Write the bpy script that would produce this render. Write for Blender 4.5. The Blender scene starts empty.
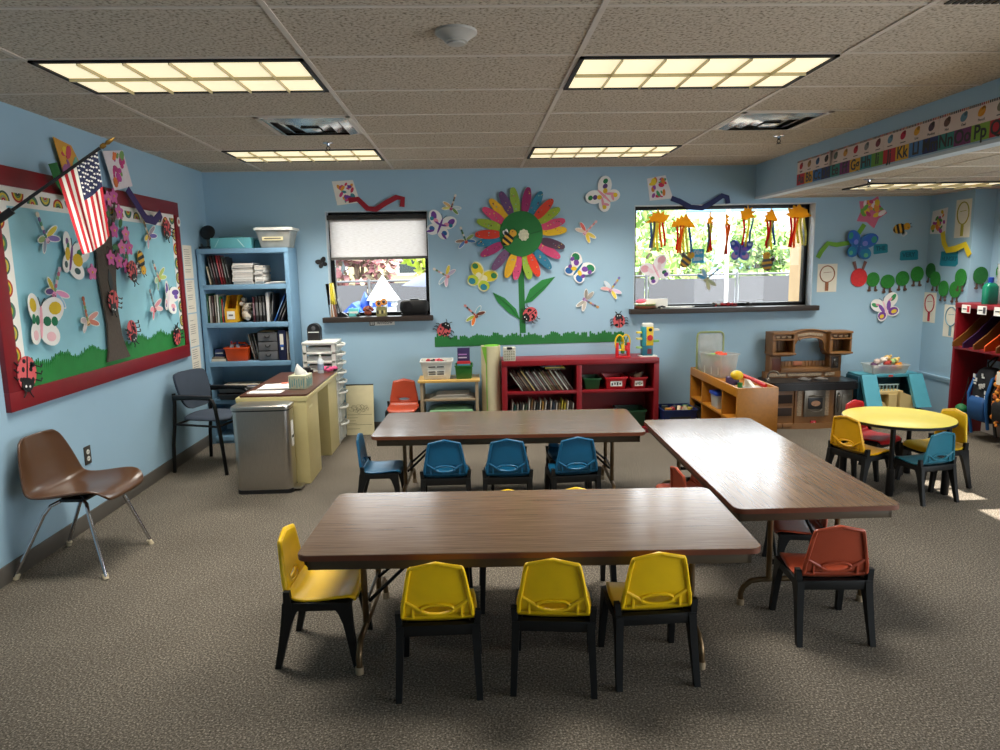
import bpy, bmesh, math, random
from mathutils import Vector, Matrix
PI = math.pi
rnd = random.Random(7)
SC = bpy.context.scene
COL = SC.collection

# ---------------------------------------------------------------- materials
def lin(c):
    c = c / 255.0
    return c / 12.92 if c <= 0.04045 else ((c + 0.055) / 1.055) ** 2.4
def rgb(t, k=1.0):
    return tuple(min(1.0, lin(v) * k) for v in t) + (1.0,)
MATS = {}
def mat(name, c, rough=0.5, metal=0.0, var=0.07, scale=14.0, bump=0.0, bscale=180.0, stretch=None, emit=0.0, spec=0.5, coat=0.0):
    if name in MATS: return MATS[name]
    m = bpy.data.materials.new(name); m.use_nodes = True
    nt = m.node_tree; N = nt.nodes; L = nt.links
    b = N['Principled BSDF']
    tc = N.new('ShaderNodeTexCoord'); no = N.new('ShaderNodeTexNoise')
    no.inputs['Scale'].default_value = scale; no.inputs['Detail'].default_value = 4
    if stretch:
        mp = N.new('ShaderNodeMapping'); mp.inputs['Scale'].default_value = stretch
        L.new(tc.outputs['Object'], mp.inputs['Vector']); L.new(mp.outputs['Vector'], no.inputs['Vector'])
    else:
        L.new(tc.outputs['Object'], no.inputs['Vector'])
    mx = N.new('ShaderNodeMix'); mx.data_type = 'RGBA'
    mx.inputs['A'].default_value = rgb(c, 1 - var * 1.6); mx.inputs['B'].default_value = rgb(c, 1 + var * 1.6)
    L.new(no.outputs['Fac'], mx.inputs['Factor']); L.new(mx.outputs['Result'], b.inputs['Base Color'])
    b.inputs['Roughness'].default_value = rough; b.inputs['Metallic'].default_value = metal
    b.inputs['Specular IOR Level'].default_value = spec
    if coat: b.inputs['Coat Weight'].default_value = coat
    if emit:
        b.inputs['Emission Color'].default_value = rgb(c); b.inputs['Emission Strength'].default_value = emit
    if bump:
        n2 = N.new('ShaderNodeTexNoise'); n2.inputs['Scale'].default_value = bscale; n2.inputs['Detail'].default_value = 3
        L.new(tc.outputs['Object'], n2.inputs['Vector'])
        bp = N.new('ShaderNodeBump'); bp.inputs['Strength'].default_value = bump; bp.inputs['Distance'].default_value = 0.004
        L.new(n2.outputs['Fac'], bp.inputs['Height']); L.new(bp.outputs['Normal'], b.inputs['Normal'])
    MATS[name] = m
    return m
def ramp_mat(name, build):
    m = bpy.data.materials.new(name); m.use_nodes = True
    build(m.node_tree, m.node_tree.nodes, m.node_tree.links, m.node_tree.nodes['Principled BSDF'])
    MATS[name] = m
    return m
def ramp(N, stops):
    r = N.new('ShaderNodeValToRGB'); e = r.color_ramp.elements
    e[0].position, e[0].color = stops[0][0], rgb(stops[0][1]); e[1].position, e[1].color = stops[-1][0], rgb(stops[-1][1])
    for p, c in stops[1:-1]:
        x = e.new(p); x.color = rgb(c)
    return r
def carpet_nodes(nt, N, L, b):
    tc = N.new('ShaderNodeTexCoord'); n1 = N.new('ShaderNodeTexNoise'); n1.inputs['Scale'].default_value = 120; n1.inputs['Detail'].default_value = 6; n1.inputs['Roughness'].default_value = .7
    n2 = N.new('ShaderNodeTexNoise'); n2.inputs['Scale'].default_value = 1.3; n2.inputs['Detail'].default_value = 3
    L.new(tc.outputs['Object'], n1.inputs['Vector']); L.new(tc.outputs['Object'], n2.inputs['Vector'])
    r = ramp(N, [(.30, (34, 31, 27)), (.45, (90, 84, 75)), (.55, (120, 112, 101)), (.70, (198, 188, 172))])
    L.new(n1.outputs['Fac'], r.inputs['Fac'])
    r2 = ramp(N, [(.3, (222, 222, 222)), (.7, (255, 255, 255))]); L.new(n2.outputs['Fac'], r2.inputs['Fac'])
    mx = N.new('ShaderNodeMix'); mx.data_type = 'RGBA'; mx.blend_type = 'MULTIPLY'; mx.inputs['Factor'].default_value = 1
    L.new(r.outputs['Color'], mx.inputs['A']); L.new(r2.outputs['Color'], mx.inputs['B']); L.new(mx.outputs['Result'], b.inputs['Base Color'])
    b.inputs['Roughness'].default_value = .95; b.inputs['Specular IOR Level'].default_value = .1
    bp = N.new('ShaderNodeBump'); bp.inputs['Strength'].default_value = .25; bp.inputs['Distance'].default_value = .004
    L.new(n1.outputs['Fac'], bp.inputs['Height']); L.new(bp.outputs['Normal'], b.inputs['Normal'])
def tile_nodes(nt, N, L, b):
    tc = N.new('ShaderNodeTexCoord'); n1 = N.new('ShaderNodeTexNoise'); n1.inputs['Scale'].default_value = 75; n1.inputs['Detail'].default_value = 5
    L.new(tc.outputs['Object'], n1.inputs['Vector'])
    r = ramp(N, [(.34, (128, 117, 102)), (.43, (182, 170, 153)), (.56, (200, 188, 171)), (.7, (206, 195, 178))])
    L.new(n1.outputs['Fac'], r.inputs['Fac']); L.new(r.outputs['Color'], b.inputs['Base Color'])
    b.inputs['Roughness'].default_value = .95; b.inputs['Specular IOR Level'].default_value = .1
    bp = N.new('ShaderNodeBump'); bp.inputs['Strength'].default_value = .5; bp.inputs['Distance'].default_value = .003
    L.new(n1.outputs['Fac'], bp.inputs['Height']); L.new(bp.outputs['Normal'], b.inputs['Normal'])
def laminate_nodes(axis):
    def f(nt, N, L, b):
        tc = N.new('ShaderNodeTexCoord'); mp = N.new('ShaderNodeMapping')
        mp.inputs['Scale'].default_value = (1.0, 34, 34) if axis == 0 else (34, 1.0, 34)
        n1 = N.new('ShaderNodeTexNoise'); n1.inputs['Scale'].default_value = 3.5; n1.inputs['Detail'].default_value = 7; n1.inputs['Roughness'].default_value = .62; n1.inputs['Distortion'].default_value = .6
        L.new(tc.outputs['Object'], mp.inputs['Vector']); L.new(mp.outputs['Vector'], n1.inputs['Vector'])
        r = ramp(N, [(.28, (84, 64, 48)), (.47, (106, 84, 65)), (.58, (117, 94, 74)), (.78, (138, 115, 93))])
        L.new(n1.outputs['Fac'], r.inputs['Fac'])
        n2 = N.new('ShaderNodeTexNoise'); n2.inputs['Scale'].default_value = 5; n2.inputs['Detail'].default_value = 5
        L.new(tc.outputs['Object'], n2.inputs['Vector'])
        r2 = ramp(N, [(.55, (0, 0, 0)), (.8, (60, 60, 60))]); L.new(n2.outputs['Fac'], r2.inputs['Fac'])
        mx = N.new('ShaderNodeMix'); mx.data_type = 'RGBA'; mx.inputs['B'].default_value = rgb((176, 158, 138))
        L.new(r2.outputs['Color'], mx.inputs['Factor']); L.new(r.outputs['Color'], mx.inputs['A']); L.new(mx.outputs['Result'], b.inputs['Base Color'])
        r3 = ramp(N, [(.3, (114, 114, 114)), (.75, (136, 136, 136))]); L.new(n2.outputs['Fac'], r3.inputs['Fac']); L.new(r3.outputs['Color'], b.inputs['Roughness'])
        b.inputs['Specular IOR Level'].default_value = .62
        bp = N.new('ShaderNodeBump'); bp.inputs['Strength'].default_value = .05; bp.inputs['Distance'].default_value = .002
        L.new(n1.outputs['Fac'], bp.inputs['Height']); L.new(bp.outputs['Normal'], b.inputs['Normal'])
    return f
def glass_nodes(nt, N, L, b):
    out = N['Material Output']; N.remove(b)
    tr = N.new('ShaderNodeBsdfTransparent'); gl = N.new('ShaderNodeBsdfGlossy'); gl.inputs['Roughness'].default_value = .02
    tr.inputs['Color'].default_value = (.95, .97, .97, 1)
    fr = N.new('ShaderNodeFresnel'); fr.inputs['IOR'].default_value = 1.25; mx = N.new('ShaderNodeMixShader')
    L.new(fr.outputs['Fac'], mx.inputs['Fac']); L.new(tr.outputs['BSDF'], mx.inputs[1]); L.new(gl.outputs['BSDF'], mx.inputs[2]); L.new(mx.outputs['Shader'], out.inputs['Surface'])
def clear_plastic(tint, amount):
    def f(nt, N, L, b):
        out = N['Material Output']
        b.inputs['Base Color'].default_value = rgb(tint); b.inputs['Roughness'].default_value = .3
        tr = N.new('ShaderNodeBsdfTransparent'); tr.inputs['Color'].default_value = rgb(tint); mx = N.new('ShaderNodeMixShader')
        no = N.new('ShaderNodeTexNoise'); no.inputs['Scale'].default_value = 9
        tc = N.new('ShaderNodeTexCoord'); L.new(tc.outputs['Object'], no.inputs['Vector'])
        mr = N.new('ShaderNodeMapRange'); mr.inputs['To Min'].default_value = amount - .1; mr.inputs['To Max'].default_value = amount + .1
        L.new(no.outputs['Fac'], mr.inputs['Value']); L.new(mr.outputs['Result'], mx.inputs['Fac'])
        L.new(b.outputs['BSDF'], mx.inputs[1]); L.new(tr.outputs['BSDF'], mx.inputs[2]); L.new(mx.outputs['Shader'], out.inputs['Surface'])
    return f
def blind_nodes(nt, N, L, b):
    out = N['Material Output']
    tc = N.new('ShaderNodeTexCoord'); mp = N.new('ShaderNodeMapping'); mp.inputs['Scale'].default_value = (6, 6, 90)
    no = N.new('ShaderNodeTexNoise'); no.inputs['Scale'].default_value = 4; no.inputs['Detail'].default_value = 4
    L.new(tc.outputs['Object'], mp.inputs['Vector']); L.new(mp.outputs['Vector'], no.inputs['Vector'])
    r = ramp(N, [(.35, (226, 220, 216)), (.65, (246, 242, 240))]); L.new(no.outputs['Fac'], r.inputs['Fac'])
    L.new(r.outputs['Color'], b.inputs['Base Color']); b.inputs['Roughness'].default_value = .9
    t = N.new('ShaderNodeBsdfTranslucent'); L.new(r.outputs['Color'], t.inputs['Color'])
    mx = N.new('ShaderNodeMixShader'); mx.inputs['Fac'].default_value = .72
    L.new(b.outputs['BSDF'], mx.inputs[1]); L.new(t.outputs['BSDF'], mx.inputs[2]); L.new(mx.outputs['Shader'], out.inputs['Surface'])

CARPET = ramp_mat('carpet', carpet_nodes); TILE = ramp_mat('ceiling_tile', tile_nodes)
LAM = [ramp_mat('laminate_lengthwise', laminate_nodes(0)), ramp_mat('laminate_crosswise', laminate_nodes(1))]
GLASS = ramp_mat('window_glass', glass_nodes); BLIND = ramp_mat('blind_fabric', blind_nodes)
CLEAR = ramp_mat('clear_plastic', clear_plastic((238, 240, 238), .70))
CLEARG = ramp_mat('cloudy_plastic', clear_plastic((226, 230, 226), .42))
WALL = mat('blue_wall_paint', (154, 186, 206), .62, var=.025, scale=3, bump=.08, bscale=90)
WALLW = mat('pale_trim_paint', (196, 208, 216), .5)
BASEB = mat('vinyl_baseboard', (88, 84, 78), .55)
TBAR = mat('ceiling_bar', (206, 194, 180), .45)
BLACK = mat('black_plastic', (22, 22, 24), .42)
BLACKM = mat('black_metal', (18, 18, 19), .38, metal=.4)
DARKWOOD = mat('dark_sill_wood', (48, 38, 32), .45, stretch=(2, 20, 20), var=.2)
WHITE = mat('white_paper', (236, 234, 228), .8, var=.03)
CREAMP = mat('cream_paper', (228, 222, 206), .8, var=.04)
WPLAS = mat('white_plastic', (222, 222, 214), .4, var=.04)
CHROME = mat('chrome', (200, 200, 205), .14, metal=1)
STEEL = mat('brushed_steel', (186, 181, 172), .3, metal=1, var=.12, stretch=(30, 30, 1.5))
RED = mat('red_shelf_paint', (132, 14, 26), .4, var=.08)
DRED = mat('board_red_paint', (122, 16, 28), .45, var=.08)
BRONZE = mat('bronze_tube', (108, 88, 62), .34, metal=.75, var=.14)
APRON = mat('olive_apron', (74, 62, 44), .5, metal=.2)
EDGE = mat('table_edge', (100, 54, 34), .38, var=.14)

def thin(name, c, amount=.5):
    """paper that daylight shines through"""
    if name in MATS: return MATS[name]
    m = mat(name, c, .7, var=.08); nt = m.node_tree; b = nt.nodes['Principled BSDF']; src = b.inputs['Base Color'].links[0].from_socket
    t = nt.nodes.new('ShaderNodeBsdfTranslucent'); mx = nt.nodes.new('ShaderNodeMixShader'); mx.inputs['Fac'].default_value = amount
    nt.links.new(src, t.inputs['Color']); nt.links.new(b.outputs['BSDF'], mx.inputs[1]); nt.links.new(t.outputs['BSDF'], mx.inputs[2]); nt.links.new(mx.outputs['Shader'], nt.nodes['Material Output'].inputs['Surface'])
    return m
def col(c, name=None, rough=.55, var=.08, **k):
    return mat(name or 'paint_%02x%02x%02x_%d' % (*c, int(rough * 100)), c, rough, var=var, **k)

# ---------------------------------------------------------------- mesh builder
class MB:
    def __init__(s): s.bm = bmesh.new(); s.mats = []
    def mi(s, m):
        if m not in s.mats: s.mats.append(m)
        return s.mats.index(m)
    def face(s, vs, m):
        try: f = s.bm.faces.new(vs)
        except ValueError: return None
        f.material_index = s.mi(m); return f
    def v(s, p): return s.bm.verts.new(p)
    def box(s, lo, hi, m, bev=0.0, T=None):
        x0, y0, z0 = lo; x1, y1, z1 = hi
        P = [(x0, y0, z0), (x1, y0, z0), (x1, y1, z0), (x0, y1, z0), (x0, y0, z1), (x1, y0, z1), (x1, y1, z1), (x0, y1, z1)]
        vs = [s.v(T @ Vector(p) if T else p) for p in P]
        fs = [s.face([vs[i] for i in q], m) for q in ((3, 2, 1, 0), (4, 5, 6, 7), (0, 1, 5, 4), (1, 2, 6, 5), (2, 3, 7, 6), (3, 0, 4, 7))]
        if bev:
            es = list({e for f in fs for e in f.edges})
            bmesh.ops.bevel(s.bm, geom=es, offset=bev, segments=2, affect='EDGES', profile=.6, material=-1)
        return s
    def plate(s, poly, z0, z1, m, edge=None):
        a = [s.v((x, y, z0)) for x, y in poly]; b = [s.v((x, y, z1)) for x, y in poly]
        s.face(a[::-1], m); s.face(b, m); n = len(poly)
        for i in range(n): s.face([a[i], a[(i + 1) % n], b[(i + 1) % n], b[i]], edge or m)
        return s
    def prism(s, pts, vec, m):
        vec = Vector(vec); a = [s.v(p) for p in pts]; b = [s.v(Vector(p) + vec) for p in pts]; n = len(pts)
        s.face(a[::-1], m); s.face(b, m)
        for i in range(n): s.face([a[i], a[(i + 1) % n], b[(i + 1) % n], b[i]], m)
        return s
    def loft(s, rings, m, caps=True, closed=True):
        R = [[s.v(p) for p in r] for r in rings]; n = len(rings[0])
        for a, b in zip(R, R[1:]):
            for i in range(n if closed else n - 1): s.face([a[i], a[(i + 1) % n], b[(i + 1) % n], b[i]], m)
        if caps and closed: s.face(R[0][::-1], m); s.face(R[-1], m)
        return s
    def cyl(s, p0, p1, r0, m, r1=None, n=14, caps=True):
        r1 = r0 if r1 is None else r1
        return s.loft(tube_rings([p0, p1], [r0, r1], n), m, caps)
    def tube(s, path, r, m, n=8, caps=True):
        rs = r if isinstance(r, (list, tuple)) else [r] * len(path)
        return s.loft(tube_rings(path, rs, n), m, caps)
    def lathe(s, prof, c, m, n=24):
        return s.loft([[(c[0] + r * math.cos(2 * PI * i / n), c[1] + r * math.sin(2 * PI * i / n), c[2] + z) for i in range(n)] for r, z in prof], m)
    def ball(s, c, r, m, n=12, k=8):
        r = (r, r, r) if not isinstance(r, (tuple, list)) else r
        rings = []
        for j in range(k + 1):
            t = PI * (j + .02) / (k + .04) - PI / 2
            rings.append([(c[0] + r[0] * math.cos(t) * math.cos(2 * PI * i / n), c[1] + r[1] * math.cos(t) * math.sin(2 * PI * i / n), c[2] + r[2] * math.sin(t)) for i in range(n)])
        return s.loft(rings, m)
    def text(s, body, size, at, m, thick=.001, align='CENTER', T=None, sx=1.0, bold=0.0):
        cu = bpy.data.curves.new('lettering', 'FONT'); cu.body = body; cu.size = size; cu.align_x = align; cu.align_y = 'CENTER'; cu.extrude = thick / 2; cu.offset = bold; cu.resolution_u = 3
        o = bpy.data.objects.new('lettering', cu); COL.objects.link(o)
        me = o.to_mesh() if False else bpy.data.meshes.new_from_object(o.evaluated_get(bpy.context.evaluated_depsgraph_get()))
        bpy.data.objects.remove(o); bpy.data.curves.remove(cu)
        k = s.mi(m); vs = [s.v((T @ Vector((v.co.x * sx, v.co.y, v.co.z)) if T else Vector((v.co.x * sx, v.co.y, v.co.z))) + Vector(at)) for v in me.vertices]
        for p in me.polygons:
            try: f = s.bm.faces.new([vs[i] for i in p.vertices]); f.material_index = k
            except ValueError: pass
        bpy.data.meshes.remove(me)
        return s
    def build(s, name, parent=None, solid=0.0, sub=0, angle=38, normals=True, off=-1.0):
        if normals: bmesh.ops.recalc_face_normals(s.bm, faces=s.bm.faces)
        me = bpy.data.meshes.new(name); s.bm.to_mesh(me); s.bm.free()
        for m in s.mats: me.materials.append(m)
        me.shade_smooth()
        me.set_sharp_from_angle(angle=math.radians(angle))
        o = bpy.data.objects.new(name, me); COL.objects.link(o)
        if parent: o.parent = parent
        if sub:
            md = o.modifiers.new('smooth', 'SUBSURF'); md.levels = md.render_levels = sub
        if solid:
            md = o.modifiers.new('thickness', 'SOLIDIFY'); md.thickness = solid; md.offset = off
        return o
def tube_rings(path, rs, n):
    P = [Vector(p) for p in path]; rings = []; prev = None
    for i, p in enumerate(P):
        t = (P[min(i + 1, len(P) - 1)] - P[max(i - 1, 0)]).normalized()
        if prev is None:
            u = t.orthogonal().normalized()
        else:
            u = (prev - t * prev.dot(t)); u = u.normalized() if u.length > 1e-6 else t.orthogonal().normalized()
        prev = u; w = t.cross(u)
        rings.append([p + (u * math.cos(2 * PI * k / n) + w * math.sin(2 * PI * k / n)) * rs[i] for k in range(n)])
    return rings
def ell(cx, cy, rx, ry, ang=0, n=16, a0=0, a1=360):
    c, s = math.cos(math.radians(ang)), math.sin(math.radians(ang)); out = []
    full = abs(a1 - a0) >= 360
    for i in range(n if full else n + 1):
        t = math.radians(a0 + (a1 - a0) * i / n); x, y = rx * math.cos(t), ry * math.sin(t)
        out.append((cx + x * c - y * s, cy + x * s + y * c))
    return out
def rrect(x0, y0, x1, y1, r, n=4):
    out = []
    for cx, cy, a in ((x1 - r, y1 - r, 0), (x0 + r, y1 - r, 90), (x0 + r, y0 + r, 180), (x1 - r, y0 + r, 270)):
        for i in range(n + 1):
            t = math.radians(a + 90 * i / n); out.append((cx + r * math.cos(t), cy + r * math.sin(t)))
    return out
def bez(p0, p1, p2, n=8):
    p0, p1, p2 = Vector(p0), Vector(p1), Vector(p2)
    return [p0 * (1 - t) ** 2 + p1 * 2 * t * (1 - t) + p2 * t * t for t in [i / n for i in range(n + 1)]]

# ---------------------------------------------------------------- scene graph
def tag(o, label, cat, group=None):
    o['label'] = label; o['category'] = cat
    if group: o['group'] = group
    return o
def thing(name, label, cat, loc=(0, 0, 0), rz=0.0, group=None):
    o = bpy.data.objects.new(name, None); COL.objects.link(o); o.empty_display_size = .1
    o.location = loc; o.rotation_euler = (0, 0, rz)
    return tag(o, label, cat, group)
FR = {'back': ((1, 0, 0), (0, 0, 1), (0, -1, 0)), 'left': ((0, 1, 0), (0, 0, 1), (1, 0, 0)), 'right': ((0, -1, 0), (0, 0, 1), (-1, 0, 0))}
PL = {'back': 7.0, 'left': -2.52, 'right': 4.6, 'board': -2.5, 'glass': 7.135, 'soffit': 2.82, 'jog': 6.38}
def on_wall(name, label, cat, wall, az, rot=0.0, lift=0.004, group=None):
    """a frame lying on a wall: x to the right, y up, z out into the room"""
    fr = FR[{'board': 'left', 'glass': 'back', 'soffit': 'right', 'jog': 'back'}.get(wall, wall)]
    r, u, n = (Vector(x) for x in fr); p = PL[wall]
    if fr is FR['back']: at = Vector((az[0], p, az[1]))
    else: at = Vector((p, az[0], az[1]))
    at += n * lift
    M = Matrix((r, u, n)).transposed().to_4x4() @ Matrix.Rotation(math.radians(rot), 4, 'Z'); M.translation = at
    o = bpy.data.objects.new(name, None); COL.objects.link(o); o.empty_display_size = .05; o.matrix_world = M
    return tag(o, label, cat, group)
def kids(o): return [c for c in bpy.data.objects if c.parent == o]
def copy_thing(src, label, loc=None, rz=None, group=None, name=None):
    def cp(o, par):
        c = o.copy(); COL.objects.link(c); c.parent = par
        for k in kids(o): cp(k, c)
        return c
    r = cp(src, None); r['label'] = label
    if group: r['group'] = group
    if loc is not None: r.location = loc
    if rz is not None: r.rotation_euler = (0, 0, rz)
    return r
def structure(o): o['kind'] = 'structure'; return o

# ================================================================= THE ROOM
XL, XS, XR, XF, YB, YN, ZC, ZA = -2.52, 2.82, 4.6, 4.8, 7.0, -2.0, 2.562, 2.24
structure(MB().box((-2.9, -2.4, -.1), (5.3, 7.2, 0), CARPET).build('floor'))
b = MB(); b.box((XL - .2, YN - .2, ZC), (XS + .1, 7.2, ZC + .05), TILE); b.box((XS + .1, YN - .2, ZA), (5.0, 7.2, ZA + .05), TILE)
# holes are not needed: fixtures hang just under the tiles
structure(b.build('ceiling'))
g = MB(); x0, y0, dx, dy = -.709, 2.721, 1.2192, .6096
for k in range(-2, 4):
    x = x0 + k * dx
    if XL < x < XS: g.box((x - .012, YN, ZC - .005), (x + .012, YB, ZC + .001), TBAR)
for k in range(-8, 8):
    y = y0 + k * dy
    if YN < y < YB: g.box((XL, y - .009, ZC - .004), (XS, y + .009, ZC + .001), TBAR)
structure(g.build('trim_1'))
g = MB()
for k in range(3): g.box((3.2 + k * .61, YN, ZA - .004), (3.222 + k * .61, YB, ZA + .001), TBAR)
for k in range(-8, 8):
    y = y0 + .25 + k * dy
    if YN < y < YB: g.box((XS + .1, y - .009, ZA - .004), (5.0, y + .009, ZA + .001), TBAR)
structure(g.build('trim_2'))
W1 = (-1.385, -.402, 1.16, 2.178); W2 = (1.622, 3.432, 1.178, 2.192)
b = MB(); wx = [XL - .2, W1[0], W1[1], W2[0], W2[1], 5.0]
b.box((wx[0], YB, -.1), (wx[1], YB + .2, 2.65), WALL); b.box((wx[2], YB, -.1), (wx[3], YB + .2, 2.65), WALL); b.box((wx[4], YB, -.1), (wx[5], YB + .2, 2.65), WALL)
for w in (W1, W2):
    b.box((w[0], YB, -.1), (w[1], YB + .2, w[2]), WALL); b.box((w[0], YB, w[3]), (w[1], YB + .2, 2.65), WALL)
structure(b.build('wall_back'))
structure(MB().box((XL - .2, YN - .2, -.1), (XL, YB, 2.65), WALL).build('wall_left'))
structure(MB().box((XL - .2, YN - .2, -.1), (5.0, YN, 2.65), WALL).build('wall_front'))
b = MB(); b.box((XS, YN, ZA - .004), (XS + .1, YB, ZC + .03), WALL); b.box((XS - .004, YN, ZA - .008), (XS + .104, YB, ZA + .012), WALLW)
structure(b.build('wall_soffit'))
structure(MB().box((XR, 6.38, -.1), (5.0, YB, 2.4), WALL).build('wall_alcove'))
# the right-hand wall, with an unseen open doorway added beside the camera for warm bounce light and a slim window over the cubbies
D = (-1.4, 2.85, 0, 2.05); S1 = (4.46, 4.90, 1.56, 2.02); S2 = (3.0, 4.27, 1.56, 2.02)
b = MB(); Y = [YN, D[0], D[1], S2[0], S2[1], S1[0], S1[1], 6.38]
for i in (0, 2, 4, 6): b.box((XF, Y[i], -.1), (5.0, Y[i + 1], 2.4), WALL)
b.box((XF, D[0], D[3]), (5.0, D[1], 2.4), WALL)
for s in (S1, S2): b.box((XF, s[0], -.1), (5.0, s[1], s[2]), WALL); b.box((XF, s[0], s[3]), (5.0, s[1], 2.4), WALL)
structure(b.build('wall_right'))
BB = .1
structure(MB().box((XL, YN, 0), (XL + .012, YB, BB), BASEB, .003).build('baseboard_left'))
structure(MB().box((XL, YB - .012, 0), (XR, YB, BB), BASEB, .003).build('baseboard_back'))
b = MB(); b.box((XR - .012, 6.38, 0), (XR, YB, BB), BASEB); b.box((XR - .012, 6.368, 0), (XF, 6.38, BB), BASEB); b.box((XF - .012, D[1], 0), (XF, 6.38, BB), mat('pale_baseboard', (196, 190, 184), .5))
structure(b.build('baseboard_right'))
b = MB(); b.box((XR - .018, 6.38, .452), (XR, YB, .478), WALL, .004); b.box((XR - .012, 6.38, .43), (XR, YB, .452), WALL, .004)
structure(b.build('trim_3'))

def window(n, w, bars):
    fr = MB(); x0, x1, z0, z1 = w; yf = YB + .12
    t = .045
    fr.box((x0, yf, z0), (x0 + t, yf + .06, z1), BLACKM, .004); fr.box((x1 - t, yf, z0), (x1, yf + .06, z1), BLACKM, .004)
    fr.box((x0, yf, z1 - .04), (x1, yf + .06, z1), BLACKM, .004); fr.box((x0, yf, z0), (x1, yf + .06, z0 + .035), BLACKM, .004)
    win = structure(fr.build('window_%d' % n))
    MB().box((x0 + t, yf + .03, z0 + .035), (x1 - t, yf + .036, z1 - .04), GLASS).build('pane', win)
    r = MB()
    r.box((x0, YB - .002, z0), (x0 + .006, yf, z1), WALLW); r.box((x1 - .006, YB - .002, z0), (x1, yf, z1), WALLW); r.box((x0, YB - .002, z1 - .006), (x1, yf, z1), WALLW)
    r.build('reveal', win)
    return win
win1 = window(1, W1, 0); win2 = window(2, W2, 0)
for n, (a, c, z) in ((5, (-1.452, -.378, 1.162)), (6, (1.574, 3.484, 1.18))):
    structure(MB().box((a, YB - .075, z - .05), (c, YB + .125, z), DARKWOOD, .006).build('trim_%d' % n))

# ---- ceiling lights: recessed louvred troffers with a lamp each
LAMPC = (255, 236, 190)
DIFF = mat('lamp_diffuser', (255, 241, 202), .6, var=.02, emit=0.86)
LOUV = mat('cream_louvre', (190, 176, 134), .3, var=.04)
SLOT = mat('dark_slot', (24, 22, 20), .6)
def troffer(x, y, z, label, energy, wx=1.2, wy=.58):
    t = thing('ceiling_light', label, 'ceiling light', (x, y, z), 0)
    f = MB(); hx, hy, d = wx / 2, wy / 2, .012
    for lo, hi in (((-hx, -hy, -d), (-hx + .022, hy, 0)), ((hx - .022, -hy, -d), (hx, hy, 0)), ((-hx, -hy, -d), (hx, -hy + .022, 0)), ((-hx, hy - .022, -d), (hx, hy, 0))): f.box(lo, hi, SLOT)
    f.build('frame', t)
    MB().box((-hx + .022, -hy + .022, -.006), (hx - .022, hy - .022, -.001), DIFF).build('diffuser', t)
    l = MB(); n = 6
    def blade(p0, p1, ax):
        w0, w1 = .001, .0036
        if ax == 0: l.loft([[(p0[0], p0[1] - w0, -.022), (p0[0], p0[1] + w0, -.022), (p0[0], p0[1] + w1, -.006), (p0[0], p0[1] - w1, -.006)], [(p1[0], p1[1] - w0, -.022), (p1[0], p1[1] + w0, -.022), (p1[0], p1[1] + w1, -.006), (p1[0], p1[1] - w1, -.006)]], LOUV)
        else: l.loft([[(p0[0] - w0, p0[1], -.022), (p0[0] + w0, p0[1], -.022), (p0[0] + w1, p0[1], -.006), (p0[0] - w1, p0[1], -.006)], [(p1[0] - w0, p1[1], -.022), (p1[0] + w0, p1[1], -.022), (p1[0] + w1, p1[1], -.006), (p1[0] - w1, p1[1], -.006)]], LOUV)
    blade((-hx + .02, 0), (hx - .02, 0), 0)
    for i in range(1, n): blade((-hx + i * wx / n, -hy + .02), (-hx + i * wx / n, hy - .02), 1)
    l.build('louvre', t)
    la = bpy.data.lights.new('lamp', 'AREA'); la.shape = 'RECTANGLE'; la.size = wx - .08; la.size_y = wy - .08; la.energy = energy; la.color = (1, .95, .86); la.spread = math.radians(118)
    lo = bpy.data.objects.new('lamp', la); COL.objects.link(lo); lo.parent = t; lo.location = (0, 0, -.04)
    return t
EN = 31
troffer(-1.319, 3.636, ZC, 'louvred ceiling light above the flag and noticeboard', EN)
troffer(1.1195, 3.636, ZC, 'louvred ceiling light between smoke detector and alphabet banner, nearest the round ceiling detector', EN)
troffer(-1.319, 6.074, ZC, 'louvred ceiling light close to the back wall above the blue bookcase', EN)
troffer(1.1195, 6.074, ZC, 'louvred ceiling light close to the back wall above the paper flower', EN)
troffer(3.87, 5.985, ZA, 'long ceiling light in the lowered ceiling of the play alcove', EN * .8, 1.2, .46)

ALU = mat('vent_aluminium', (186, 182, 176), .2, metal=1)
def vent(x, y, label):
    t = thing('ceiling_vent', label, 'vent', (x, y, ZC)); f = MB(); h = .295
    for lo, hi in (((-h, -h, -.008), (-h + .03, h, 0)), ((h - .03, -h, -.008), (h, h, 0)), ((-h, -h, -.008), (h, -h + .03, 0)), ((-h, h - .03, -.008), (h, h, 0))): f.box(lo, hi, TBAR)
    f.build('frame', t)
    sl = MB()
    sq = lambda r, z: [(-r, -r, z), (r, -r, z), (r, r, z), (-r, r, z)]
    for r in (.265, .19, .115):
        sl.loft([sq(r, -.004), sq(r - .045, -.022), sq(r - .05, -.022), sq(r - .012, -.002)], ALU, caps=False)
    sl.build('louvre', t); MB().loft([sq(.06, -.03), sq(.045, -.036)], ALU).build('centre_plate', t)
    MB().box((-h + .03, -h + .03, -.002), (h - .03, h - .03, -.0005), mat('duct_dark', (60, 52, 46), .5, metal=.5)).build('backing', t)
vent(-.709 - .305, 4.855, 'shiny square ceiling vent between the two lights on the noticeboard side')
vent(1.729 + .305, 4.855, 'shiny square ceiling vent beside the alphabet banner wall')
t = thing('return_grille', 'dark perforated return grille at the ceiling edge above the alphabet banner', 'vent', (1.729 + .61, 2.416, ZC))
b = MB(); b.box((-.595, -.295, -.006), (.595, .295, 0), TBAR, .002); b.build('frame', t)
b = MB()
for i in range(38): b.box((-.57 + i * .030, -.288, -.010), (-.57 + i * .030 + .020, .288, -.006), mat('grille_grey', (58, 54, 48), .6))
b.build('grille', t)
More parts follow.
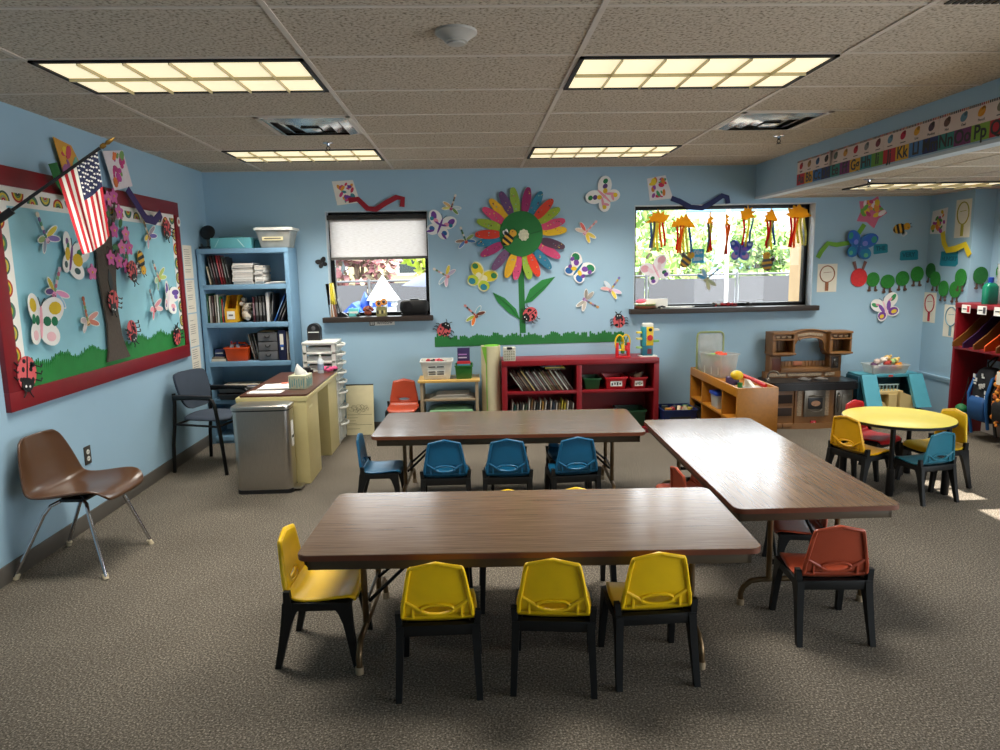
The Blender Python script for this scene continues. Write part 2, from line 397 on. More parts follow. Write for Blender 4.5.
t = thing('smoke_detector', 'white round smoke detector on the ceiling between the two front lights', 'smoke detector', (*(-0.034, 3), ZC))
b = MB(); b.lathe([(.085, 0), (.085, -.010), (.07, -.018), (.05, -.034), (.047, -.038)], (0, 0, 0), mat('detector_white', (176, 172, 164), .45)); b.build('base', t)
b = MB(); b.lathe([(.047, -.036), (.047, -.042), (.036, -.044), (.036, -.050), (.0, -.052)], (0, 0, 0), MATS['detector_white']); b.build('sensor_cap', t)
def sprinkler(x, y, z, label):
    t = thing('sprinkler_head', label, 'sprinkler', (x, y, z)); b = MB()
    b.lathe([(.04, 0), (.04, -.004), (.014, -.008), (.012, -.02)], (0, 0, 0), CHROME, 16); b.build('ceiling_plate', t)
    b = MB(); b.cyl((0, 0, -.02), (0, 0, -.03), .008, BLACKM); b.tube([(-.008, 0, -.028), (-.014, 0, -.042), (0, 0, -.056)], .003, BLACKM, 6); b.tube([(.008, 0, -.028), (.014, 0, -.042), (0, 0, -.056)], .003, BLACKM, 6)
    b.lathe([(.018, -.056), (.018, -.059)], (0, 0, 0), BLACKM, 12); b.build('deflector', t)
sprinkler(*(-1.037, 5.503), ZC, 'small ceiling sprinkler between the shiny vent and the light above the bookcase')
sprinkler(*(2.354, 5.436), ZC, 'small ceiling sprinkler beyond the shiny vent by the alphabet banner')
sprinkler(*(3.093, 5.479), ZA, 'small sprinkler under the lowered alcove ceiling')

# ---- camera, sky, sun
cam = bpy.data.cameras.new('camera'); cam.sensor_width = 36; cam.lens = 25.341; cam.clip_end = 400
co = bpy.data.objects.new('camera', cam); COL.objects.link(co)
co.matrix_world = Matrix(((0.998952, 0.024830, -0.038460, 0.000000), (-0.041802, 0.152234, -0.987460, 0.000000), (-0.018663, 0.988033, 0.153112, 1.630000), (0.000000, 0.000000, 0.000000, 1.000000)))
SC.camera = co
w = bpy.data.worlds.new('sky'); SC.world = w; w.use_nodes = True
bg = w.node_tree.nodes['Background']; bg.inputs['Color'].default_value = (.90, .95, 1, 1); bg.inputs['Strength'].default_value = 7.5
su = bpy.data.lights.new('sun', 'SUN'); su.energy = 22; su.angle = math.radians(.6); su.color = (1, .93, .82)
so = bpy.data.objects.new('sun', su); COL.objects.link(so)
so.rotation_euler = Vector((-1, .0, -1.17)).to_track_quat('-Z', 'Y').to_euler()
for nm, loc, rot, sx, sy in (('skylight_portal', (-.89, 7.21, 1.67), (-PI / 2, 0, 0), .98, 1.02), ('skylight_portal', (2.53, 7.21, 1.69), (-PI / 2, 0, 0), 1.8, 1.02), ('skylight_portal', (5.02, .725, 1.03), (0, PI / 2, 0), 2.05, 4.25)):
    la = bpy.data.lights.new(nm, 'AREA'); la.shape = 'RECTANGLE'; la.size = sx; la.size_y = sy; la.cycles.is_portal = True
    o = bpy.data.objects.new(nm, la); COL.objects.link(o); o.location = loc; o.rotation_euler = rot
SC.view_settings.view_transform = 'Standard'; SC.view_settings.look = 'None'; SC.view_settings.gamma = 1; SC.view_settings.use_curve_mapping = False
SC.view_settings.exposure = 0.0
SC.cycles.use_denoising = True; SC.cycles.max_bounces = 8; SC.cycles.diffuse_bounces = 5; SC.cycles.sample_clamp_indirect = 4; SC.cycles.transparent_max_bounces = 12
# ================================================================= FOLDING TABLES
def folding_table(label, c, rz, L, W, H=.53, lam=0, group=None, inset=.165, fin=.085):
    t = thing('folding_table', label, 'table', (c[0], c[1], 0), rz, group)
    hx, hy = L / 2, W / 2
    b = MB(); out = rrect(-hx, -hy, hx, hy, .045, 5); b.plate(out, H - .003, H, LAM[lam]); b.build('tabletop', t)
    b = MB(); b.plate(rrect(-hx - .002, -hy - .002, hx + .002, hy + .002, .047, 5), H - .024, H - .0025, EDGE); b.build('edge_band', t)
    b = MB(); a, d, z0, z1 = hx - .036, hy - .026, H - .072, H - .024
    for lo, hi in (((-a, -d, z0), (a, -d + .018, z1)), ((-a, d - .018, z0), (a, d, z1)), ((-a, -d, z0), (-a + .018, d, z1)), ((a - .018, -d, z0), (a, d, z1))): b.box(lo, hi, APRON, .003)
    b.build('apron', t)
    fy = hy - fin; py = min(.16, hy * .42)
    for s in (-1, 1):
        x = s * (hx - inset); b = MB()
        foot = [(x, -fy, .02), (x, -fy, .06), (x, -fy + .012, .09), (x, -fy + .045, .118), (x, -fy + .09, .125), (x, 0, .125), (x, fy - .09, .125), (x, fy - .045, .118), (x, fy - .012, .09), (x, fy, .06), (x, fy, .02)]
        b.tube(foot, .0135, BRONZE, 10)
        for q in (-1, 1): b.tube([(x, q * py, .12), (x, q * py, H - .03)], .0135, BRONZE, 10)
        b.box((x - .003, -py, .20), (x + .003, py, .225), BLACKM); b.box((x - .012, -d + .01, H - .06), (x + .012, d - .01, H - .03), BRONZE, .003)
        lf = b.build('leg_frame', t)
        for q in (-1, 1):
            b = MB(); b.cyl((x, q * fy, 0), (x, q * fy, .03), .017, mat('tan_rubber', (150, 132, 104), .7)); b.build('foot_cap', lf)
        b = MB()
        for q in (-1, 1): b.tube([(x - s * .01, q * py * .75, .21), (x - s * .33, q * .06, H - .03)], .008, BLACKM, 8)
        b.tube([(x - s * .20, -.1, H - .15), (x - s * .20, .1, H - .15)], .006, BLACKM, 6)
        b.build('brace', t)
    return t
TB = 'laminate folding tables'
folding_table('low brown folding table nearest the camera with yellow chairs around it', (.218, 2.971), math.radians(-2.52), 1.819, .762, group=TB, inset=.215, fin=.05)
folding_table('low brown folding table farther back with blue chairs, in front of the red bookcase', (.240, 4.91), math.radians(-2.64), 1.822, .772, group=TB, inset=.19)
tr = folding_table('low brown folding table standing lengthwise with red chairs, joining the ends of both others', (1.562, 3.908), math.radians(89.03), 1.859, .758, group=TB, inset=.145, fin=.088)

# ================================================================= SMALL MOULDED CHAIRS
CH = {k: col(c, k + '_chair_plastic', .36, .05) for k, c in dict(yellow=(240, 194, 12), blue=(16, 90, 128), rust=(160, 66, 40), teal=(38, 112, 132), red=(196, 28, 36), orange=(178, 72, 44), gold=(226, 166, 10)).items()}
LEGP = mat('black_chair_plastic', (11, 12, 12), .5, var=.1, spec=.35)
def shell_rows():
    # profile from the front lip of the seat, through the bend, up the backrest: (y, z, half width)
    return [(.145, .272, .118), (.142, .288, .128), (.124, .299, .138), (.07, .298, .146), (.01, .293, .150), (-.055, .290, .150), (-.095, .294, .148), (-.120, .306, .142), (-.129, .322, .132)], \
           [(-.129, .322, .132), (-.1315, .336, .131), (-.135, .366, .129), (-.137, .385, .124), (-.142, .43, .116), (-.147, .48, .107), (-.151, .512, .100), (-.152, .522, .096)]
US = [-1, -.9, -.62, -.42, -.2, 0, .2, .42, .62, .9, 1]
def small_chair(kind, label, group=None, name='small_chair'):
    m = CH[kind]; t = thing(name, label, 'chair', group=group)
    seat, back = shell_rows()
    b = MB(); R = []
    for y, z, w in seat: R.append([b.v((u * w, y + .004 * (1 - abs(u)) * (z > .3), z - .008 * (1 - u * u) * (.15 > y > -.1))) for u in US])
    for p, q in zip(R, R[1:]):
        for i in range(len(US) - 1): b.face([p[i], p[i + 1], q[i + 1], q[i]], m)
    b.build('seat', t, solid=.009, off=0, angle=60)
    b = MB(); R = []
    for j, (y, z, w) in enumerate(back):
        row = []
        for u in US:
            zz = z + (.022 * (1 - abs(u)) * max(0, (z - .43) / .092) if z > .43 else 0)
            if j == 1 and abs(u) < .5: zz -= .004 * (1 - abs(u) * 2)
            if j == 2 and abs(u) < .5: zz += .006 * (1 - abs(u) * 2)
            row.append(b.v((u * w, y - .006 * (1 - u * u) * (z > .35), zz)))
        R.append(row)
    for j, (p, q) in enumerate(zip(R, R[1:])):
        for i in range(len(US) - 1):
            if j == 1 and abs(US[i] + US[i + 1]) < .84 * 1.0: continue
            b.face([p[i], p[i + 1], q[i + 1], q[i]], m)
    # moulded rim and ribs on the rear face
    n = len(US)
    rim = [(R[k][0].co.x, R[k][0].co.y - .006, R[k][0].co.z) for k in range(len(R))] + [(v.co.x, v.co.y - .006, v.co.z) for v in R[-1]] + [(R[k][-1].co.x, R[k][-1].co.y - .006, R[k][-1].co.z) for k in range(len(R) - 1, -1, -1)]
    rimp = [tuple(p) for p in rim]
    b.tube(rimp, .0055, m, 6)
    for s in (-1, 1):
        b.tube([(s * .130, -.142, .392), (s * .062, -.144, .350)], .004, m, 6)
        b.tube([(s * .092, -.139, .37), (s * .092, -.137, .318)], .003, m, 6)
    hole = [(x, -.143, z) for x, z in ell(0, .352, .062, .020, 0, 18)]
    b.tube(hole + [hole[0]], .0045, m, 6, caps=False)
    b.build('backrest', t, solid=.007, off=0, angle=60)
    # black frame: side rails, cross rails
    b = MB()
    for s in (-1, 1):
        b.box((s * .140 - .017, -.115, .247), (s * .140 + .017, .125, .284), LEGP, .005)
        b.loft([[(s * .145 - .012, -.140, .25), (s * .145 + .014, -.140, .25), (s * .145 + .014, -.105, .25), (s * .145 - .012, -.105, .25)], [(s * .153 - .009, -.136, .336), (s * .153 + .013, -.136, .336), (s * .153 + .013, -.110, .336), (s * .153 - .009, -.110, .336)]], LEGP)
    b.box((-.155, -.142, .243), (.155, -.112, .287), LEGP, .005); b.box((-.14, .100, .235), (.14, .122, .276), LEGP, .005); b.box((-.12, -.09, .27), (.12, .10, .282), LEGP)
    b.build('frame', t)
    for s in (-1, 1):
        for prof in ([(.284, -.145, -.062), (.262, -.147, -.075), (.235, -.150, -.094), (.19, -.156, -.112), (.10, -.170, -.138), (0, -.190, -.165)],
                     [(.282, .135, .050), (.262, .135, .062), (.235, .137, .082), (.19, .139, .100), (.10, .147, .118), (0, .160, .136)]):
            b = MB(); rings = []
            for z, y0, y1 in prof:
                k = z / .284; xi, xo = .128 + (1 - k) * .014, .158 + (1 - k) * .008
                rings.append([(s * xi, y0, z), (s * xo, y0, z), (s * xo, y1, z), (s * xi, y1, z)])
            b.loft(rings, LEGP); b.build('leg', t)
    return t
PROTO = {}
def chair(kind, label, xy, deg, scale=1.0, group=None):
    if kind not in PROTO: c = PROTO[kind] = small_chair(kind, label, group)
    else: c = copy_thing(PROTO[kind], label, group=group)
    c.location = (xy[0], xy[1], 0); c.rotation_euler = (0, 0, math.radians(deg)); c.scale = (scale, scale, scale * (.97 if kind == 'rust' else 1))
    if group: c['group'] = group
    return c
def from_top(p, deg, scale=1.0):
    a = math.radians(deg); d = .155 * scale
    return (p[0] - math.sin(a) * d, p[1] + math.cos(a) * d)
def beside(p, gap=.40):
    v = Vector((p[0] - RT[0], p[1] - RT[1])); k = max(v.length, gap) / v.length
    return (RT[0] + v.x * k, RT[1] + v.y * k)
GY, GB, GR, GK = 'yellow chairs at the nearest table', 'blue chairs at the far table', 'rust red chairs at the lengthwise table', 'chairs around the round yellow table'
chair('yellow', 'leftmost yellow child chair of the row before the nearest table', (-.157, 2.645), 0, group=GY)
chair('yellow', 'yellow child chair in the middle of the row before the nearest table', (.30, 2.64), -7, group=GY)
chair('yellow', 'yellow child chair in front of the nearest table, closest to the rust red chair', (.682, 2.665), 2, group=GY)
chair('yellow', 'yellow child chair at the short end of the nearest table, seen from its side', (-.652, 2.885), -92, group=GY)
chair('yellow', 'yellow child chair hidden behind the nearest table, legs seen beside the table leg frame', (-.175, 3.275), 178, .86, group=GY)
chair('yellow', 'yellow child chair across the nearest table, its tip showing below the middle blue chair', ((0.161, 3.38)[0], 3.275), 180, .93, group=GY)
chair('yellow', 'yellow child chair across the nearest table, its tip below the third blue chair', ((0.494, 3.363)[0] + .015, 3.275), 181, .93, group=GY)
chair('blue', 'blue child chair at the short end of the far table, seen from its side', from_top((-0.796, 4.747), -91), -91, .93, group=GB)
chair('blue', 'blue child chair with its back to the camera, leftmost at the far table', from_top((-0.193, 4.358), 0), 0, group=GB)
chair('blue', 'blue child chair with its back to the camera, middle at the far table', from_top((0.205, 4.337), -2), -2, group=GB)
chair('blue', 'blue child chair with its back to the camera, third at the far table', from_top((0.651, 4.337), 4), 4, group=GB)
chair('blue', 'blue child chair across the far table, peeking out beside the middle blue back', ((0.253, 4.819)[0], 5.03), 180, .85, group=GB)
chair('blue', 'blue child chair across the far table, half hidden by the third blue back', ((0.674, 4.774)[0], 5.03), 180, .85, group=GB)
chair('rust', 'rust red child chair turned away at the lengthwise table, nearest the camera', (1.53, 2.91), -4, group=GR)
chair('rust', 'rust red child chair pushed wholly under the near end of the lengthwise table', (1.70, 3.52), 80, .84, group=GR)
chair('rust', 'rust red child chair beside the lengthwise table, back panel behind the nearest table', from_top((1.113, 3.721), -86), -86, .96, group=GR)
chair('rust', 'rust red child chair half tucked under the far half of the lengthwise table', (1.27, 4.15), 96, .84, group=GR)

# round table
RT = (3.07, 4.87)
YT = col((250, 230, 104), 'yellow_laminate', .4, .03)
t = thing('round_table', 'round yellow topped play table with black legs', 'table', (*RT, 0))
b = MB(); b.lathe([(.366, .487), (.366, .497), (.362, .5), (0, .5)], (0, 0, 0), YT, 48); b.build('tabletop', t)
b = MB(); b.lathe([(.0, .474), (.360, .474), (.369, .478), (.369, .494), (.366, .4955)], (0, 0, 0), BLACK, 48); b.build('edge_band', t)
for k in range(4):
    a = math.radians((-126, -56, 44, 148)[k]); x, y = .34 * math.cos(a), .34 * math.sin(a); b = MB()
    b.lathe([(.017, .475), (.017, .20), (.026, .195), (.026, .01), (.022, 0)], (x, y, 0), BLACKM, 14); b.build('leg', t)
chair('gold', 'golden yellow child chair at the round table, back turned to the lengthwise table', from_top(beside((2.608, 4.718)), -68), -68, group=GK)
chair('teal', 'teal child chair at the round table, back to the camera beside the sunlit carpet', from_top(beside((3.097, 4.417)), 12, .9), 12, .9, group=GK)
chair('red', 'bright red child chair at the round table in front of the play kitchen', from_top(beside((2.965, 5.247)), -152), -152, group=GK)
chair('yellow', 'yellow child chair at the round table facing away from the red cubbies', from_top(beside((3.46, 4.848)), 100), 100, group=GK)
chair('orange', 'orange child chair against the back wall beside the small wooden shelf', ((-0.683, 0.318)[0], 6.72), 180)

# ================================================================= ADULT CHAIRS
BRN = mat('brown_shell_plastic', (78, 50, 29), .3, var=.1, coat=.2)
t = thing('shell_chair', 'brown plastic shell chair on chrome legs against the wall under the noticeboard', 'chair', (-2.205, 3.925, 0), math.radians(-93))
prof = [(.235, .405, .17, 0), (.225, .432, .205, 0), (.19, .446, .232, 0), (.12, .445, .246, 0), (.03, .432, .252, 0), (-.06, .420, .256, 8), (-.13, .421, .258, 25), (-.175, .436, .258, 45), (-.20, .465, .256, 62), (-.213, .51, .248, 74), (-.226, .565, .235, 80), (-.242, .635, .212, 84), (-.256, .695, .188, 86), (-.266, .732, .166, 88), (-.270, .748, .138, 88)]
b = MB(); U2 = [-1, -.94, -.78, -.5, -.2, .2, .5, .78, .94, 1]; R = []
for y, z, w, ph in prof:
    row = []
    for u in U2:
        e = .034 * max(0, (abs(u) - .45) / .55) ** 1.6 * (1 if y < .2 else .3); ph_ = math.radians(ph)
        row.append(b.v((u * w, y + e * math.sin(ph_), z + e * math.cos(ph_))))
    R.append(row)
for p, q in zip(R, R[1:]):
    for i in range(len(U2) - 1): b.face([p[i], p[i + 1], q[i + 1], q[i]], BRN)
b.build('shell', t, solid=.012, sub=1, angle=80)
for s in (-1, 1):
    b = MB(); b.tube([(s * .245, .215, .015), (s * .17, .11, .36), (s * .15, .095, .392), (s * .11, .05, .404), (s * .06, 0, .406), (s * .11, -.06, .404), (s * .155, -.10, .385), (s * .175, -.13, .34), (s * .235, -.285, .015)], .0105, CHROME, 10)
    lf = b.build('leg_frame', t)
    for y, x in ((.215, .245), (-.285, .235)):
        b = MB(); b.cyl((s * x, y, 0), (s * (x - .008), y * .96, .03), .015, col((214, 200, 168), 'cream_foot')); b.build('foot_cap', lf)
b = MB(); b.box((-.13, -.07, .395), (.13, .07, .412), BLACKM, .003); b.build('mounting_plate', t)

NAVY = mat('navy_upholstery', (52, 62, 76), .85, bump=.2, bscale=700)
t = thing('armchair', 'dark blue upholstered office armchair with black frame between the noticeboard and the desk', 'chair', (-2.18, 5.90, 0), math.radians(-104)); t.scale = (.95, .95, .94)
def pad(b, rows, th, m):
    b.loft(rows, m)
b = MB()
b.loft([[(x * k, -.21 + .46 * j / 5 + 0 * x, .44 + z) for x, z in ((-.24, 0), (-.235, .035), (-.12, .058), (.12, .058), (.235, .035), (.24, 0))] for j, k in enumerate((.86, .97, 1, 1, .98, .9))], NAVY)
b.build('seat', t, sub=1, angle=80)
b = MB(); rings = []
for z, w, y in ((.53, .10, -.232), (.56, .17, -.238), (.62, .215, -.248), (.70, .235, -.265), (.78, .236, -.283), (.84, .232, -.30), (.868, .20, -.308)):
    y += .07; rings.append([(-w, y + .035, z), (-w * .6, y + .01, z), (0, y, z), (w * .6, y + .01, z), (w, y + .035, z), (w * .97, y - .005, z), (w * .6, y - .03, z), (0, y - .04, z), (-w * .6, y - .03, z), (-w * .97, y - .005, z)])
b.loft(rings, NAVY); b.build('backrest', t, sub=1, angle=80)
for s in (-1, 1):
    b = MB()
    b.tube([(s * .265, -.25, 0), (s * .262, -.238, .25), (s * .258, -.215, .42), (s * .255, -.20, .60), (s * .25, -.205, .70)], .016, BLACKM, 10); b.build('leg', t)
    b = MB(); b.tube([(s * .27, .255, 0), (s * .266, .225, .30), (s * .264, .19, .58), (s * .264, .17, .64), (s * .264, .13, .662), (s * .262, 0, .668), (s * .258, -.19, .655)], .016, BLACKM, 10); b.build('leg', t)
    b = MB(); b.box((s * .265 - .022, -.2, .664), (s * .265 + .022, .16, .688), BLACK, .009); b.build('armrest', t)
b = MB(); b.tube([(-.26, -.2, .43), (.26, -.2, .43)], .010, BLACKM); b.tube([(-.266, .2, .42), (.266, .2, .42)], .010, BLACKM); b.tube([(-.26, -.215, .43), (-.266, .215, .42)], .010, BLACKM); b.tube([(.26, -.215, .43), (.266, .215, .42)], .010, BLACKM); b.build('seat_frame', t)

# ================================================================= TRASH CAN AND DESK
t = thing('trash_can', 'tall brushed steel step-on trash can in front of the cream desk', 'trash can', (-1.555, 5.165, 0))
b = MB(); r = lambda k, z: [(x, y, z) for x, y in rrect(-.205 * k, -.098 * k, .205 * k, .098 * k, .045, 5)]
b.loft([r(.97, .03), r(.97, .05), r(1, .60), r(1, .618)], STEEL); b.build('body', t)
b = MB(); b.loft([r(1.0, 0), r(1.0, .03)], BLACK); b.build('base', t)
b = MB(); b.loft([r(1.0, .618), r(1.0, .63)], BLACK); b.build('rim', t)
b = MB(); b.loft([r(1.03, .628), r(1.04, .645), r(1.03, .655), r(.97, .662), r(.5, .665)], STEEL); b.build('lid', t)
b = MB(); b.box((.195, -.06, .018), (.262, .06, .032), STEEL, .005); b.build('pedal', t)
b = MB(); b.box((.2045, -.03, .34), (.2065, .03, .53), WHITE); b.box((.2062, -.026, .40), (.2072, .026, .42), BLACK); b.build('sticker', t)

CREAM = mat('cream_enamel', (206, 192, 136), .4, var=.04)
t = thing('desk', 'cream metal teacher desk with brown top behind the trash can', 'desk', (-1.52, 5.89, 0))
hx, hy = .255, .60
b = MB(); b.box((-hx, -hy, 0), (hx, -hy + .40, .655), CREAM, .006); b.build('pedestal', t)
b = MB(); b.box((-hx, hy - .38, 0), (hx, hy, .655), CREAM, .006); b.build('pedestal', t)
b = MB(); b.box((-hx, -hy + .395, .18), (-hx + .02, hy - .375, .655), CREAM); b.build('modesty_panel', t)
b = MB(); b.box((-hx - .014, -hy - .012, .648), (hx + .012, hy + .012, .685), CREAM, .006); b.build('rim', t)
b = MB(); b.plate(rrect(-hx + .012, -hy, hx + .006, hy, .015), .684, .700, mat('desk_top_brown', (84, 50, 36), .3, var=.15, stretch=(20, 2, 2))); b.build('desktop', t)
b = MB(); b.box((hx, -hy + .07, .575), (hx + .002, -hy + .19, .592), mat('pale_emblem', (226, 216, 170), .4)); b.build('nameplate', t)

# white drawer tower, handles towards the room
t = thing('drawer_tower', 'tall white plastic drawer tower between the desk and the back wall', 'drawer unit', (-1.415, 6.665, 0))
b = MB(); hx, hy = .15, .15
hs = [0.02, .20, .36, .50, .60, .69, .78, .865, .95]
for z in hs: b.box((-hx, -hy, z - .012), (hx, hy, z + .012), WPLAS, .004)
for x in (-hx, hx - .035):
    for y in (-hy, hy - .03): b.box((x, y, 0), (x + .035, y + .03, .95), WPLAS)
b.box((-hx, hy - .01, 0), (hx, hy, .95), WPLAS); b.box((-hx - .005, -hy - .005, .945), (hx + .008, hy + .005, .967), WPLAS, .006)
b.build('body', t)
for z0, z1 in zip(hs, hs[1:]):
    b = MB(); zz = (z0 + z1) / 2
    b.box((-hx + .04, -hy + .012, z0 + .016), (hx - .03, hy - .03, z1 - .03), CLEARG)
    b.loft([[(hx - .02, y, z) for y, z in ((-hy + .012, z0 + .014), (hy - .02, z0 + .014), (hy - .02, z1 - .014), (-hy + .012, z1 - .014))], [(hx + .02, y, z) for y, z in ((-hy + .03, z0 + .018), (hy - .04, z0 + .018), (hy - .04, z1 - .02), (-hy + .03, z1 - .02))]], CLEARG)
    dr = b.build('drawer', t)
    b = MB(); b.tube([(hx + .008, -hy + .02, z1 - .02), (hx + .05, -.07, z1 - .024), (hx + .058, 0, z1 - .028), (hx + .05, .07, z1 - .024), (hx + .008, hy - .03, z1 - .02)], .010, WPLAS, 8); b.build('handle', dr)
    b = MB()
    for k in range(5): b.ball((rnd.uniform(-.07, .06), -hy + .05 + .04 * rnd.random(), z0 + .03 + .02 * rnd.random()), (.03, .02, .015), [col((150, 60, 40)), col((60, 60, 66)), col((190, 180, 160)), col((90, 110, 90))][rnd.randrange(4)], 8, 5)
    b.build('contents', dr)
t = thing('pencil_sharpener', 'black dome-fronted electric pencil sharpener on top of the white drawer tower', 'pencil sharpener', (*(-1.491, 6.732), .967))
b = MB(); dome = [(-.06, 0), (.06, 0), (.06, .10)] + [(x, z) for x, z in ell(0, .10, .06, .06, 0, 12, 0, 180)][1:-1] + [(-.06, .10)]
b.prism([(x, -.045, z) for x, z in dome], (0, .09, 0), BLACK); b.build('body', t)
b = MB(); b.box((-.045, -.049, .012), (.045, -.044, .07), mat('smoked_window', (46, 42, 40), .15)); b.build('shavings_window', t)
b = MB(); b.box((-.05, -.049, .074), (.05, -.044, .082), WPLAS); b.build('band', t)
b = MB(); b.ball((0, -.044, .115), (.022, .006, .022), mat('grey_dial', (70, 70, 72), .4)); b.build('dial', t)

t = thing('poster_sheet', 'large cream poster board with a pencil sketch leaning against the back wall', 'poster', (-1.13, 6.86, 0))
T = Matrix.Rotation(math.radians(-8), 4, 'X')
b = MB(); b.box((-.13, 0, 0), (.14, .008, .50), mat('manila_board', (214, 204, 164), .75), T=T); b.build('sheet', t)
b = MB(); ink = mat('pencil_grey', (86, 82, 70), .8)
for z, x0, x1 in ((.20, -.12, .12), (.17, -.12, -.02), (.14, -.12, -.04), (.115, -.12, -.03), (.10, -.12, .12), (.06, -.12, .0)): b.box((x0, -.0012, z), (x1, 0, z + .003), ink, T=T)
for k in range(14):
    a, c, q = rnd.uniform(-.09, .09), .255 + rnd.uniform(-.03, .03), rnd.uniform(.012, .03)
    e = ell(a, c, q, q * .6, rnd.uniform(0, 180), 10); b.tube([T @ Vector((x, -.001, z)) for x, z in e + e[:1]], .0012, ink, 4, caps=False)
b.build('drawing', t)
b = MB(); b.box((-.13, -.001, .492), (.14, .009, .503), DARKWOOD, T=T); b.build('top_edge', t)

# ================================================================= BLUE BOOKCASE
BLUEP = mat('bookcase_blue_paint', (118, 156, 184), .45, var=.05)
t = thing('bookcase', 'tall blue painted bookcase in the back corner by the noticeboard', 'bookcase', (-2.09, 6.825, 0))
bx0, bx1, by0, by1 = -.415, .415, -.165, .165
for x in (bx0, bx1 - .04):
    b = MB(); b.box((x, by0, 0), (x + .04, by1, 1.80), BLUEP, .003); b.build('side_panel', t)
b = MB(); b.box((bx0, by0 - .004, 1.79), (bx1, by1, 1.835), BLUEP, .003); b.build('top', t)
b = MB(); b.box((bx0, by1 - .012, 0), (bx1, by1, 1.80), BLUEP); b.build('back_panel', t)
SH = (1.505, 1.152, .785, .43)
for z in SH + (.07,):
    b = MB(); b.box((bx0 + .03, by0, z - .045), (bx1 - .03, by1 - .01, z), BLUEP, .003); b.build('shelf', t)
b = MB(); b.box((bx0 + .03, by0 + .02, 0), (bx1 - .03, by0 + .04, .06), BLUEP); b.build('plinth', t)

# red bookcase
t = thing('low_bookcase', 'low wide red bookcase of picture books below the paper flower', 'bookcase', (1.02, 6.79, 0))
rx0, rx1, ry0, ry1 = -.745, .765, -.185, .185
for x in (rx0, -.005 - .025 + .0, rx1 - .05):
    b = MB(); b.box((x, ry0, 0), (x + .05, ry1, .70), RED, .003); b.build('upright', t)
b = MB(); b.box((rx0, ry0 - .004, .685), (rx1, ry1, .735), RED, .004); b.build('top', t)
b = MB(); b.box((rx0, ry1 - .015, 0), (rx1, ry1, .70), RED); b.build('back_panel', t)
for x0, x1 in ((rx0 + .05, -.03), (.02, rx1 - .05)):
    for z in (.437, .06):
        b = MB(); b.box((x0, ry0 + .004, z - .028), (x1, ry1 - .015, z), RED, .003); b.build('shelf', t)
b = MB(); b.box((rx0 + .05, ry0 + .01, 0), (rx1 - .05, ry0 + .03, .04), RED); b.build('plinth', t)

# small wooden shelf
BIR = mat('birch_ply', (206, 166, 92), .4, var=.10, stretch=(3, 20, 20)); PINE = mat('maple_panel', (178, 116, 34), .35, var=.12, stretch=(3, 14, 3)); GREYW = mat('grey_wood_edge', (150, 132, 106), .5, var=.1)
t = thing('small_shelf', 'small open wooden shelf stand beside the paper roll', 'shelf', (-.225, 6.775, 0))
b = MB(); b.box((-.30, -.175, .545), (.29, .175, .567), BIR, .004); b.build('top', t)
for x in (-.28, .245):
    b = MB(); b.box((x, -.165, 0), (x + .03, .165, .545), GREYW, .003); b.build('side_panel', t)
for z in (.385, .10):
    b = MB(); b.box((-.25, -.16, z - .02), (.245, .16, z), GREYW, .003); b.build('shelf', t)

# wooden cubby shelf with raised rim
t = thing('cubby_shelf', 'honey coloured wooden storage shelf standing out from the back wall beside the play kitchen', 'shelf', (2.35, 6.2, 0))
X0, X1, Y0, Y1 = -.195, .150, -.62, .62
for nm, lo, hi in (('end_panel', (X0, Y0, 0), (X1, Y0 + .02, .605)), ('end_panel', (X0, Y1 - .02, 0), (X1, Y1, .605)), ('back_panel', (X1 - .015, Y0 + .02, .02), (X1, Y1 - .02, .605)), ('rim', (X0, Y0 + .02, .53), (X0 + .018, Y1 - .02, .605)), ('top', (X0 + .018, Y0 + .02, .535), (X1 - .015, Y1 - .02, .55)),
                   ('divider', (X0 + .006, -.27, .07), (X1 - .015, -.252, .535)), ('divider', (X0 + .006, .27, .07), (X1 - .015, .288, .535)), ('shelf', (X0 + .006, Y0 + .02, .30), (X1 - .015, Y1 - .02, .318)), ('bottom', (X0 + .006, Y0 + .02, .05), (X1 - .015, Y1 - .02, .07))):
    b = MB(); b.box(lo, hi, PINE, .003); b.build(nm, t)

# ================================================================= PLAY KITCHEN
TAN = mat('tan_kitchen_plastic', (128, 88, 46), .45, var=.1, stretch=(14, 14, 3)); TAND = mat('brown_kitchen_plastic', (92, 58, 34), .5, var=.12); KBLK = mat('speckled_black_counter', (26, 26, 28), .3); SIL = mat('silver_plastic', (112, 106, 96), .3, metal=.6); STONE = mat('stone_pattern', (158, 138, 112), .5, var=.5, scale=70)
t = thing('play_kitchen', 'brown toy kitchen with black counter, oven and arched shelf against the back wall', 'toy kitchen', (0, 0, 0))
kx = lambda c: 2.672 + c * .001563
kz = lambda c: 1.0737 - c * .001576
def kb(b, c0, d0, c1, d1, y0, y1, m, bev=.004): return b.box((kx(c0), y0, kz(d1)), (kx(c1), y1, kz(d0)), m, bev)
b = MB(); kb(b, 145, 435, 290, 680, 6.62, 6.95, TAN); kb(b, 290, 435, 530, 680, 6.605, 6.95, TAN); kb(b, 530, 435, 662, 680, 6.62, 6.95, TAN)
b.loft([[(kx(140), 6.62, 0), (kx(285), 6.60, 0), (kx(405), 6.575, 0), (kx(530), 6.60, 0), (kx(665), 6.62, 0), (kx(665), 6.9, 0), (kx(140), 6.9, 0)], [(kx(140), 6.62, .055), (kx(285), 6.60, .055), (kx(405), 6.575, .06), (kx(530), 6.60, .055), (kx(665), 6.62, .055), (kx(665), 6.9, .055), (kx(140), 6.9, .055)]], TAN)
b.build('base_cabinet', t)
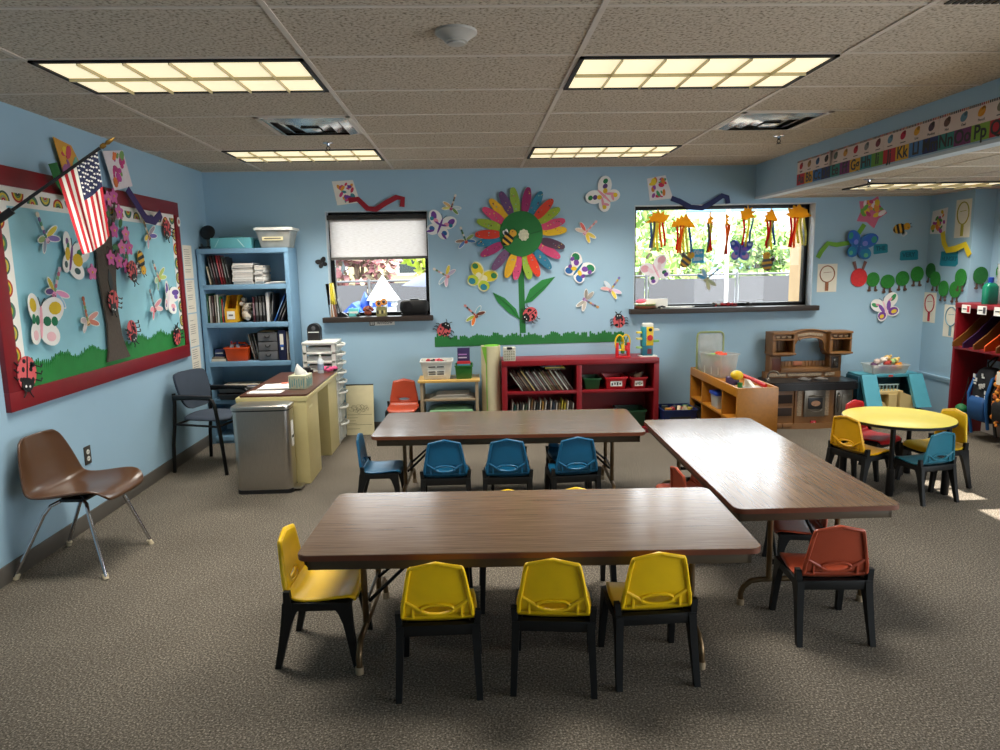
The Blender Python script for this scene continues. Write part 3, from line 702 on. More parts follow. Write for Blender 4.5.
for d0, d1 in ((460, 527), (542, 606)):
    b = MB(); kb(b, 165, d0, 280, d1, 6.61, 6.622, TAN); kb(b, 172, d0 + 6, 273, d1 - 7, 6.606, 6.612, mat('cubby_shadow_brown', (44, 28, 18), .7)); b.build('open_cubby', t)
for c0, c1 in ((303, 332), (480, 505)):
    b = MB(); kb(b, c0, 443, c1, 600, 6.598, 6.61, STONE); b.build('stone_strip', t)
b = MB(); kb(b, 343, 438, 476, 604, 6.585, 6.61, SIL); o = b.build('oven_door', t)
b = MB(); kb(b, 366, 486, 458, 556, 6.578, 6.587, BLACK); b.plate([], 0, 0, BLACK) if False else None; b.build('oven_window', o)
b = MB(); b.tube([(kx(372), 6.58, kz(478)), (kx(385), 6.56, kz(472)), (kx(412), 6.555, kz(470)), (kx(440), 6.56, kz(472)), (kx(452), 6.58, kz(478))], .006, SIL); b.tube([(kx(365), 6.58, kz(556)), (kx(385), 6.56, kz(566)), (kx(412), 6.555, kz(569)), (kx(440), 6.56, kz(566)), (kx(458), 6.58, kz(556))], .006, SIL); b.build('oven_handle', o)
b = MB(); b.prism([(x, 6.579, z) for x, z in ell(kx(413), kz(520), .045, .027, 0, 18)], (0, -.006, 0), mat('food_print', (170, 130, 100), .5, var=.4, scale=60)); b.build('food_picture', o)
b = MB(); kb(b, 545, 443, 650, 600, 6.598, 6.622, SIL); o = b.build('fridge_door', t)
b = MB(); b.tube([(kx(562), 6.597, kz(460)), (kx(560), 6.575, kz(475)), (kx(560), 6.575, kz(560)), (kx(562), 6.597, kz(580))], .007, SIL); b.build('door_handle', o)
b = MB(); kb(b, 585, 470, 640, 590, 6.592, 6.6, mat('fridge_grey', (110, 104, 92), .35, metal=.5)); b.build('dispenser_panel', o)
for c0, c1 in ((150, 213), (217, 278), (505, 520)):
    b = MB(); kb(b, c0, 645, c1, 672, 6.6, 6.615, TAN, .006); b.build('drawer', t)
b = MB(); kb(b, 392, 632, 425, 660, 6.588, 6.606, col((190, 30, 44), rough=.35)); b.text('2', .03, (0, 0, 0), WPLAS, T=Matrix.Translation((kx(412), 6.587, kz(646))) @ Matrix.Rotation(PI / 2, 4, 'X')); b.text('step', .014, (0, 0, 0), WPLAS, T=Matrix.Translation((kx(404), 6.587, kz(646))) @ Matrix.Rotation(PI / 2, 4, 'X')); b.build('emblem', t)
b = MB(); b.plate(rrect(kx(118), 6.55, kx(682), 6.93, .05), kz(432), kz(395), KBLK); b.plate(rrect(kx(135), 6.57, kx(668), 6.93, .05), kz(438), kz(431), KBLK); b.plate(rrect(kx(122), 6.555, kx(678), 6.93, .05), kz(396), kz(385), KBLK); b.build('countertop', t)
b = MB()
for c in (375, 480): b.lathe([(.062, 0), (.066, .012), (.045, .02), (.04, .012), (.02, .02), (0, .02)], (kx(c), 6.70, kz(386)), mat('burner_grey', (120, 116, 112), .4, metal=.4), 20)
b.build('burner', t)
b = MB(); b.tube([(kx(150), 6.74, kz(386)), (kx(150), 6.74, kz(350)), (kx(160), 6.73, kz(332)), (kx(180), 6.71, kz(326)), (kx(198), 6.69, kz(334)), (kx(202), 6.685, kz(348))], .010, SIL, 10); b.lathe([(.024, 0), (.02, .02), (.01, .03)], (kx(150), 6.74, kz(388)), SIL, 14); b.build('faucet', t)
# upper hutch
kx = lambda c: 2.792 + c * .001487
kz = lambda c: 1.0554 - c * .001628
b = MB(); kb(b, 90, 325, 605, 388, 6.84, 6.94, TAN); kb(b, 105, 332, 225, 352, 6.832, 6.842, STONE); kb(b, 240, 332, 470, 352, 6.832, 6.842, STONE); kb(b, 492, 332, 560, 352, 6.832, 6.842, STONE); b.build('backsplash', t)
for c0, c1 in ((112, 190), (523, 603)):
    b = MB(); kb(b, c0, 215, c1, 328, 6.84, 6.94, TAN); b.build('post', t)
b = MB(); kb(b, 130, 240, 186, 312, 6.832, 6.842, mat('cupboard_print', (112, 56, 36), .5, var=.3, scale=30, stretch=(40, 40, 3))); b.build('cupboard_picture', t)
b = MB(); kb(b, 533, 235, 582, 305, 6.832, 6.842, mat('coffee_print', (66, 50, 40), .4)); kb(b, 545, 246, 572, 268, 6.822, 6.834, SIL); b.cyl((kx(558), 6.826, kz(290)), (kx(558), 6.826, kz(272)), .018, SIL); b.build('coffee_maker', t)
b = MB(); kb(b, 188, 266, 527, 300, 6.92, 6.94, TAND); kb(b, 188, 300, 527, 324, 6.82, 6.94, TAN)
for k in range(14): kb(b, 190 + k * 24, 264, 190 + k * 24 + 21, 302, 6.912, 6.925, TAN, .002)
kb(b, 295, 266, 355, 290, 6.90, 6.914, mat('terracotta_print', (164, 100, 70), .5)); b.build('middle_shelf', t)
for c0, c1 in ((105, 258), (490, 640)):
    b = MB()
    kb(b, c0, 75, c1, 88, 6.74, 6.94, TAN, .005); kb(b, c0 + 6, 88, c1 - 4, 118, 6.80, 6.94, TAN); kb(b, c0 + 2, 116, c1 - 2, 124, 6.75, 6.94, TAN)
    kb(b, c0, 85, c0 + 22, 210, 6.76, 6.94, TAN); kb(b, c1 - 14, 85, c1, 210, 6.76, 6.94, TAN); kb(b, c0, 120, c1, 210, 6.92, 6.94, TAND)
    kb(b, c0 - 2, 200, c1 + 2, 212, 6.735, 6.94, TAN, .005)
    b.loft([[(kx(c0), 6.75, kz(212)), (kx(c1), 6.75, kz(212)), (kx(c1), 6.94, kz(212)), (kx(c0), 6.94, kz(212))], [(kx(c0 + 15), 6.82, kz(226)), (kx(c1 - 18), 6.82, kz(226)), (kx(c1 - 18), 6.94, kz(226)), (kx(c0 + 15), 6.94, kz(226))]], TAN)
    for k in range(6): kb(b, c0 + 24 + k * 19, 124, c0 + 24 + k * 19 + 16, 200, 6.912, 6.924, TAN, .002)
    o = b.build('upper_cabinet', t)
    for k in range(3):
        b = MB(); b.loft([[(kx(c0 + 32 + k * 38), 6.79, kz(100)), (kx(c0 + 58 + k * 38), 6.79, kz(100)), (kx(c0 + 58 + k * 38), 6.80, kz(100)), (kx(c0 + 32 + k * 38), 6.80, kz(100))], [(kx(c0 + 36 + k * 38), 6.79, kz(112)), (kx(c0 + 54 + k * 38), 6.79, kz(112)), (kx(c0 + 54 + k * 38), 6.80, kz(112)), (kx(c0 + 36 + k * 38), 6.80, kz(112))]], mat('bowl_print', (222, 186, 140), .5)); b.build('bowl_relief', o)
b = MB(); top = [(258, 82), (300, 72), (350, 66), (375, 65), (400, 66), (450, 72), (490, 82)]; bot = [(490, 205), (472, 178), (470, 150), (455, 124), (420, 112), (375, 108), (330, 112), (285, 124), (270, 150), (262, 178), (256, 205)]
b.prism([(kx(c), 6.82, kz(d)) for c, d in top + bot], (0, .1, 0), TAN)
b.tube([(kx(c), 6.815, kz(d)) for c, d in top], .009, TAN); b.tube([(kx(c), 6.815, kz(d + 4)) for c, d in bot], .007, TAN)
b.prism([(kx(c), 6.814, kz(d)) for c, d in ((290, 92), (375, 82), (460, 92), (460, 106), (375, 98), (290, 106))], (0, .006, 0), STONE); b.build('arch', t)
for c in (297, 425):
    b = MB(); b.tube([(kx(c), 6.83, kz(112)), (kx(c), 6.81, kz(124)), (kx(c + 4), 6.80, kz(134)), (kx(c + 8), 6.81, kz(128))], .004, BLACKM, 6); b.build('hook', t)

# ================================================================= TEAL TOY WORKSHOP, ITS BIN
TEAL = mat('teal_toy_plastic', (72, 146, 164), .4, var=.05); TOYC = mat('cream_toy_plastic', (206, 184, 128), .45)
t = thing('toy_garage', 'teal plastic toy garage with sloping sides and cream ramps beside the play kitchen', 'toy garage', (0, 0, 0))
DT = mat('dark_teal_plastic', (26, 74, 92), .5); zr = .516
b = MB(); b.box((3.775, 6.62, zr - .03), (4.38, 6.86, zr), TEAL, .006); b.build('roof', t)
for (xa, xb), (xc, xd) in (((3.775, 3.92), (3.745, 3.897)), ((4.244, 4.38), (4.22, 4.371))):
    b = MB(); b.loft([[(xa, 6.61, zr), (xb, 6.61, zr), (xb, 6.65, zr), (xa, 6.65, zr)], [(xc, 6.43, .235), (xd, 6.43, .235), (xd, 6.47, .235), (xc, 6.47, .235)], [(xc, 6.42, .22), (xd, 6.42, .22), (xd, 6.48, .22), (xc, 6.48, .22)]], TEAL); b.build('ramp', t)
for xa in (3.755, 4.31):
    b = MB(); b.box((xa, 6.63, 0), (xa + .07, 6.86, zr - .02), DT, .004); b.build('side_panel', t)
b = MB(); b.box((3.775, 6.84, 0), (4.38, 6.87, zr - .01), DT); b.build('back_panel', t)
b = MB(); b.box((3.90, 6.56, .325), (4.17, 6.80, .36), TOYC, .006); b.prism([(4.12, 6.52, .36), (4.27, 6.52, .30), (4.27, 6.52, .14), (4.12, 6.52, .14)], (0, .28, 0), TOYC)
b.prism([(3.84, 6.50, 0), (3.99, 6.50, 0), (3.99, 6.50, .20), (3.95, 6.50, .26), (3.88, 6.50, .26), (3.84, 6.50, .20)], (0, .3, 0), TOYC); b.box((4.02, 6.54, 0), (4.10, 6.80, .33), TOYC); b.build('garage_floor', t)
b = MB(); pt = mat('pale_teal', (150, 180, 182), .4)
for k in range(7): b.cyl((3.91 + k * .035, 6.58, .355), (3.91 + k * .035, 6.58, .42), .005, pt, n=6)
b.tube([(3.90, 6.58, .42), (4.13, 6.58, .42)], .006, pt); b.build('railing', t)
b = MB(); b.box((4.05, 6.612, zr - .024), (4.09, 6.622, zr - .006), col((190, 60, 50))); b.build('badge', t)

# ================================================================= RED COAT CUBBIES
t = thing('coat_cubby', 'red open coat cubby unit with coloured dividers by the alcove wall', 'cubby', (4.47, 5.6, 0))
cy0, cy1, cd = -1.0, .74, .325
b = MB(); b.box((0, cy1 - .03, 0), (cd, cy1, 1.19), RED, .003); b.build('side_panel', t)
b = MB(); b.box((0, cy0, 0), (cd, cy0 + .03, 1.19), RED, .003); b.build('side_panel', t)
b = MB(); b.box((-.005, cy0, 1.175), (cd, cy1, 1.218), RED, .004); b.build('top', t)
b = MB(); b.box((-.005, cy0 + .03, .795), (cd, cy1 - .03, .825), RED, .003); b.build('shelf', t)
b = MB(); b.box((cd - .012, cy0, .80), (cd, cy1, 1.19), RED); b.build('back_panel', t)
b = MB(); b.box((cd - .03, cy0, .69), (cd - .005, cy1 - .03, .75), RED); b.build('hook_rail', t)
DIVC = [(122, 76, 30), (48, 22, 62), (116, 74, 28), (206, 78, 18), (120, 74, 30), (150, 24, 30), (122, 76, 30), (48, 22, 62), (206, 78, 18), (120, 74, 30)]
for k, c in enumerate(DIVC):
    y = cy1 - .085 - k * .135; b = MB()
    pr = [(-.055, .822), (cd - .02, .822), (cd - .02, 1.15), (cd - .10, 1.13), (.06, .955), (-.03, .885), (-.055, .865)]
    b.prism([(x, y, z) for x, z in pr], (0, .014, 0), col(c, rough=.45)); b.build('divider', t)
for k in range(7):
    y = cy1 - .03 - .2 * k - .12; b = MB(); b.box((-.009, y - .055, 1.13), (-.005, y + .055, 1.205), WHITE); cc = [(190, 40, 50), (60, 60, 66), (230, 190, 40), (60, 110, 170)]
    b.box((-.0105, y - .045, 1.14), (-.009, y - .015, 1.195), col(cc[k % 4])); b.box((-.0105, y - .008, 1.162), (-.009, y + .04, 1.172), BLACK); b.build('name_card', t)
# ================================================================= PAPER CRAFTS ON THE WALLS
def spots(b, cx, cy, rx, ry, ang, cols, n, z, r0=.010, r1=.018):
    for k in range(n):
        t = rnd.uniform(0, 2 * PI); q = rnd.uniform(.1, .62)
        x, y = rx * q * math.cos(t), ry * q * math.sin(t); a = math.radians(ang)
        r = rnd.uniform(r0, r1)
        b.plate(ell(cx + x * math.cos(a) - y * math.sin(a), cy + x * math.sin(a) + y * math.cos(a), r, r * rnd.uniform(.6, 1), rnd.uniform(0, 180), 9), z, z + .0012 + .0002 * k, col(cols[k % len(cols)], rough=.7))
def lean(poly, px, deg):
    return poly
def wing_obj(t, side, s, base, marks, up, low, bend=12, plain=None):
    """one wing of a butterfly: an upper and a lower lobe, folded a little off the wall"""
    b = MB(); T = Matrix.Rotation(math.radians(-bend * side), 4, 'Y')
    pb = MB()
    m = thin('window_paper_%02x%02x%02x' % base, base) if PL['glass'] - t.matrix_world.translation.y < .06 and t.matrix_world.translation.y > 7.05 else col(base, rough=.75)
    for (cx, cy, rx, ry, an) in (up, low):
        pb.plate(ell(side * cx * s, cy * s, rx * s, ry * s, side * an, 18), .001, .0035, m)
    for k, (cx, cy, rx, ry, an, c) in enumerate(marks):
        pb.plate(ell(side * cx * .92 * s, cy * .92 * s, rx * 1.3 * s, ry * 1.3 * s, side * an, 11), .0035, .0046 + .0002 * k, col(c, rough=.7))
    bmesh.ops.transform(pb.bm, matrix=T, verts=pb.bm.verts)
    return pb.build('wing', t)
UP, LOW = (.23, .19, .27, .20, 38), (.18, -.18, .21, .175, -32)
def butterfly(label, wall, az, size_, rot, base, marks, body, group=None, up=UP, low=LOW, marks_l=None, feelers=True, lift=-.0015):
    size = size_ * .84
    t = on_wall('paper_butterfly', label, 'paper butterfly', wall, az, rot, lift, group)
    wing_obj(t, 1, size, base, marks, up, low); wing_obj(t, -1, size, base, marks_l or marks, up, low)
    b = MB(); b.plate(ell(0, 0, .035 * size, .26 * size, 0, 14), .003, .008, col(body, rough=.7)); b.build('body', t)
    if feelers:
        b = MB()
        for s in (-1, 1): b.tube([(s * .01 * size, .24 * size, .006), (s * .05 * size, .33 * size, .008), (s * .09 * size, .38 * size, .010)], .0022, col((50, 46, 50)), 5)
        b.build('feeler', t)
    return t
W_, BL, PU, GR, YE, PI_, TE, NV = (236, 234, 230), (40, 100, 160), (112, 60, 150), (20, 120, 70), (226, 190, 40), (228, 150, 170), (40, 130, 150), (30, 50, 110)
BF = 'paper butterflies'
butterfly('white paper butterfly with blue and purple marks, next to the roller-blind window', 'back', (-0.283, 2.024), .36, -22, W_, [(.33, .25, .11, .07, 60, PU), (.20, .12, .07, .05, 20, PI_), (.36, .14, .05, .05, 0, TE), (.24, -.18, .07, .06, 0, BL), (.26, -.28, .10, .03, -30, PU), (.10, .06, .09, .025, 10, PU)], PU)
butterfly('yellow and green paper butterfly left of the big flower stalk leaf', 'back', (0.103, 1.516), .36, -28, (226, 222, 170), [(.26, .2, .20, .13, 30, (220, 200, 40)), (.38, .28, .08, .07, 0, (40, 120, 70)), (.12, .04, .08, .08, 0, (236, 230, 190)), (.22, -.18, .15, .12, 0, (186, 200, 50)), (.24, -.24, .09, .08, 0, TE)], (226, 214, 150), feelers=False)
butterfly('white paper butterfly with purple and green blots right of the flower', 'back', (1.064, 1.585), .36, -38, W_, [(.34, .28, .11, .09, 0, GR), (.20, .14, .08, .07, 30, PU), (.40, .16, .05, .06, 0, PU), (.24, -.24, .10, .08, -20, (36, 96, 160)), (.14, -.08, .08, .05, -30, YE), (.30, -.10, .05, .05, 0, PU)], (24, 108, 150), feelers=False)
butterfly('white paper butterfly with pink streaks and yellow dots high between flower and wide window', 'back', (1.32, 2.285), .40, 47, W_, [(.36, .28, .06, .05, 0, GR), (.24, .18, .06, .05, 0, (90, 60, 120)), (.14, .08, .06, .05, 30, YE), (.20, -.12, .14, .03, -50, PI_), (.26, -.24, .05, .05, 0, YE), (.16, -.22, .03, .08, -30, PI_)], PI_, feelers=False)
butterfly('blue and purple sparkly paper butterfly on the glass of the wide window', 'glass', (2.734, 1.734), .30, -4, (120, 130, 196), [(.30, .24, .18, .11, 30, (60, 76, 170)), (.20, .10, .08, .06, 0, (140, 100, 190)), (.24, -.2, .10, .09, 0, (196, 150, 200)), (.38, .3, .06, .05, 0, (170, 190, 220)), (.18, -.12, .06, .05, 0, (60, 110, 170))], (80, 70, 160))
butterfly('large white and pale pink paper butterfly on the window glass above the stacked plates', 'glass', (1.878, 1.55), .37, 27, (238, 232, 232), [(.34, .26, .11, .09, 20, (236, 176, 190)), (.18, .10, .05, .10, -30, (240, 214, 220)), (.24, -.17, .06, .05, 0, (30, 110, 70)), (.26, -.27, .06, .05, 20, (120, 70, 160))], (238, 180, 196))
butterfly('blue green glittery paper butterfly on the alcove wall under the star kite', 'back', (3.88, 1.76), .40, -10, (50, 110, 176), [(.30, .24, .17, .12, 30, (44, 96, 190)), (.16, .10, .06, .06, 0, (120, 130, 210)), (.40, .26, .06, .08, 0, (50, 150, 130)), (.24, -.2, .12, .10, 0, (30, 130, 170)), (.26, -.26, .05, .05, 0, (90, 180, 140))], (40, 90, 160), feelers=False, lift=.022)
butterfly('white paper butterfly with purple and green petals below the paper caterpillar', 'back', (4.198, 1.135), .37, 22, W_, [(.36, .26, .10, .05, 40, (60, 150, 90)), (.24, .22, .07, .03, 30, PI_), (.14, .04, .05, .13, -20, (130, 80, 170)), (.22, -.2, .12, .10, 0, (120, 60, 150)), (.24, -.22, .07, .05, 0, (228, 196, 60))], (240, 200, 210))
# dragonflies
def dragonfly(label, wall, az, size_, rot, wings, tail, head, group='paper dragonflies', lift=-.0035):
    size = size_ * .74
    t = on_wall('paper_dragonfly', label, 'paper dragonfly', wall, az, rot, lift)
    for k, (an, c) in enumerate(zip((28, -12, 180 - 28, 192), wings)):
        a = math.radians(an); b = MB()
        b.plate(ell(math.cos(a) * .25 * size, math.sin(a) * .25 * size + .06 * size, .23 * size, .085 * size, an, 16), .002, .0045, WHITE)
        b.plate(ell(math.cos(a) * .25 * size, math.sin(a) * .25 * size + .06 * size, .20 * size, .065 * size, an, 14), .0045, .0055, col(c, rough=.7))
        bmesh.ops.transform(b.bm, matrix=Matrix.Rotation(math.radians(-10 if math.cos(a) > 0 else 10), 4, 'Y'), verts=b.bm.verts)
        b.build('wing', t)
    b = MB()
    for k in range(5): b.plate(ell(0, (.02 - .10 * k) * size, .042 * size, .058 * size, 0, 10), .004, .008 + .0003 * k, col(tail[k % len(tail)], rough=.7))
    b.plate(ell(0, -.50 * size, .055 * size, .065 * size, 0, 10), .004, .009, col(tail[-1], rough=.7)); b.build('body', t)
    b = MB(); b.plate(ell(0, .14 * size, .075 * size, .07 * size, 0, 14), .004, .010, col(head, rough=.7))
    for s in (-1, 1): b.plate(ell(s * .03 * size, .165 * size, .016 * size, .016 * size, 0, 8), .010, .012, BLACK)
    b.build('head', t); return t
LG, PKW, OR, CR = (196, 206, 196), (236, 196, 204), (226, 120, 60), (226, 214, 196)
dragonfly('pale paper dragonfly highest beside the roller-blind window, tail pointing up', 'back', (-0.162, 2.212), .28, 200 - 40, [(214, 206, 120), (206, 170, 110), (120, 150, 80), (190, 210, 214)], [(90, 90, 80), (150, 110, 90), CR], (190, 90, 130))
dragonfly('blue winged paper dragonfly with an orange head near the blue-purple butterfly', 'back', (-0.044, 1.896), .30, 200, [(90, 130, 190), (150, 120, 100), (60, 110, 160), (140, 160, 90)], [(90, 130, 70), (60, 110, 100), CR], (214, 90, 70))
dragonfly('paper dragonfly with one yellow and one pink wing beside the yellow-green butterfly', 'back', (-0.249, 1.552), .32, -120, [(214, 176, 196), (150, 180, 200), (190, 180, 206), (230, 206, 70)], [(200, 150, 150), (110, 130, 80), CR], (226, 150, 150))
dragonfly('orange and brown winged paper dragonfly above the paper grass', 'back', (0.026, 1.163), .32, -135, [(226, 120, 50), (150, 170, 60), (110, 60, 46), (140, 190, 206)], [(180, 90, 80), (70, 66, 70), (220, 140, 130)], (150, 80, 60))
dragonfly('yellow and coral winged paper dragonfly below the pink streaked butterfly', 'back', (1.154, 1.953), .33, 135, [(220, 200, 180), (226, 100, 90), (236, 200, 60), (226, 200, 90)], [(226, 150, 150), (236, 190, 190)], (236, 180, 190))
dragonfly('pastel paper dragonfly left of the wide window sill', 'back', (1.404, 1.392), .32, 145, [(236, 180, 180), (214, 226, 236), (230, 206, 80), (220, 190, 220)], [(180, 150, 170), (220, 190, 90), (120, 110, 170)], (200, 150, 170))
dragonfly('grey winged paper dragonfly between the flower leaf and the ladybug', 'back', (1.154, 1.269), .33, 60, [(150, 146, 136), (176, 170, 160), (160, 156, 146), (186, 178, 166)], [(160, 120, 160), (90, 90, 100), (200, 150, 90)], (180, 140, 190))
dragonfly('pale blue winged paper dragonfly stuck on the wide window glass', 'glass', (2.413, 1.469), .34, 130, [(90, 170, 216), (150, 200, 230), (210, 214, 170), (180, 190, 150)], [(150, 150, 120), (110, 150, 190)], (190, 190, 150))
# ladybugs
def ladybug(label, wall, az, size, rot, seed=0, lift=-.0015):
    t = on_wall('paper_ladybug', label, 'paper ladybug', wall, az, rot, lift); r = random.Random(seed)
    b = MB(); b.plate(ell(0, 0, .34 * size, .38 * size, 0, 22), .001, .004, col((210, 92, 96), rough=.7))
    b.plate([(-.02 * size, -.37 * size), (.02 * size, -.37 * size), (.02 * size, .25 * size), (-.02 * size, .25 * size)], .004, .0055, BLACK)
    for k in range(12):
        x = r.choice((-1, 1)) * r.uniform(.09, .24) * size; y = r.uniform(-.26, .26) * size
        b.plate(ell(x, y, .05 * size, .06 * size, r.uniform(0, 90), 9), .004, .0055, BLACK)
    b.build('shell', t)
    b = MB(); b.plate(ell(0, .26 * size, .20 * size, .16 * size, 0, 16), .004, .009, BLACK)
    for s in (-1, 1): b.plate(ell(s * .07 * size, .30 * size, .03 * size, .03 * size, 0, 8), .009, .0105, WHITE)
    b.build('head', t)
    b = MB()
    for s in (-1, 1):
        b.tube([(s * .06 * size, .38 * size, .006), (s * .10 * size, .48 * size, .012), (s * .17 * size, .54 * size, .014)], .0035, BLACK, 5)
    b.build('feeler', t)
    for s in (-1, 1):
        for k in range(3):
            b = MB(); y = (.14 - .16 * k) * size
            b.tube([(s * .30 * size, y, .004), (s * .42 * size, y + .03 * size, .018), (s * .50 * size, y - .04 * size, .012)], .0042, BLACK, 5); b.build('leg', t)
    return t
ladybug('paper ladybug on the left end of the long paper grass strip', 'back', (-0.276, 1.011), .20, -30, 1)
ladybug('paper ladybug at the foot of the big flower stalk', 'back', (0.583, 1.151), .20, 130, 2, .014)
ladybug('paper ladybug at the far end of the paper grass, above the toy tower', 'back', (1.476, 1.062), .18, 5, 3)
# bees
def bee(label, wall, az, size, rot, flip=1, lift=-.0015, wingc=(220, 222, 220)):
    t = on_wall('paper_bee', label, 'paper bee', wall, az, rot, lift); ye = col((214, 160, 40), rough=.65)
    b = MB(); b.plate(ell(0, -.10 * size, .24 * size, .32 * size, 0, 20), .002, .006, ye)
    for y0, y1 in ((.02, .14), (-.22, -.10), (-.42, -.33)):
        h = lambda y: .24 * size * math.sqrt(max(0, 1 - ((y + .10) / .32) ** 2)) + .002
        b.plate([(-h(y0), y0 * size), (h(y0), y0 * size), (h(y1), y1 * size), (-h(y1), y1 * size)], .006, .0075, BLACK)
    b.build('body', t)
    b = MB(); b.plate(ell(0, .30 * size, .18 * size, .16 * size, 0, 16), .004, .009, ye); b.plate(ell(.06 * size * flip, .33 * size, .025 * size, .025 * size, 0, 8), .009, .0105, BLACK); b.build('head', t)
    b = MB()
    for s in (-1, 1): b.tube([(s * .06 * size, .43 * size, .006), (s * .10 * size, .54 * size, .01)], .003, BLACK, 5)
    b.build('feeler', t)
    for k in (0, 1):
        b = MB(); b.plate(ell(flip * .26 * size, (.10 - .05 * k) * size, .19 * size, .10 * size, flip * (50 - 45 * k), 14), .001, .003, col(wingc, rough=.7)); b.build('wing', t)
    return t
bee('paper bee with black stripes on the green centre of the big flower', 'back', (0.386, 1.898), .20, -40, -1, .035)
bee('paper bee on the wide window, touching the blue word sign', 'glass', (2.193, 1.654), .21, -38, -1)
bee('paper bee on the wide window near its right frame', 'glass', (3.016, 1.619), .22, 6, 1)
bee('small paper bee high on the alcove wall above the teal clouds', 'back', (4.309, 1.929), .20, -75, 1)

# the big flower
t = on_wall('paper_flower', 'giant paper flower with handprint-bright petals, green centre and stalk on the back wall', 'paper flower', 'back', (0.504, 1.935), 0, -.0025)
PC = [(222, 178, 24), (206, 70, 110), (150, 176, 50), (206, 62, 36), (36, 114, 142), (142, 34, 92), (140, 170, 60), (96, 66, 110), (222, 168, 30), (206, 64, 108), (146, 170, 50), (210, 56, 34), (36, 118, 150), (160, 44, 100), (110, 74, 112), (222, 170, 30), (206, 70, 116), (146, 178, 56), (220, 60, 30), (36, 112, 142), (196, 64, 110), (72, 46, 66)]
angs = [4, 16, 32, 46, 63, 80, 100, 116, 132, 146, 163, 180, 192, 207, 230, 250, 262, 280, 292, 310, 328, 342]
for k, (an, c) in enumerate(zip(angs, PC)):
    an2 = an; a = math.radians(an2); b = MB(); rm = .325
    pts = []
    for i in range(20):
        th = 2 * PI * i / 20; x, y = .125 * math.cos(th), .044 * math.copysign(abs(math.sin(th)) ** .75, math.sin(th)) * (1 - .10 * math.cos(th))
        pts.append((rm * math.cos(a) + x * math.cos(a) - y * math.sin(a), rm * math.sin(a) + x * math.sin(a) + y * math.cos(a)))
    z0 = .008 + .0016 * (k % 4); b.plate(pts, z0, z0 + .0025, col(c, rough=.75))
    for j in range(7):
        q = rnd.uniform(.24, .43); w = rnd.uniform(-.022, .022); r = rnd.uniform(.003, .008)
        b.plate(ell(q * math.cos(a) - w * math.sin(a), q * math.sin(a) + w * math.cos(a), r, r, 0, 8), z0 + .0025, z0 + .0036, col([(214, 190, 70), (60, 40, 40), (190, 90, 110), (120, 160, 160)][rnd.randrange(4)], rough=.7))
    bmesh.ops.rotate(b.bm, verts=b.bm.verts, cent=(0, 0, z0), matrix=Matrix.Rotation(math.radians(-3), 3, Vector((-math.sin(a), math.cos(a), 0))))
    b.build('petal', t)
GP = mat('green_craft_paper', (28, 112, 50), .7, var=.10, scale=9); GP2 = mat('green_leaf_paper', (36, 128, 58), .7, var=.1)
b = MB(); b.plate(ell(0, 0, .212, .218, 0, 40), .022, .028, GP); b.plate([(-.17, -.05), (.0, -.02), (.19, .03), (.2, .022), (.0, -.028), (-.17, -.058)], .028, .0295, col((20, 90, 40), rough=.7)); b.build('centre', t)
b = MB(); b.plate([(-.035, -.33), (.022, -.30), (.035, -.972), (-.024, -.972)], .003, .006, GP); b.build('stalk', t)
b = MB(); b.plate([(.02, -.68), (.10, -.66), (.22, -.55), (.335, -.42), (.20, -.45), (.08, -.54)], .006, .009, GP2); b.plate([(.02, -.68), (.12, -.60), (.335, -.42), (.12, -.61)], .009, .013, col((20, 92, 42))); b.build('leaf', t)
b = MB(); b.plate([(-.02, -.84), (-.06, -.73), (-.17, -.62), (-.29, -.56), (-.24, -.66), (-.13, -.77)], .006, .009, GP2); b.plate([(-.02, -.84), (-.12, -.70), (-.29, -.56), (-.12, -.71)], .009, .013, col((20, 92, 42))); b.build('leaf', t)
b = MB(); b.plate([(x * (1 + .08 * math.sin(9 * math.atan2(y, x))) + .025, y * (1 + .08 * math.sin(9 * math.atan2(y, x))) - .012) for x, y in ell(0, 0, .05, .055, 0, 30)], .029, .034, mat('seed_paper', (206, 204, 176), .8, var=.25, scale=80)); b.build('pollen_tuft', t)
# paper grass under the flower
def grass(b, pts_top, y0, m, z0=.002, z1=.006):
    for (x, h), (x2, h2) in zip(pts_top, pts_top[1:]): pass
t = on_wall('paper_grass', 'long fringed strip of green paper grass along the back wall under the flower', 'paper grass', 'back', (-0.371, 0.843), 0, -.0015)
x1 = (1.529, 0.849)[0] - (-0.371, 0.843)[0]; b = MB(); n = 92
edge = [(0, 0)]; tops = []
for i in range(n):
    xa = x1 * i / n; xb = x1 * (i + .9) / n; h = .112 + .012 * math.sin(i * .7) + rnd.uniform(-.02, .012)
    if i in (11, 52, 74): h = .07
    tops += [(xa, h - .004), ((xa + xb) / 2, h + .006), (xb, h - .002), (x1 * (i + .95) / n, h - rnd.uniform(.004, .03))]
b.plate([(0, 0)] + [(x1, .012)] + tops[::-1], .001, .005, GP); b.build('grass_strip', t)
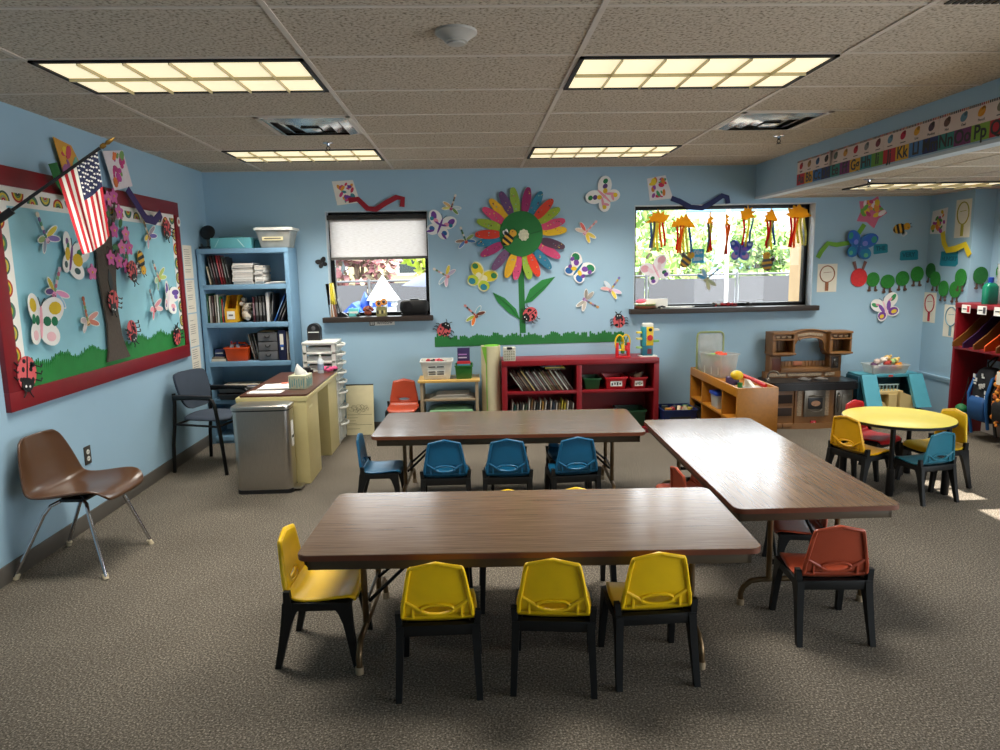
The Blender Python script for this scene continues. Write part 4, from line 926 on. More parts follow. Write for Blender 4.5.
# kites
def kite(label, wall, az, pts, base, blots, tail=None, tailc=None, lift=-.0025, name='paper_kite', rot=0, n=18):
    t = on_wall(name, label, 'paper kite', wall, az, rot, lift)
    b = MB(); b.plate(pts, .002, .006, col(base, rough=.75)); xs = [p[0] for p in pts]; ys = [p[1] for p in pts]; cx, cy = sum(xs) / len(xs), sum(ys) / len(ys)
    R = min(max(xs) - min(xs), max(ys) - min(ys))
    for k in range(n):
        i = 1 + k % (len(pts) - 2); u, v = rnd.random(), rnd.random()
        if u + v > 1: u, v = 1 - u, 1 - v
        px = pts[0][0] + u * (pts[i][0] - pts[0][0]) + v * (pts[i + 1][0] - pts[0][0]); py = pts[0][1] + u * (pts[i][1] - pts[0][1]) + v * (pts[i + 1][1] - pts[0][1])
        px, py = cx + (px - cx) * .74, cy + (py - cy) * .74; r = R * rnd.uniform(.07, .15)
        b.plate(ell(px, py, r, r * rnd.uniform(.4, .8), rnd.uniform(0, 180), 9), .006, .0072 + .0002 * k, col(blots[k % len(blots)], rough=.7))
    b.build('sail', t)
    if tail:
        b = MB(); w = tail[0]; P = [Vector((x, y, z)) for x, y, z in tail[1]]; ring = []
        for i, p in enumerate(P):
            d = (P[min(i + 1, len(P) - 1)] - P[max(i - 1, 0)]); nrm = Vector((-d.y, d.x, 0)).normalized() * w / 2
            ring.append([p + nrm, p - nrm, p - nrm + Vector((0, 0, .003)), p + nrm + Vector((0, 0, .003))])
        b.loft(ring, col(tailc, rough=.7)); b.build('tail', t)
    return t
kite('white kite drawing with a curling red ribbon tail above the roller-blind window', 'back', (-1.192, 2.349), [(-.11, .11), (.09, .12), (.15, -.09), (-.07, -.115)], (232, 226, 216), [(200, 70, 120), (110, 60, 150), (226, 150, 40), (60, 130, 140), (206, 60, 90)], (.05, [(.04, -.07, .01), (.13, -.06, .014), (.22, -.15, .02), (.30, -.16, .03), (.40, -.10, .035), (.50, -.05, .03), (.56, -.06, .02), (.55, -.14, .02)]), (150, 20, 40))
kite('white kite drawing of rainbow streaks with a navy ribbon tail above the wide window', 'back', (1.861, 2.353), [(-.12, .09), (.06, .12), (.14, -.10), (-.09, -.12)], (226, 220, 220), [(200, 40, 80), (206, 120, 40), (60, 150, 90), (150, 70, 150), (220, 190, 40)], (.05, [(.12, -.10, .008), (.20, -.13, .014), (.31, -.19, .02), (.42, -.20, .03), (.52, -.15, .03), (.62, -.085, .03), (.67, -.10, .02), (.68, -.16, .02)]), (34, 44, 92))
star = []
for i in range(10):
    r = .165 if i % 2 == 0 else .105; a = math.radians(68 + 36 * i); star.append((r * math.cos(a), r * math.sin(a)))
kite('pink star shaped kite with a green paper tail on the alcove wall', 'back', (3.992, 2.091), star, (214, 110, 140), [(226, 190, 50), (200, 70, 110), (110, 170, 70), (236, 150, 60), (236, 220, 220)], (.045, [(-.06, -.12, .004), (-.14, -.24, .01), (-.22, -.30, .014), (-.34, -.315, .02), (-.43, -.30, .02), (-.49, -.38, .012), (-.52, -.44, .01)]), (110, 168, 50))
kite('white kite with fruit-coloured blots and a yellow paper tail on the alcove side wall', 'right', (6.861, 1.985), [(-.10, .10), (.12, .12), (.11, -.13), (-.12, -.12)], (230, 222, 220), [(176, 60, 150), (60, 130, 60), (214, 170, 40), (226, 120, 50), (170, 60, 140)], (.06, [(.075, -.11, .006), (.11, -.21, .012), (.18, -.285, .02), (.30, -.275, .024), (.42, -.24, .02), (.48, -.34, .01)]), (226, 200, 30))
# magnifier drawings
def card(label, wall, az, w, h, c, tilt=0):
    t = on_wall('drawing_card', label, 'drawing', wall, az, tilt, -.0015); b = MB(); b.plate([(-w / 2, -h / 2), (w / 2, -h / 2), (w / 2, h / 2), (-w / 2, h / 2)], .001, .003, CREAMP); b.build('sheet', t)
    b = MB(); m = col(c, rough=.8); rx, ry = w * .37, h * .29; e = [(x, y, .0035) for x, y in ell(0, h * .14, rx, ry, 0, 24)]; b.tube(e + e[:1], .006, m, 5, caps=False)
    for s in (-1, 1): b.tube([(s * w * .07, -h * .16, .0035), (s * w * .07, -h * .46, .0035)], .004, m, 5)
    b.plate([(-w * .06, -h * .46), (w * .06, -h * .46), (w * .06, -h * .16), (-w * .06, -h * .16)], .003, .0042, m)
    b.plate([(-w * .2, h * .18), (w * .2, h * .2), (w * .2, h * .215), (-w * .2, h * .195)], .003, .0045, m); b.build('drawing', t)
card('white card with a brown magnifying glass drawing beside the wide window', 'back', (3.581, 1.449), .20, .28, (150, 96, 66))
card('white card with a yellow-green magnifying glass drawing high by the wall corner', 'right', (6.521, 1.986), .21, .35, (168, 160, 60))
card('white card with a red magnifying glass drawing and yellow handle under the caterpillar', 'right', (6.907, 1.137), .19, .30, (172, 40, 60))
card('white card with a blue-grey magnifying glass drawing half behind the red cubby', 'right', (6.574, 1.026), .21, .31, (110, 150, 166))
# teal clouds with words
def cloud(label, wall, az, w, h, word, rot=0):
    t = on_wall('paper_cloud', label, 'paper cloud', wall, az, rot, -.0015); b = MB(); pts = []
    for x, y in rrect(-w / 2, -h / 2, w / 2, h / 2, h * .2, 5):
        k = 1 + .05 * math.sin(x * 90) + .05 * math.sin(y * 110); pts.append((x * k, y * k))
    b.plate(pts, .001, .004, mat('teal_craft_paper', (22, 130, 152), .7)); b.build('sheet', t)
    b = MB(); b.text(word, h * .62 if len(word) < 5 else h * .40, (0, 0, .0045), mat('teal_marker', (14, 92, 112), .7), sx=.9, bold=.002); b.build('lettering', t)
cloud('small teal paper cloud with a word beside the blue glittery butterfly', 'back', (4.112, 1.731), .145, .095, 'THE', 4)
cloud('teal paper cloud with a word left of the alcove corner, over the caterpillar', 'back', (4.405, 1.662), .185, .10, 'VERY', 2)
cloud('largest teal paper cloud with a word on the alcove side wall', 'right', (6.665, 1.615), .25, .145, 'HUNGRY', 0)
# the caterpillar garland: plain paper discs round the corner
GD = [mat('painted_green_paper', (38, 128, 44), .75, var=.22, scale=40), mat('painted_deep_green_paper', (30, 104, 44), .75, var=.2, scale=40)]
t = on_wall('paper_caterpillar', 'paper caterpillar of green discs with a plain red head running around the alcove corner', 'paper caterpillar', 'back', (3.904, 1.452), 0, .008)
inv = t.matrix_world.inverted()
def disc(p, wall, rx, ry, m, nm, feet=True, lift=.008):
    fr = FR[{'jog': 'back'}.get(wall, wall)]; pl = PL[wall]; n = Vector(fr[2])
    at = (Vector((p[0], pl, p[1])) if fr is FR['back'] else Vector((pl, p[0], p[1]))) + n * lift
    M = Matrix((Vector(fr[0]), Vector(fr[1]), n)).transposed().to_4x4(); M.translation = at
    b = MB(); b.plate([(x * (1 + .02 * math.sin(5 * i)), y) for i, (x, y) in enumerate(ell(0, 0, rx, ry, 0, 22))], 0, .003, m)
    o = b.build(nm, t); o.matrix_local = inv @ M
    if feet:
        for s in (-1, 1):
            b = MB(); b.plate([(s * .03 - .012, -ry - .035), (s * .03 + .012, -ry - .04), (s * .03 + .008, -ry + .01), (s * .03 - .008, -ry + .01)], -.001, .0015, col((92, 66, 56), rough=.7)); b.plate(ell(s * .034, -ry - .035, .02, .013, 0, 10), .0012, .003, col((92, 66, 56), rough=.7)); b.build('foot', o)
    return o
hd = disc((3.904, 1.447), 'back', .086, .092, mat('painted_red_paper', (206, 44, 48), .75, var=.15, scale=40), 'head', False)
b = MB()
for s in (-1, 1): b.plate([(s * .02, .075), (s * .045, .075), (s * .075, .155), (s * .045, .165)], 0, .003, col((120, 84, 80), rough=.7))
b.build('feeler', hd)
for k, (p, rx, ry, w) in enumerate((( (4.05, 1.425), .068, .073, 'back'), ((4.201, 1.402), .073, .07, 'back'), ((4.354, 1.429), .072, .075, 'back'), ((4.501, 1.471), .068, .077, 'back'))): disc(p, w, rx, ry, GD[k % 2 == 1 and 0 or 0], 'segment', True, .008 + .003 * (k % 2))
for k, (p, rx, ry) in enumerate((((6.918, (6.973, 1.504)[1]), .075, .075), ((6.833, 1.422), .078, .075), ((6.696, 1.333), .075, .077), ((6.539, 1.328), .08, .078), ((6.47, 1.442), .08, .083))): disc(p, 'right', rx, ry, GD[1 if k == 0 else 0], 'segment', True, .008 + .003 * (k % 3))
PL['far'] = 4.8; FR['far'] = FR['right']
disc((4.70, (4.677, 1.46)[1]), 'jog', .072, .08, GD[1], 'segment', True, .014)
disc((6.20, (6.358, 1.49)[1]), 'far', .10, .083, GD[0], 'segment', True, .006)
# window label, word sign, black butterfly
t = on_wall('word_label', 'small window word label with a picture, under the sill of the roller-blind window', 'label', 'back', (-0.885, 1.099), 1, .002)
b = MB(); b.plate([(-.125, -.028), (.125, -.028), (.125, .028), (-.125, .028)], .001, .003, WHITE); b.build('card', t)
b = MB(); b.plate([(-.122, -.026), (-.072, -.026), (-.072, .026), (-.122, .026)], .003, .004, BLACK)
for x in (-.113, -.094):
    for y in (-.018, .002): b.plate([(x, y), (x + .015, y), (x + .015, y + .016), (x, y + .016)], .004, .005, WHITE)
b.build('picture', t); b = MB(); b.text('window', .048, (.028, 0, .0035), BLACK); b.build('lettering', t)
t = on_wall('number_sign', 'blue number sign on the wide window beside a paper bee', 'sign', 'glass', (2.304, 1.692), 0, .004)
b = MB(); b.plate(rrect(-.062, -.07, .062, .07, .008), .001, .003, col((40, 160, 214), rough=.5)); b.build('panel', t)
b = MB(); b.text('00+', .06, (.004, .032, .0035), WHITE); b.text('300+', .056, (0, -.032, .0035), WHITE, sx=.9); b.build('lettering', t)
butterfly('tiny black butterfly sticker beside the roller-blind window', 'back', (-1.439, 1.69), .14, 25, (26, 24, 26), [], (20, 20, 20))

# ================================================================= NOTICEBOARD ON THE LEFT WALL
BY0, BY1, BZ0, BZ1 = 3.83, 6.295, .895, 2.215
t = on_wall('noticeboard', 'big noticeboard with red frame and sky blue paper on the left wall', 'noticeboard', 'left', ((BY0 + BY1) / 2, (BZ0 + BZ1) / 2), 0, 0)
hw, hh, fw = (BY1 - BY0) / 2, (BZ1 - BZ0) / 2, .105
b = MB()
for lo, hi in (((-hw, -hh, 0), (hw, -hh + fw, .03)), ((-hw, hh - fw, 0), (hw, hh, .03)), ((-hw, -hh + fw, 0), (-hw + fw, hh - fw, .03)), ((hw - fw * .7, -hh + fw, 0), (hw, hh - fw, .03))): b.box(lo, hi, DRED, .003)
b.build('frame', t)
SKYP = mat('sky_blue_paper', (146, 200, 214), .6, var=.05, scale=5, bump=.5, bscale=4)
b = MB(); b.box((-hw + fw - .005, -hh + fw - .005, .002), (hw - fw * .7 + .005, hh - fw + .005, .010), SKYP); b.build('backing_paper', t)
# rainbow border
b = MB(); ix0, ix1, iy0, iy1 = -hw + fw, hw - fw * .7, -hh + fw, hh - fw; bw = .105
b.plate([(ix0, iy1 - bw), (ix1, iy1 - bw), (ix1, iy1), (ix0, iy1)], .010, .013, WHITE); b.plate([(ix0, iy0), (ix0 + bw * .85, iy0), (ix0 + bw * .85, iy1 - bw), (ix0, iy1 - bw)], .010, .013, WHITE); b.plate([(ix1 - bw * .5, iy0), (ix1, iy0), (ix1, iy1 - bw), (ix1 - bw * .5, iy1 - bw)], .010, .013, WHITE)
RB = [[(60, 90, 80), (206, 186, 60), (150, 160, 120), (176, 40, 50)], [(176, 50, 40), (214, 180, 50), (90, 130, 70), (60, 60, 60)], [(80, 110, 110), (70, 130, 80), (200, 180, 60), (190, 60, 60)]]
def arc(cx, cy, a0, k):
    for j, c in enumerate(RB[k % 3]):
        r0, r1 = .052 - .012 * j, .052 - .012 * (j + 1) + .001
        o = ell(cx, cy, r0, r0, a0, 12, 0, 180); i = ell(cx, cy, max(r1, .002), max(r1, .002), a0, 12, 0, 180)
        b.plate(o + i[::-1], .013, .0145, col(c, rough=.7))
k = 0; y = iy1 - bw
for i in range(18): arc(ix0 + .07 + i * .128, iy1 - .08 if i % 2 == 0 else iy1 - .03, 0 if i % 2 == 0 else 180, i)
for i in range(9): arc(ix0 + .005, iy1 - bw - .08 - i * .122, -90, i + 1)
for i in range(9): arc(ix1 - .004, iy1 - bw - .06 - i * .122, 90, i)
b.build('rainbow_border', t)
# grass along the bottom
b = MB(); top = []
n = 120; L0, L1 = ix0 + .0, ix1
for i in range(n):
    x = L0 + (L1 - L0) * i / n; h = .135 + .02 * math.sin(i * .35); st = (L1 - L0) / n
    top += [(x, iy0 + h - rnd.uniform(0, .03)), (x + st * .45, iy0 + h + rnd.uniform(0, .03)), (x + st * .9, iy0 + h - rnd.uniform(0, .02)), (x + st * .95, iy0 + h - rnd.uniform(.02, .06))]
b.plate([(L0, iy0), (L1, iy0)] + top[::-1], .016, .020, mat('bright_green_paper', (34, 128, 58), .7, var=.12, scale=10)); b.build('paper_grass', t)
b = MB(); b.plate(ell(hw - .02, hh - .16, .03, .04, 0, 14), .03, .034, WHITE); b.plate(ell(hw - .02, hh - .16, .018, .02, 0, 10), .034, .0355, col((206, 120, 110))); b.build('round_tag', t)
def LP(u): return (u[0], u[1])
# tree
BARK = mat('bark_craft_paper', (82, 72, 64), .85, var=.3, scale=40, stretch=(6, 1, 6), bump=.5, bscale=60)
t = on_wall('paper_tree', 'dark paper tree with pink blossoms on the noticeboard beside the flag', 'paper tree', 'board', (5.0, 1.05), 0, .0085); t.scale = (1.08, .95, 1)
tk = [(-.13, -.02), (-.10, .05), (-.085, .25), (-.11, .42), (-.135, .62), (-.12, .80), (-.05, .86), (.05, .84), (.10, .70), (.075, .55), (.062, .35), (.085, .15), (.13, .04), (.17, -.02)]
b = MB(); b.plate(tk, .0, .012, BARK); b.plate([(0, .44), (.03, .52), (.022, .60), (-.012, .64), (-.03, .56)], .012, .014, BLACK); b.build('trunk', t)
for pts in ([(-.02, .76), (-.05, .95), (-.02, 1.12), (.02, 1.2)], [(.03, .74), (.06, .9), (.14, 1.02), (.16, 1.14)], [(.07, .7), (.16, .80), (.26, .86), (.30, .96)], [(-.08, .74), (-.17, .82), (-.24, .84)], [(.0, .8), (.06, 1.0), (.08, 1.16), (.06, 1.22)], [(.10, .66), (.20, .70), (.30, .66)]):
    b = MB(); P = [Vector((x, y, .008)) for x, y in pts]; b.tube(P, [.03, .024, .017, .009][:len(P)] if len(P) > 3 else [.03, .02, .01], BARK, 6); bmesh.ops.transform(b.bm, matrix=Matrix.Translation((0, 0, .010)) @ Matrix.Diagonal((1, 1, .3, 1)) @ Matrix.Translation((0, 0, -.008)), verts=b.bm.verts); b.build('branch', t)
for k, (x, y) in enumerate(((.06, 1.14), (.19, 1.06), (-.02, .98), (.10, .92), (.25, .90), (.02, .72), (.12, .70), (.22, .66), (-.22, .62), (.14, 1.17), (.0, 1.10), (-.10, .92), (.18, .80), (.28, .80))):
    b = MB(); c = (206, 96, 160) if k % 4 else (216, 120, 170)
    pts = [(x + (.045 + .012 * math.sin(5 * a)) * math.cos(a), y + (.05 + .012 * math.sin(5 * a)) * math.sin(a)) for a in [2 * PI * i / 22 for i in range(22)]]
    b.plate(pts, .018, .022, col(c, rough=.7)); b.ball((x, y, .022), (.010, .010, .006), col((226, 180, 60)), 8, 5); b.build('blossom', t)
for k, (x, y) in enumerate(((.10, .80), (-.04, .90), (.20, .98), (.24, .73), (.04, 1.05))):
    b = MB(); b.plate(ell(x, y, .04, .022, 30 * k, 12), .016, .018, col((60, 110, 60))); b.build('leaf', t)
NB = 'creatures on the noticeboard'
def onb(u): return u
butterfly('white paper butterfly with yellow and green marks partly behind the flag', 'board', (4.564, 1.729), .38, -20, W_, [(.30, .26, .06, .05, 0, (120, 80, 130)), (.22, .18, .05, .06, 0, (50, 120, 80)), (.20, .02, .10, .10, 0, (214, 180, 40)), (.22, -.22, .06, .05, 0, (60, 90, 90))], (120, 70, 130), lift=.006)
butterfly('large white paper butterfly with green blots low on the noticeboard', 'board', (4.181, 1.359), .44, -8, W_, [(.32, .26, .10, .08, 20, (216, 184, 40)), (.14, .02, .06, .06, 0, (30, 110, 76)), (.30, .03, .05, .06, 0, (30, 120, 80)), (.22, -.24, .07, .06, 0, (236, 190, 196))], (236, 170, 184), lift=.006)
butterfly('white paper butterfly with purple flower prints at the far end of the noticeboard', 'board', (5.939, 1.412), .36, -18, W_, [(.30, .28, .12, .06, 20, (96, 70, 150)), (.34, .16, .06, .05, 0, (120, 90, 170)), (.24, -.16, .07, .05, 0, (236, 170, 180)), (.26, -.26, .04, .04, 0, (140, 110, 160))], (230, 214, 226), lift=.006)
dragonfly('paper dragonfly with a yellow and a purple wing high on the noticeboard', 'board', (4.318, 1.859), .34, 205, [(150, 160, 180), (150, 180, 120), (130, 110, 170), (214, 196, 70)], [(90, 150, 120), (120, 100, 150), CR], (226, 180, 200), lift=.006)
dragonfly('paper dragonfly with purple and pink wings left of the tree', 'board', (4.356, 1.543), .36, 150, [(96, 70, 130), (200, 180, 60), (150, 190, 214), (226, 150, 190)], [(120, 160, 110), (190, 100, 120), (214, 180, 190)], (226, 140, 180), lift=.006)
dragonfly('paper dragonfly with grey and salmon wings beside the tree trunk', 'board', (4.672, 1.347), .34, 190, [(200, 190, 190), (190, 170, 170), (200, 120, 100), (210, 150, 140)], [(120, 150, 90), (190, 110, 80), (170, 90, 60)], (214, 180, 130), lift=.006)
dragonfly('paper dragonfly with a yellow and a purple wing right of the blossoms', 'board', (5.666, 1.925), .34, -150, [(200, 170, 190), (214, 190, 70), (110, 100, 170), (150, 140, 150)], [(150, 130, 110), (200, 170, 120), (220, 210, 200)], (190, 150, 110), lift=.006)
dragonfly('paper dragonfly with pale green wings below the purple-winged one', 'board', (5.773, 1.602), .34, -150, [(110, 160, 130), (150, 180, 140), (190, 210, 120), (180, 200, 110)], [(200, 110, 90), (220, 200, 180), (110, 150, 160)], (220, 170, 120), lift=.006)
dragonfly('pink winged paper dragonfly next to the purple-printed butterfly', 'board', (5.653, 1.37), .34, -160, [(226, 130, 140), (236, 160, 170), (236, 190, 190), (226, 150, 160)], [(120, 130, 130), (90, 110, 120), (150, 150, 150)], (200, 110, 120), lift=.006)
ladybug('big paper ladybug at the near bottom corner of the noticeboard', 'board', (3.989, 1.089), .25, 170, 5, .0125)
ladybug('paper ladybug crawling on the tree hollow', 'board', (4.986, 1.441), .20, 165, 6, .032)
ladybug('paper ladybug low on the tree trunk side', 'board', (5.211, 1.213), .21, 195, 7, .032)
ladybug('paper ladybug under the blossoms near the striped bee', 'board', (5.286, 1.644), .20, 190, 8, .042)
ladybug('paper ladybug at the far top corner of the noticeboard', 'board', (6.023, 1.982), .20, 160, 9, .0125)
ladybug('paper ladybug at the far bottom corner of the noticeboard', 'board', (6.031, 1.097), .20, 10, 10, .0125)
bee('paper bee among the blossoms on the noticeboard', 'board', (5.504, 1.71), .21, 195, 1, .012)
kite('pink and yellow kite peeking behind the flag, with a green tail', 'left', (4.655, 2.297), [(-.15, .15), (.04, .13), (.17, -.02), (.02, -.2), (-.06, -.10)], (206, 150, 60), [(206, 80, 150), (216, 180, 50), (150, 90, 140), (110, 170, 150), (200, 70, 90)], (.09, [(-.02, -.16, .035), (-.14, -.19, .05), (-.24, -.10, .055), (-.26, -.02, .045)]), (24, 96, 40), n=14, lift=.031)
kite('white kite with pink scribbles and a purple ribbon tail above the noticeboard', 'left', (5.256, 2.352), [(-.19, .10), (.10, .15), (.20, -.09), (-.08, -.15)], (226, 216, 220), [(200, 60, 130), (190, 70, 150), (226, 120, 60), (180, 60, 120), (120, 160, 90)], (.065, [(.10, -.12, .01), (.18, -.22, .03), (.28, -.32, .045), (.40, -.33, .055), (.52, -.27, .05), (.56, -.31, .04)]), (52, 36, 92), lift=.040)
# paper lists
for k, (u, v0, v1) in enumerate(((186, 246, 277), (189.5, 278.5, 310), (193.5, 311, 342), (198, 343, 374))):
    pa = (6.364, 1.854); w = .20; z1 = 1.865 - .305 * k; z0 = z1 - .297
    t = on_wall('printed_list', ['printed sheet taped to the wall, topmost of four beside the bookcase', 'printed sheet taped second from the top of four beside the bookcase', 'printed sheet taped third from the top of four beside the bookcase', 'printed sheet taped lowest of four beside the bookcase, above the armchair'][k], 'sheet', 'left', (pa[0] + .12, (z0 + z1) / 2), 0, -.0015)
    b = MB(); b.plate([(-w / 2, -.147), (w / 2, -.147), (w / 2, .147), (-w / 2, .147)], .001, .003, CREAMP); b.build('sheet', t)
    b = MB(); r = random.Random(k)
    for i in range(13):
        y = .125 - i * .0195
        if r.random() < .82: b.plate([(-w * .36, y), (-w * .36 + w * r.uniform(.3, .72), y), (-w * .36 + w * .6, y + .004), (-w * .36, y + .004)], .003, .0036, mat('print_grey', (120, 112, 104), .8))
    b.build('print', t)
# outlet
t = on_wall('power_outlet', 'wall outlet with dark cover plate above the brown chair seat', 'outlet', 'left', (4.554, 0.464), 0, .001)
b = MB(); b.box((-.038, -.06, 0), (.038, .06, .006), mat('dark_outlet_plate', (60, 56, 52), .4), .003); b.build('cover_plate', t)
for s in (-1, 1):
    b = MB(); b.plate(ell(0, s * .022, .017, .016, 0, 14), .006, .009, WPLAS)
    for q in (-1, 1): b.plate([(q * .006 - .0015, s * .022 - .004), (q * .006 + .0015, s * .022 - .004), (q * .006 + .0015, s * .022 + .005), (q * .006 - .0015, s * .022 + .005)], .009, .0095, BLACK)
    b.build('socket', t)

# ================================================================= FLAG
t = thing('flag', 'American flag on a black pole slanting out from the left wall', 'flag')
p0 = Vector((-2.476, *((3.872, 1.907)))); p1 = Vector((-1.98, *((4.028, 2.299))))
d = (p1 - p0); dn = d.normalized()
b = MB(); b.cyl(p0, p1, .0085, BLACK); b.build('pole', t)
b = MB(); b.lathe([(.004, 0), (.013, .01), (.013, .03), (.006, .035), (.012, .05), (.009, .075), (0, .10)], (0, 0, 0), mat('brass', (150, 116, 56), .35, metal=.8), 12); bmesh.ops.transform(b.bm, matrix=Matrix.Translation(p1) @ dn.to_track_quat('Z', 'Y').to_matrix().to_4x4(), verts=b.bm.verts); b.build('finial', t)
b = MB(); b.cyl(p0, p0 + dn * .10, .02, BLACK); b.prism([(-2.4895, p0.y + y, p0.z + z) for y, z in ell(0, 0, .04, .05, 0, 16)], (.012, 0, 0), BLACK); b.build('bracket', t)
def flag_mat(nt, N, L, bsdf):
    uv = N.new('ShaderNodeAttribute'); uv.attribute_name = 'flag_uv'; sp = N.new('ShaderNodeSeparateXYZ'); L.new(uv.outputs['Vector'], sp.inputs[0])
    m1 = N.new('ShaderNodeMath'); m1.operation = 'MULTIPLY'; m1.inputs[1].default_value = 6.5; L.new(sp.outputs['Y'], m1.inputs[0])
    m2 = N.new('ShaderNodeMath'); m2.operation = 'FRACT'; L.new(m1.outputs[0], m2.inputs[0])
    m3 = N.new('ShaderNodeMath'); m3.operation = 'LESS_THAN'; m3.inputs[1].default_value = .5; L.new(m2.outputs[0], m3.inputs[0])
    mx = N.new('ShaderNodeMix'); mx.data_type = 'RGBA'; mx.inputs['A'].default_value = rgb((226, 222, 212)); mx.inputs['B'].default_value = rgb((176, 22, 36)); L.new(m3.outputs[0], mx.inputs['Factor'])
    ca = N.new('ShaderNodeMath'); ca.operation = 'LESS_THAN'; ca.inputs[1].default_value = .42; L.new(sp.outputs['X'], ca.inputs[0])
    cb = N.new('ShaderNodeMath'); cb.operation = 'LESS_THAN'; cb.inputs[1].default_value = .5385; L.new(sp.outputs['Y'], cb.inputs[0])
    cc = N.new('ShaderNodeMath'); cc.operation = 'MULTIPLY'; L.new(ca.outputs[0], cc.inputs[0]); L.new(cb.outputs[0], cc.inputs[1])
    mx2 = N.new('ShaderNodeMix'); mx2.data_type = 'RGBA'; mx2.inputs['B'].default_value = rgb((26, 32, 70)); L.new(cc.outputs[0], mx2.inputs['Factor']); L.new(mx.outputs['Result'], mx2.inputs['A'])
    L.new(mx2.outputs['Result'], bsdf.inputs['Base Color']); bsdf.inputs['Roughness'].default_value = .75
FLAG = ramp_mat('flag_cloth', flag_mat)
# cloth: the hoist lies along the pole, the fly hangs down in soft folds
hl = .25; nu, nv = 40, 40; b = MB(); lay = b.bm.verts.layers.float_vector.new('flag_uv'); G = []
side = Vector((dn.y, -dn.x, 0)).normalized()
Br, Bl = Vector((-2.0, *(4.08, 1.835))), Vector((-2.08, *(3.934, 1.735)))
for i in range(nu + 1):
    row = []; x = i / nu
    for j in range(nv + 1):
        y = j / nv; q = (p1 - dn * (.018 + hl * y)).lerp(Br.lerp(Bl, y), x)
        q = q + side * (.016 * math.sin(y * 13 + x * 1.5) * min(1, x * 1.6)) + Vector((0, 0, -.02 * math.sin(PI * y) * x))
        v = b.v(q); v[lay] = (x, y, 0); row.append(v)
    G.append(row)
for p, q in zip(G, G[1:]):
    for j in range(nv): b.face([p[j], p[j + 1], q[j + 1], q[j]], FLAG)
stars = []
for r in range(9):
    for c in range(6 if r % 2 == 0 else 5): stars.append(((.03 + (c + (0 if r % 2 == 0 else .5)) * .066), (.035 + r * .0585)))
cloth = b.build('cloth', t, angle=80)
b = MB()
def at_flag(x, y):
    i, j = min(nu - 1, int(x * nu)), min(nv - 1, int(y * nv)); me = cloth.data; n = nv + 1
    A = [Vector(me.vertices[(i + a) * n + j + c].co) for a, c in ((0, 0), (1, 0), (0, 1))]
    return A[0], (A[1] - A[0]).normalized(), (A[2] - A[0]).normalized()
for x, y in stars:
    o, ux, uy = at_flag(x, y); nn = ux.cross(uy).normalized(); uy2 = nn.cross(ux)
    for s in (-1, 1):
        pts = []
        for k in range(10):
            r = .0078 if k % 2 == 0 else .0034; a = 2 * PI * k / 10; pts.append(o + nn * s * .003 + ux * r * math.cos(a) + uy2 * r * math.sin(a))
        b.face([b.v(p) for p in pts], WHITE)
b.build('star_field', cloth, normals=False)

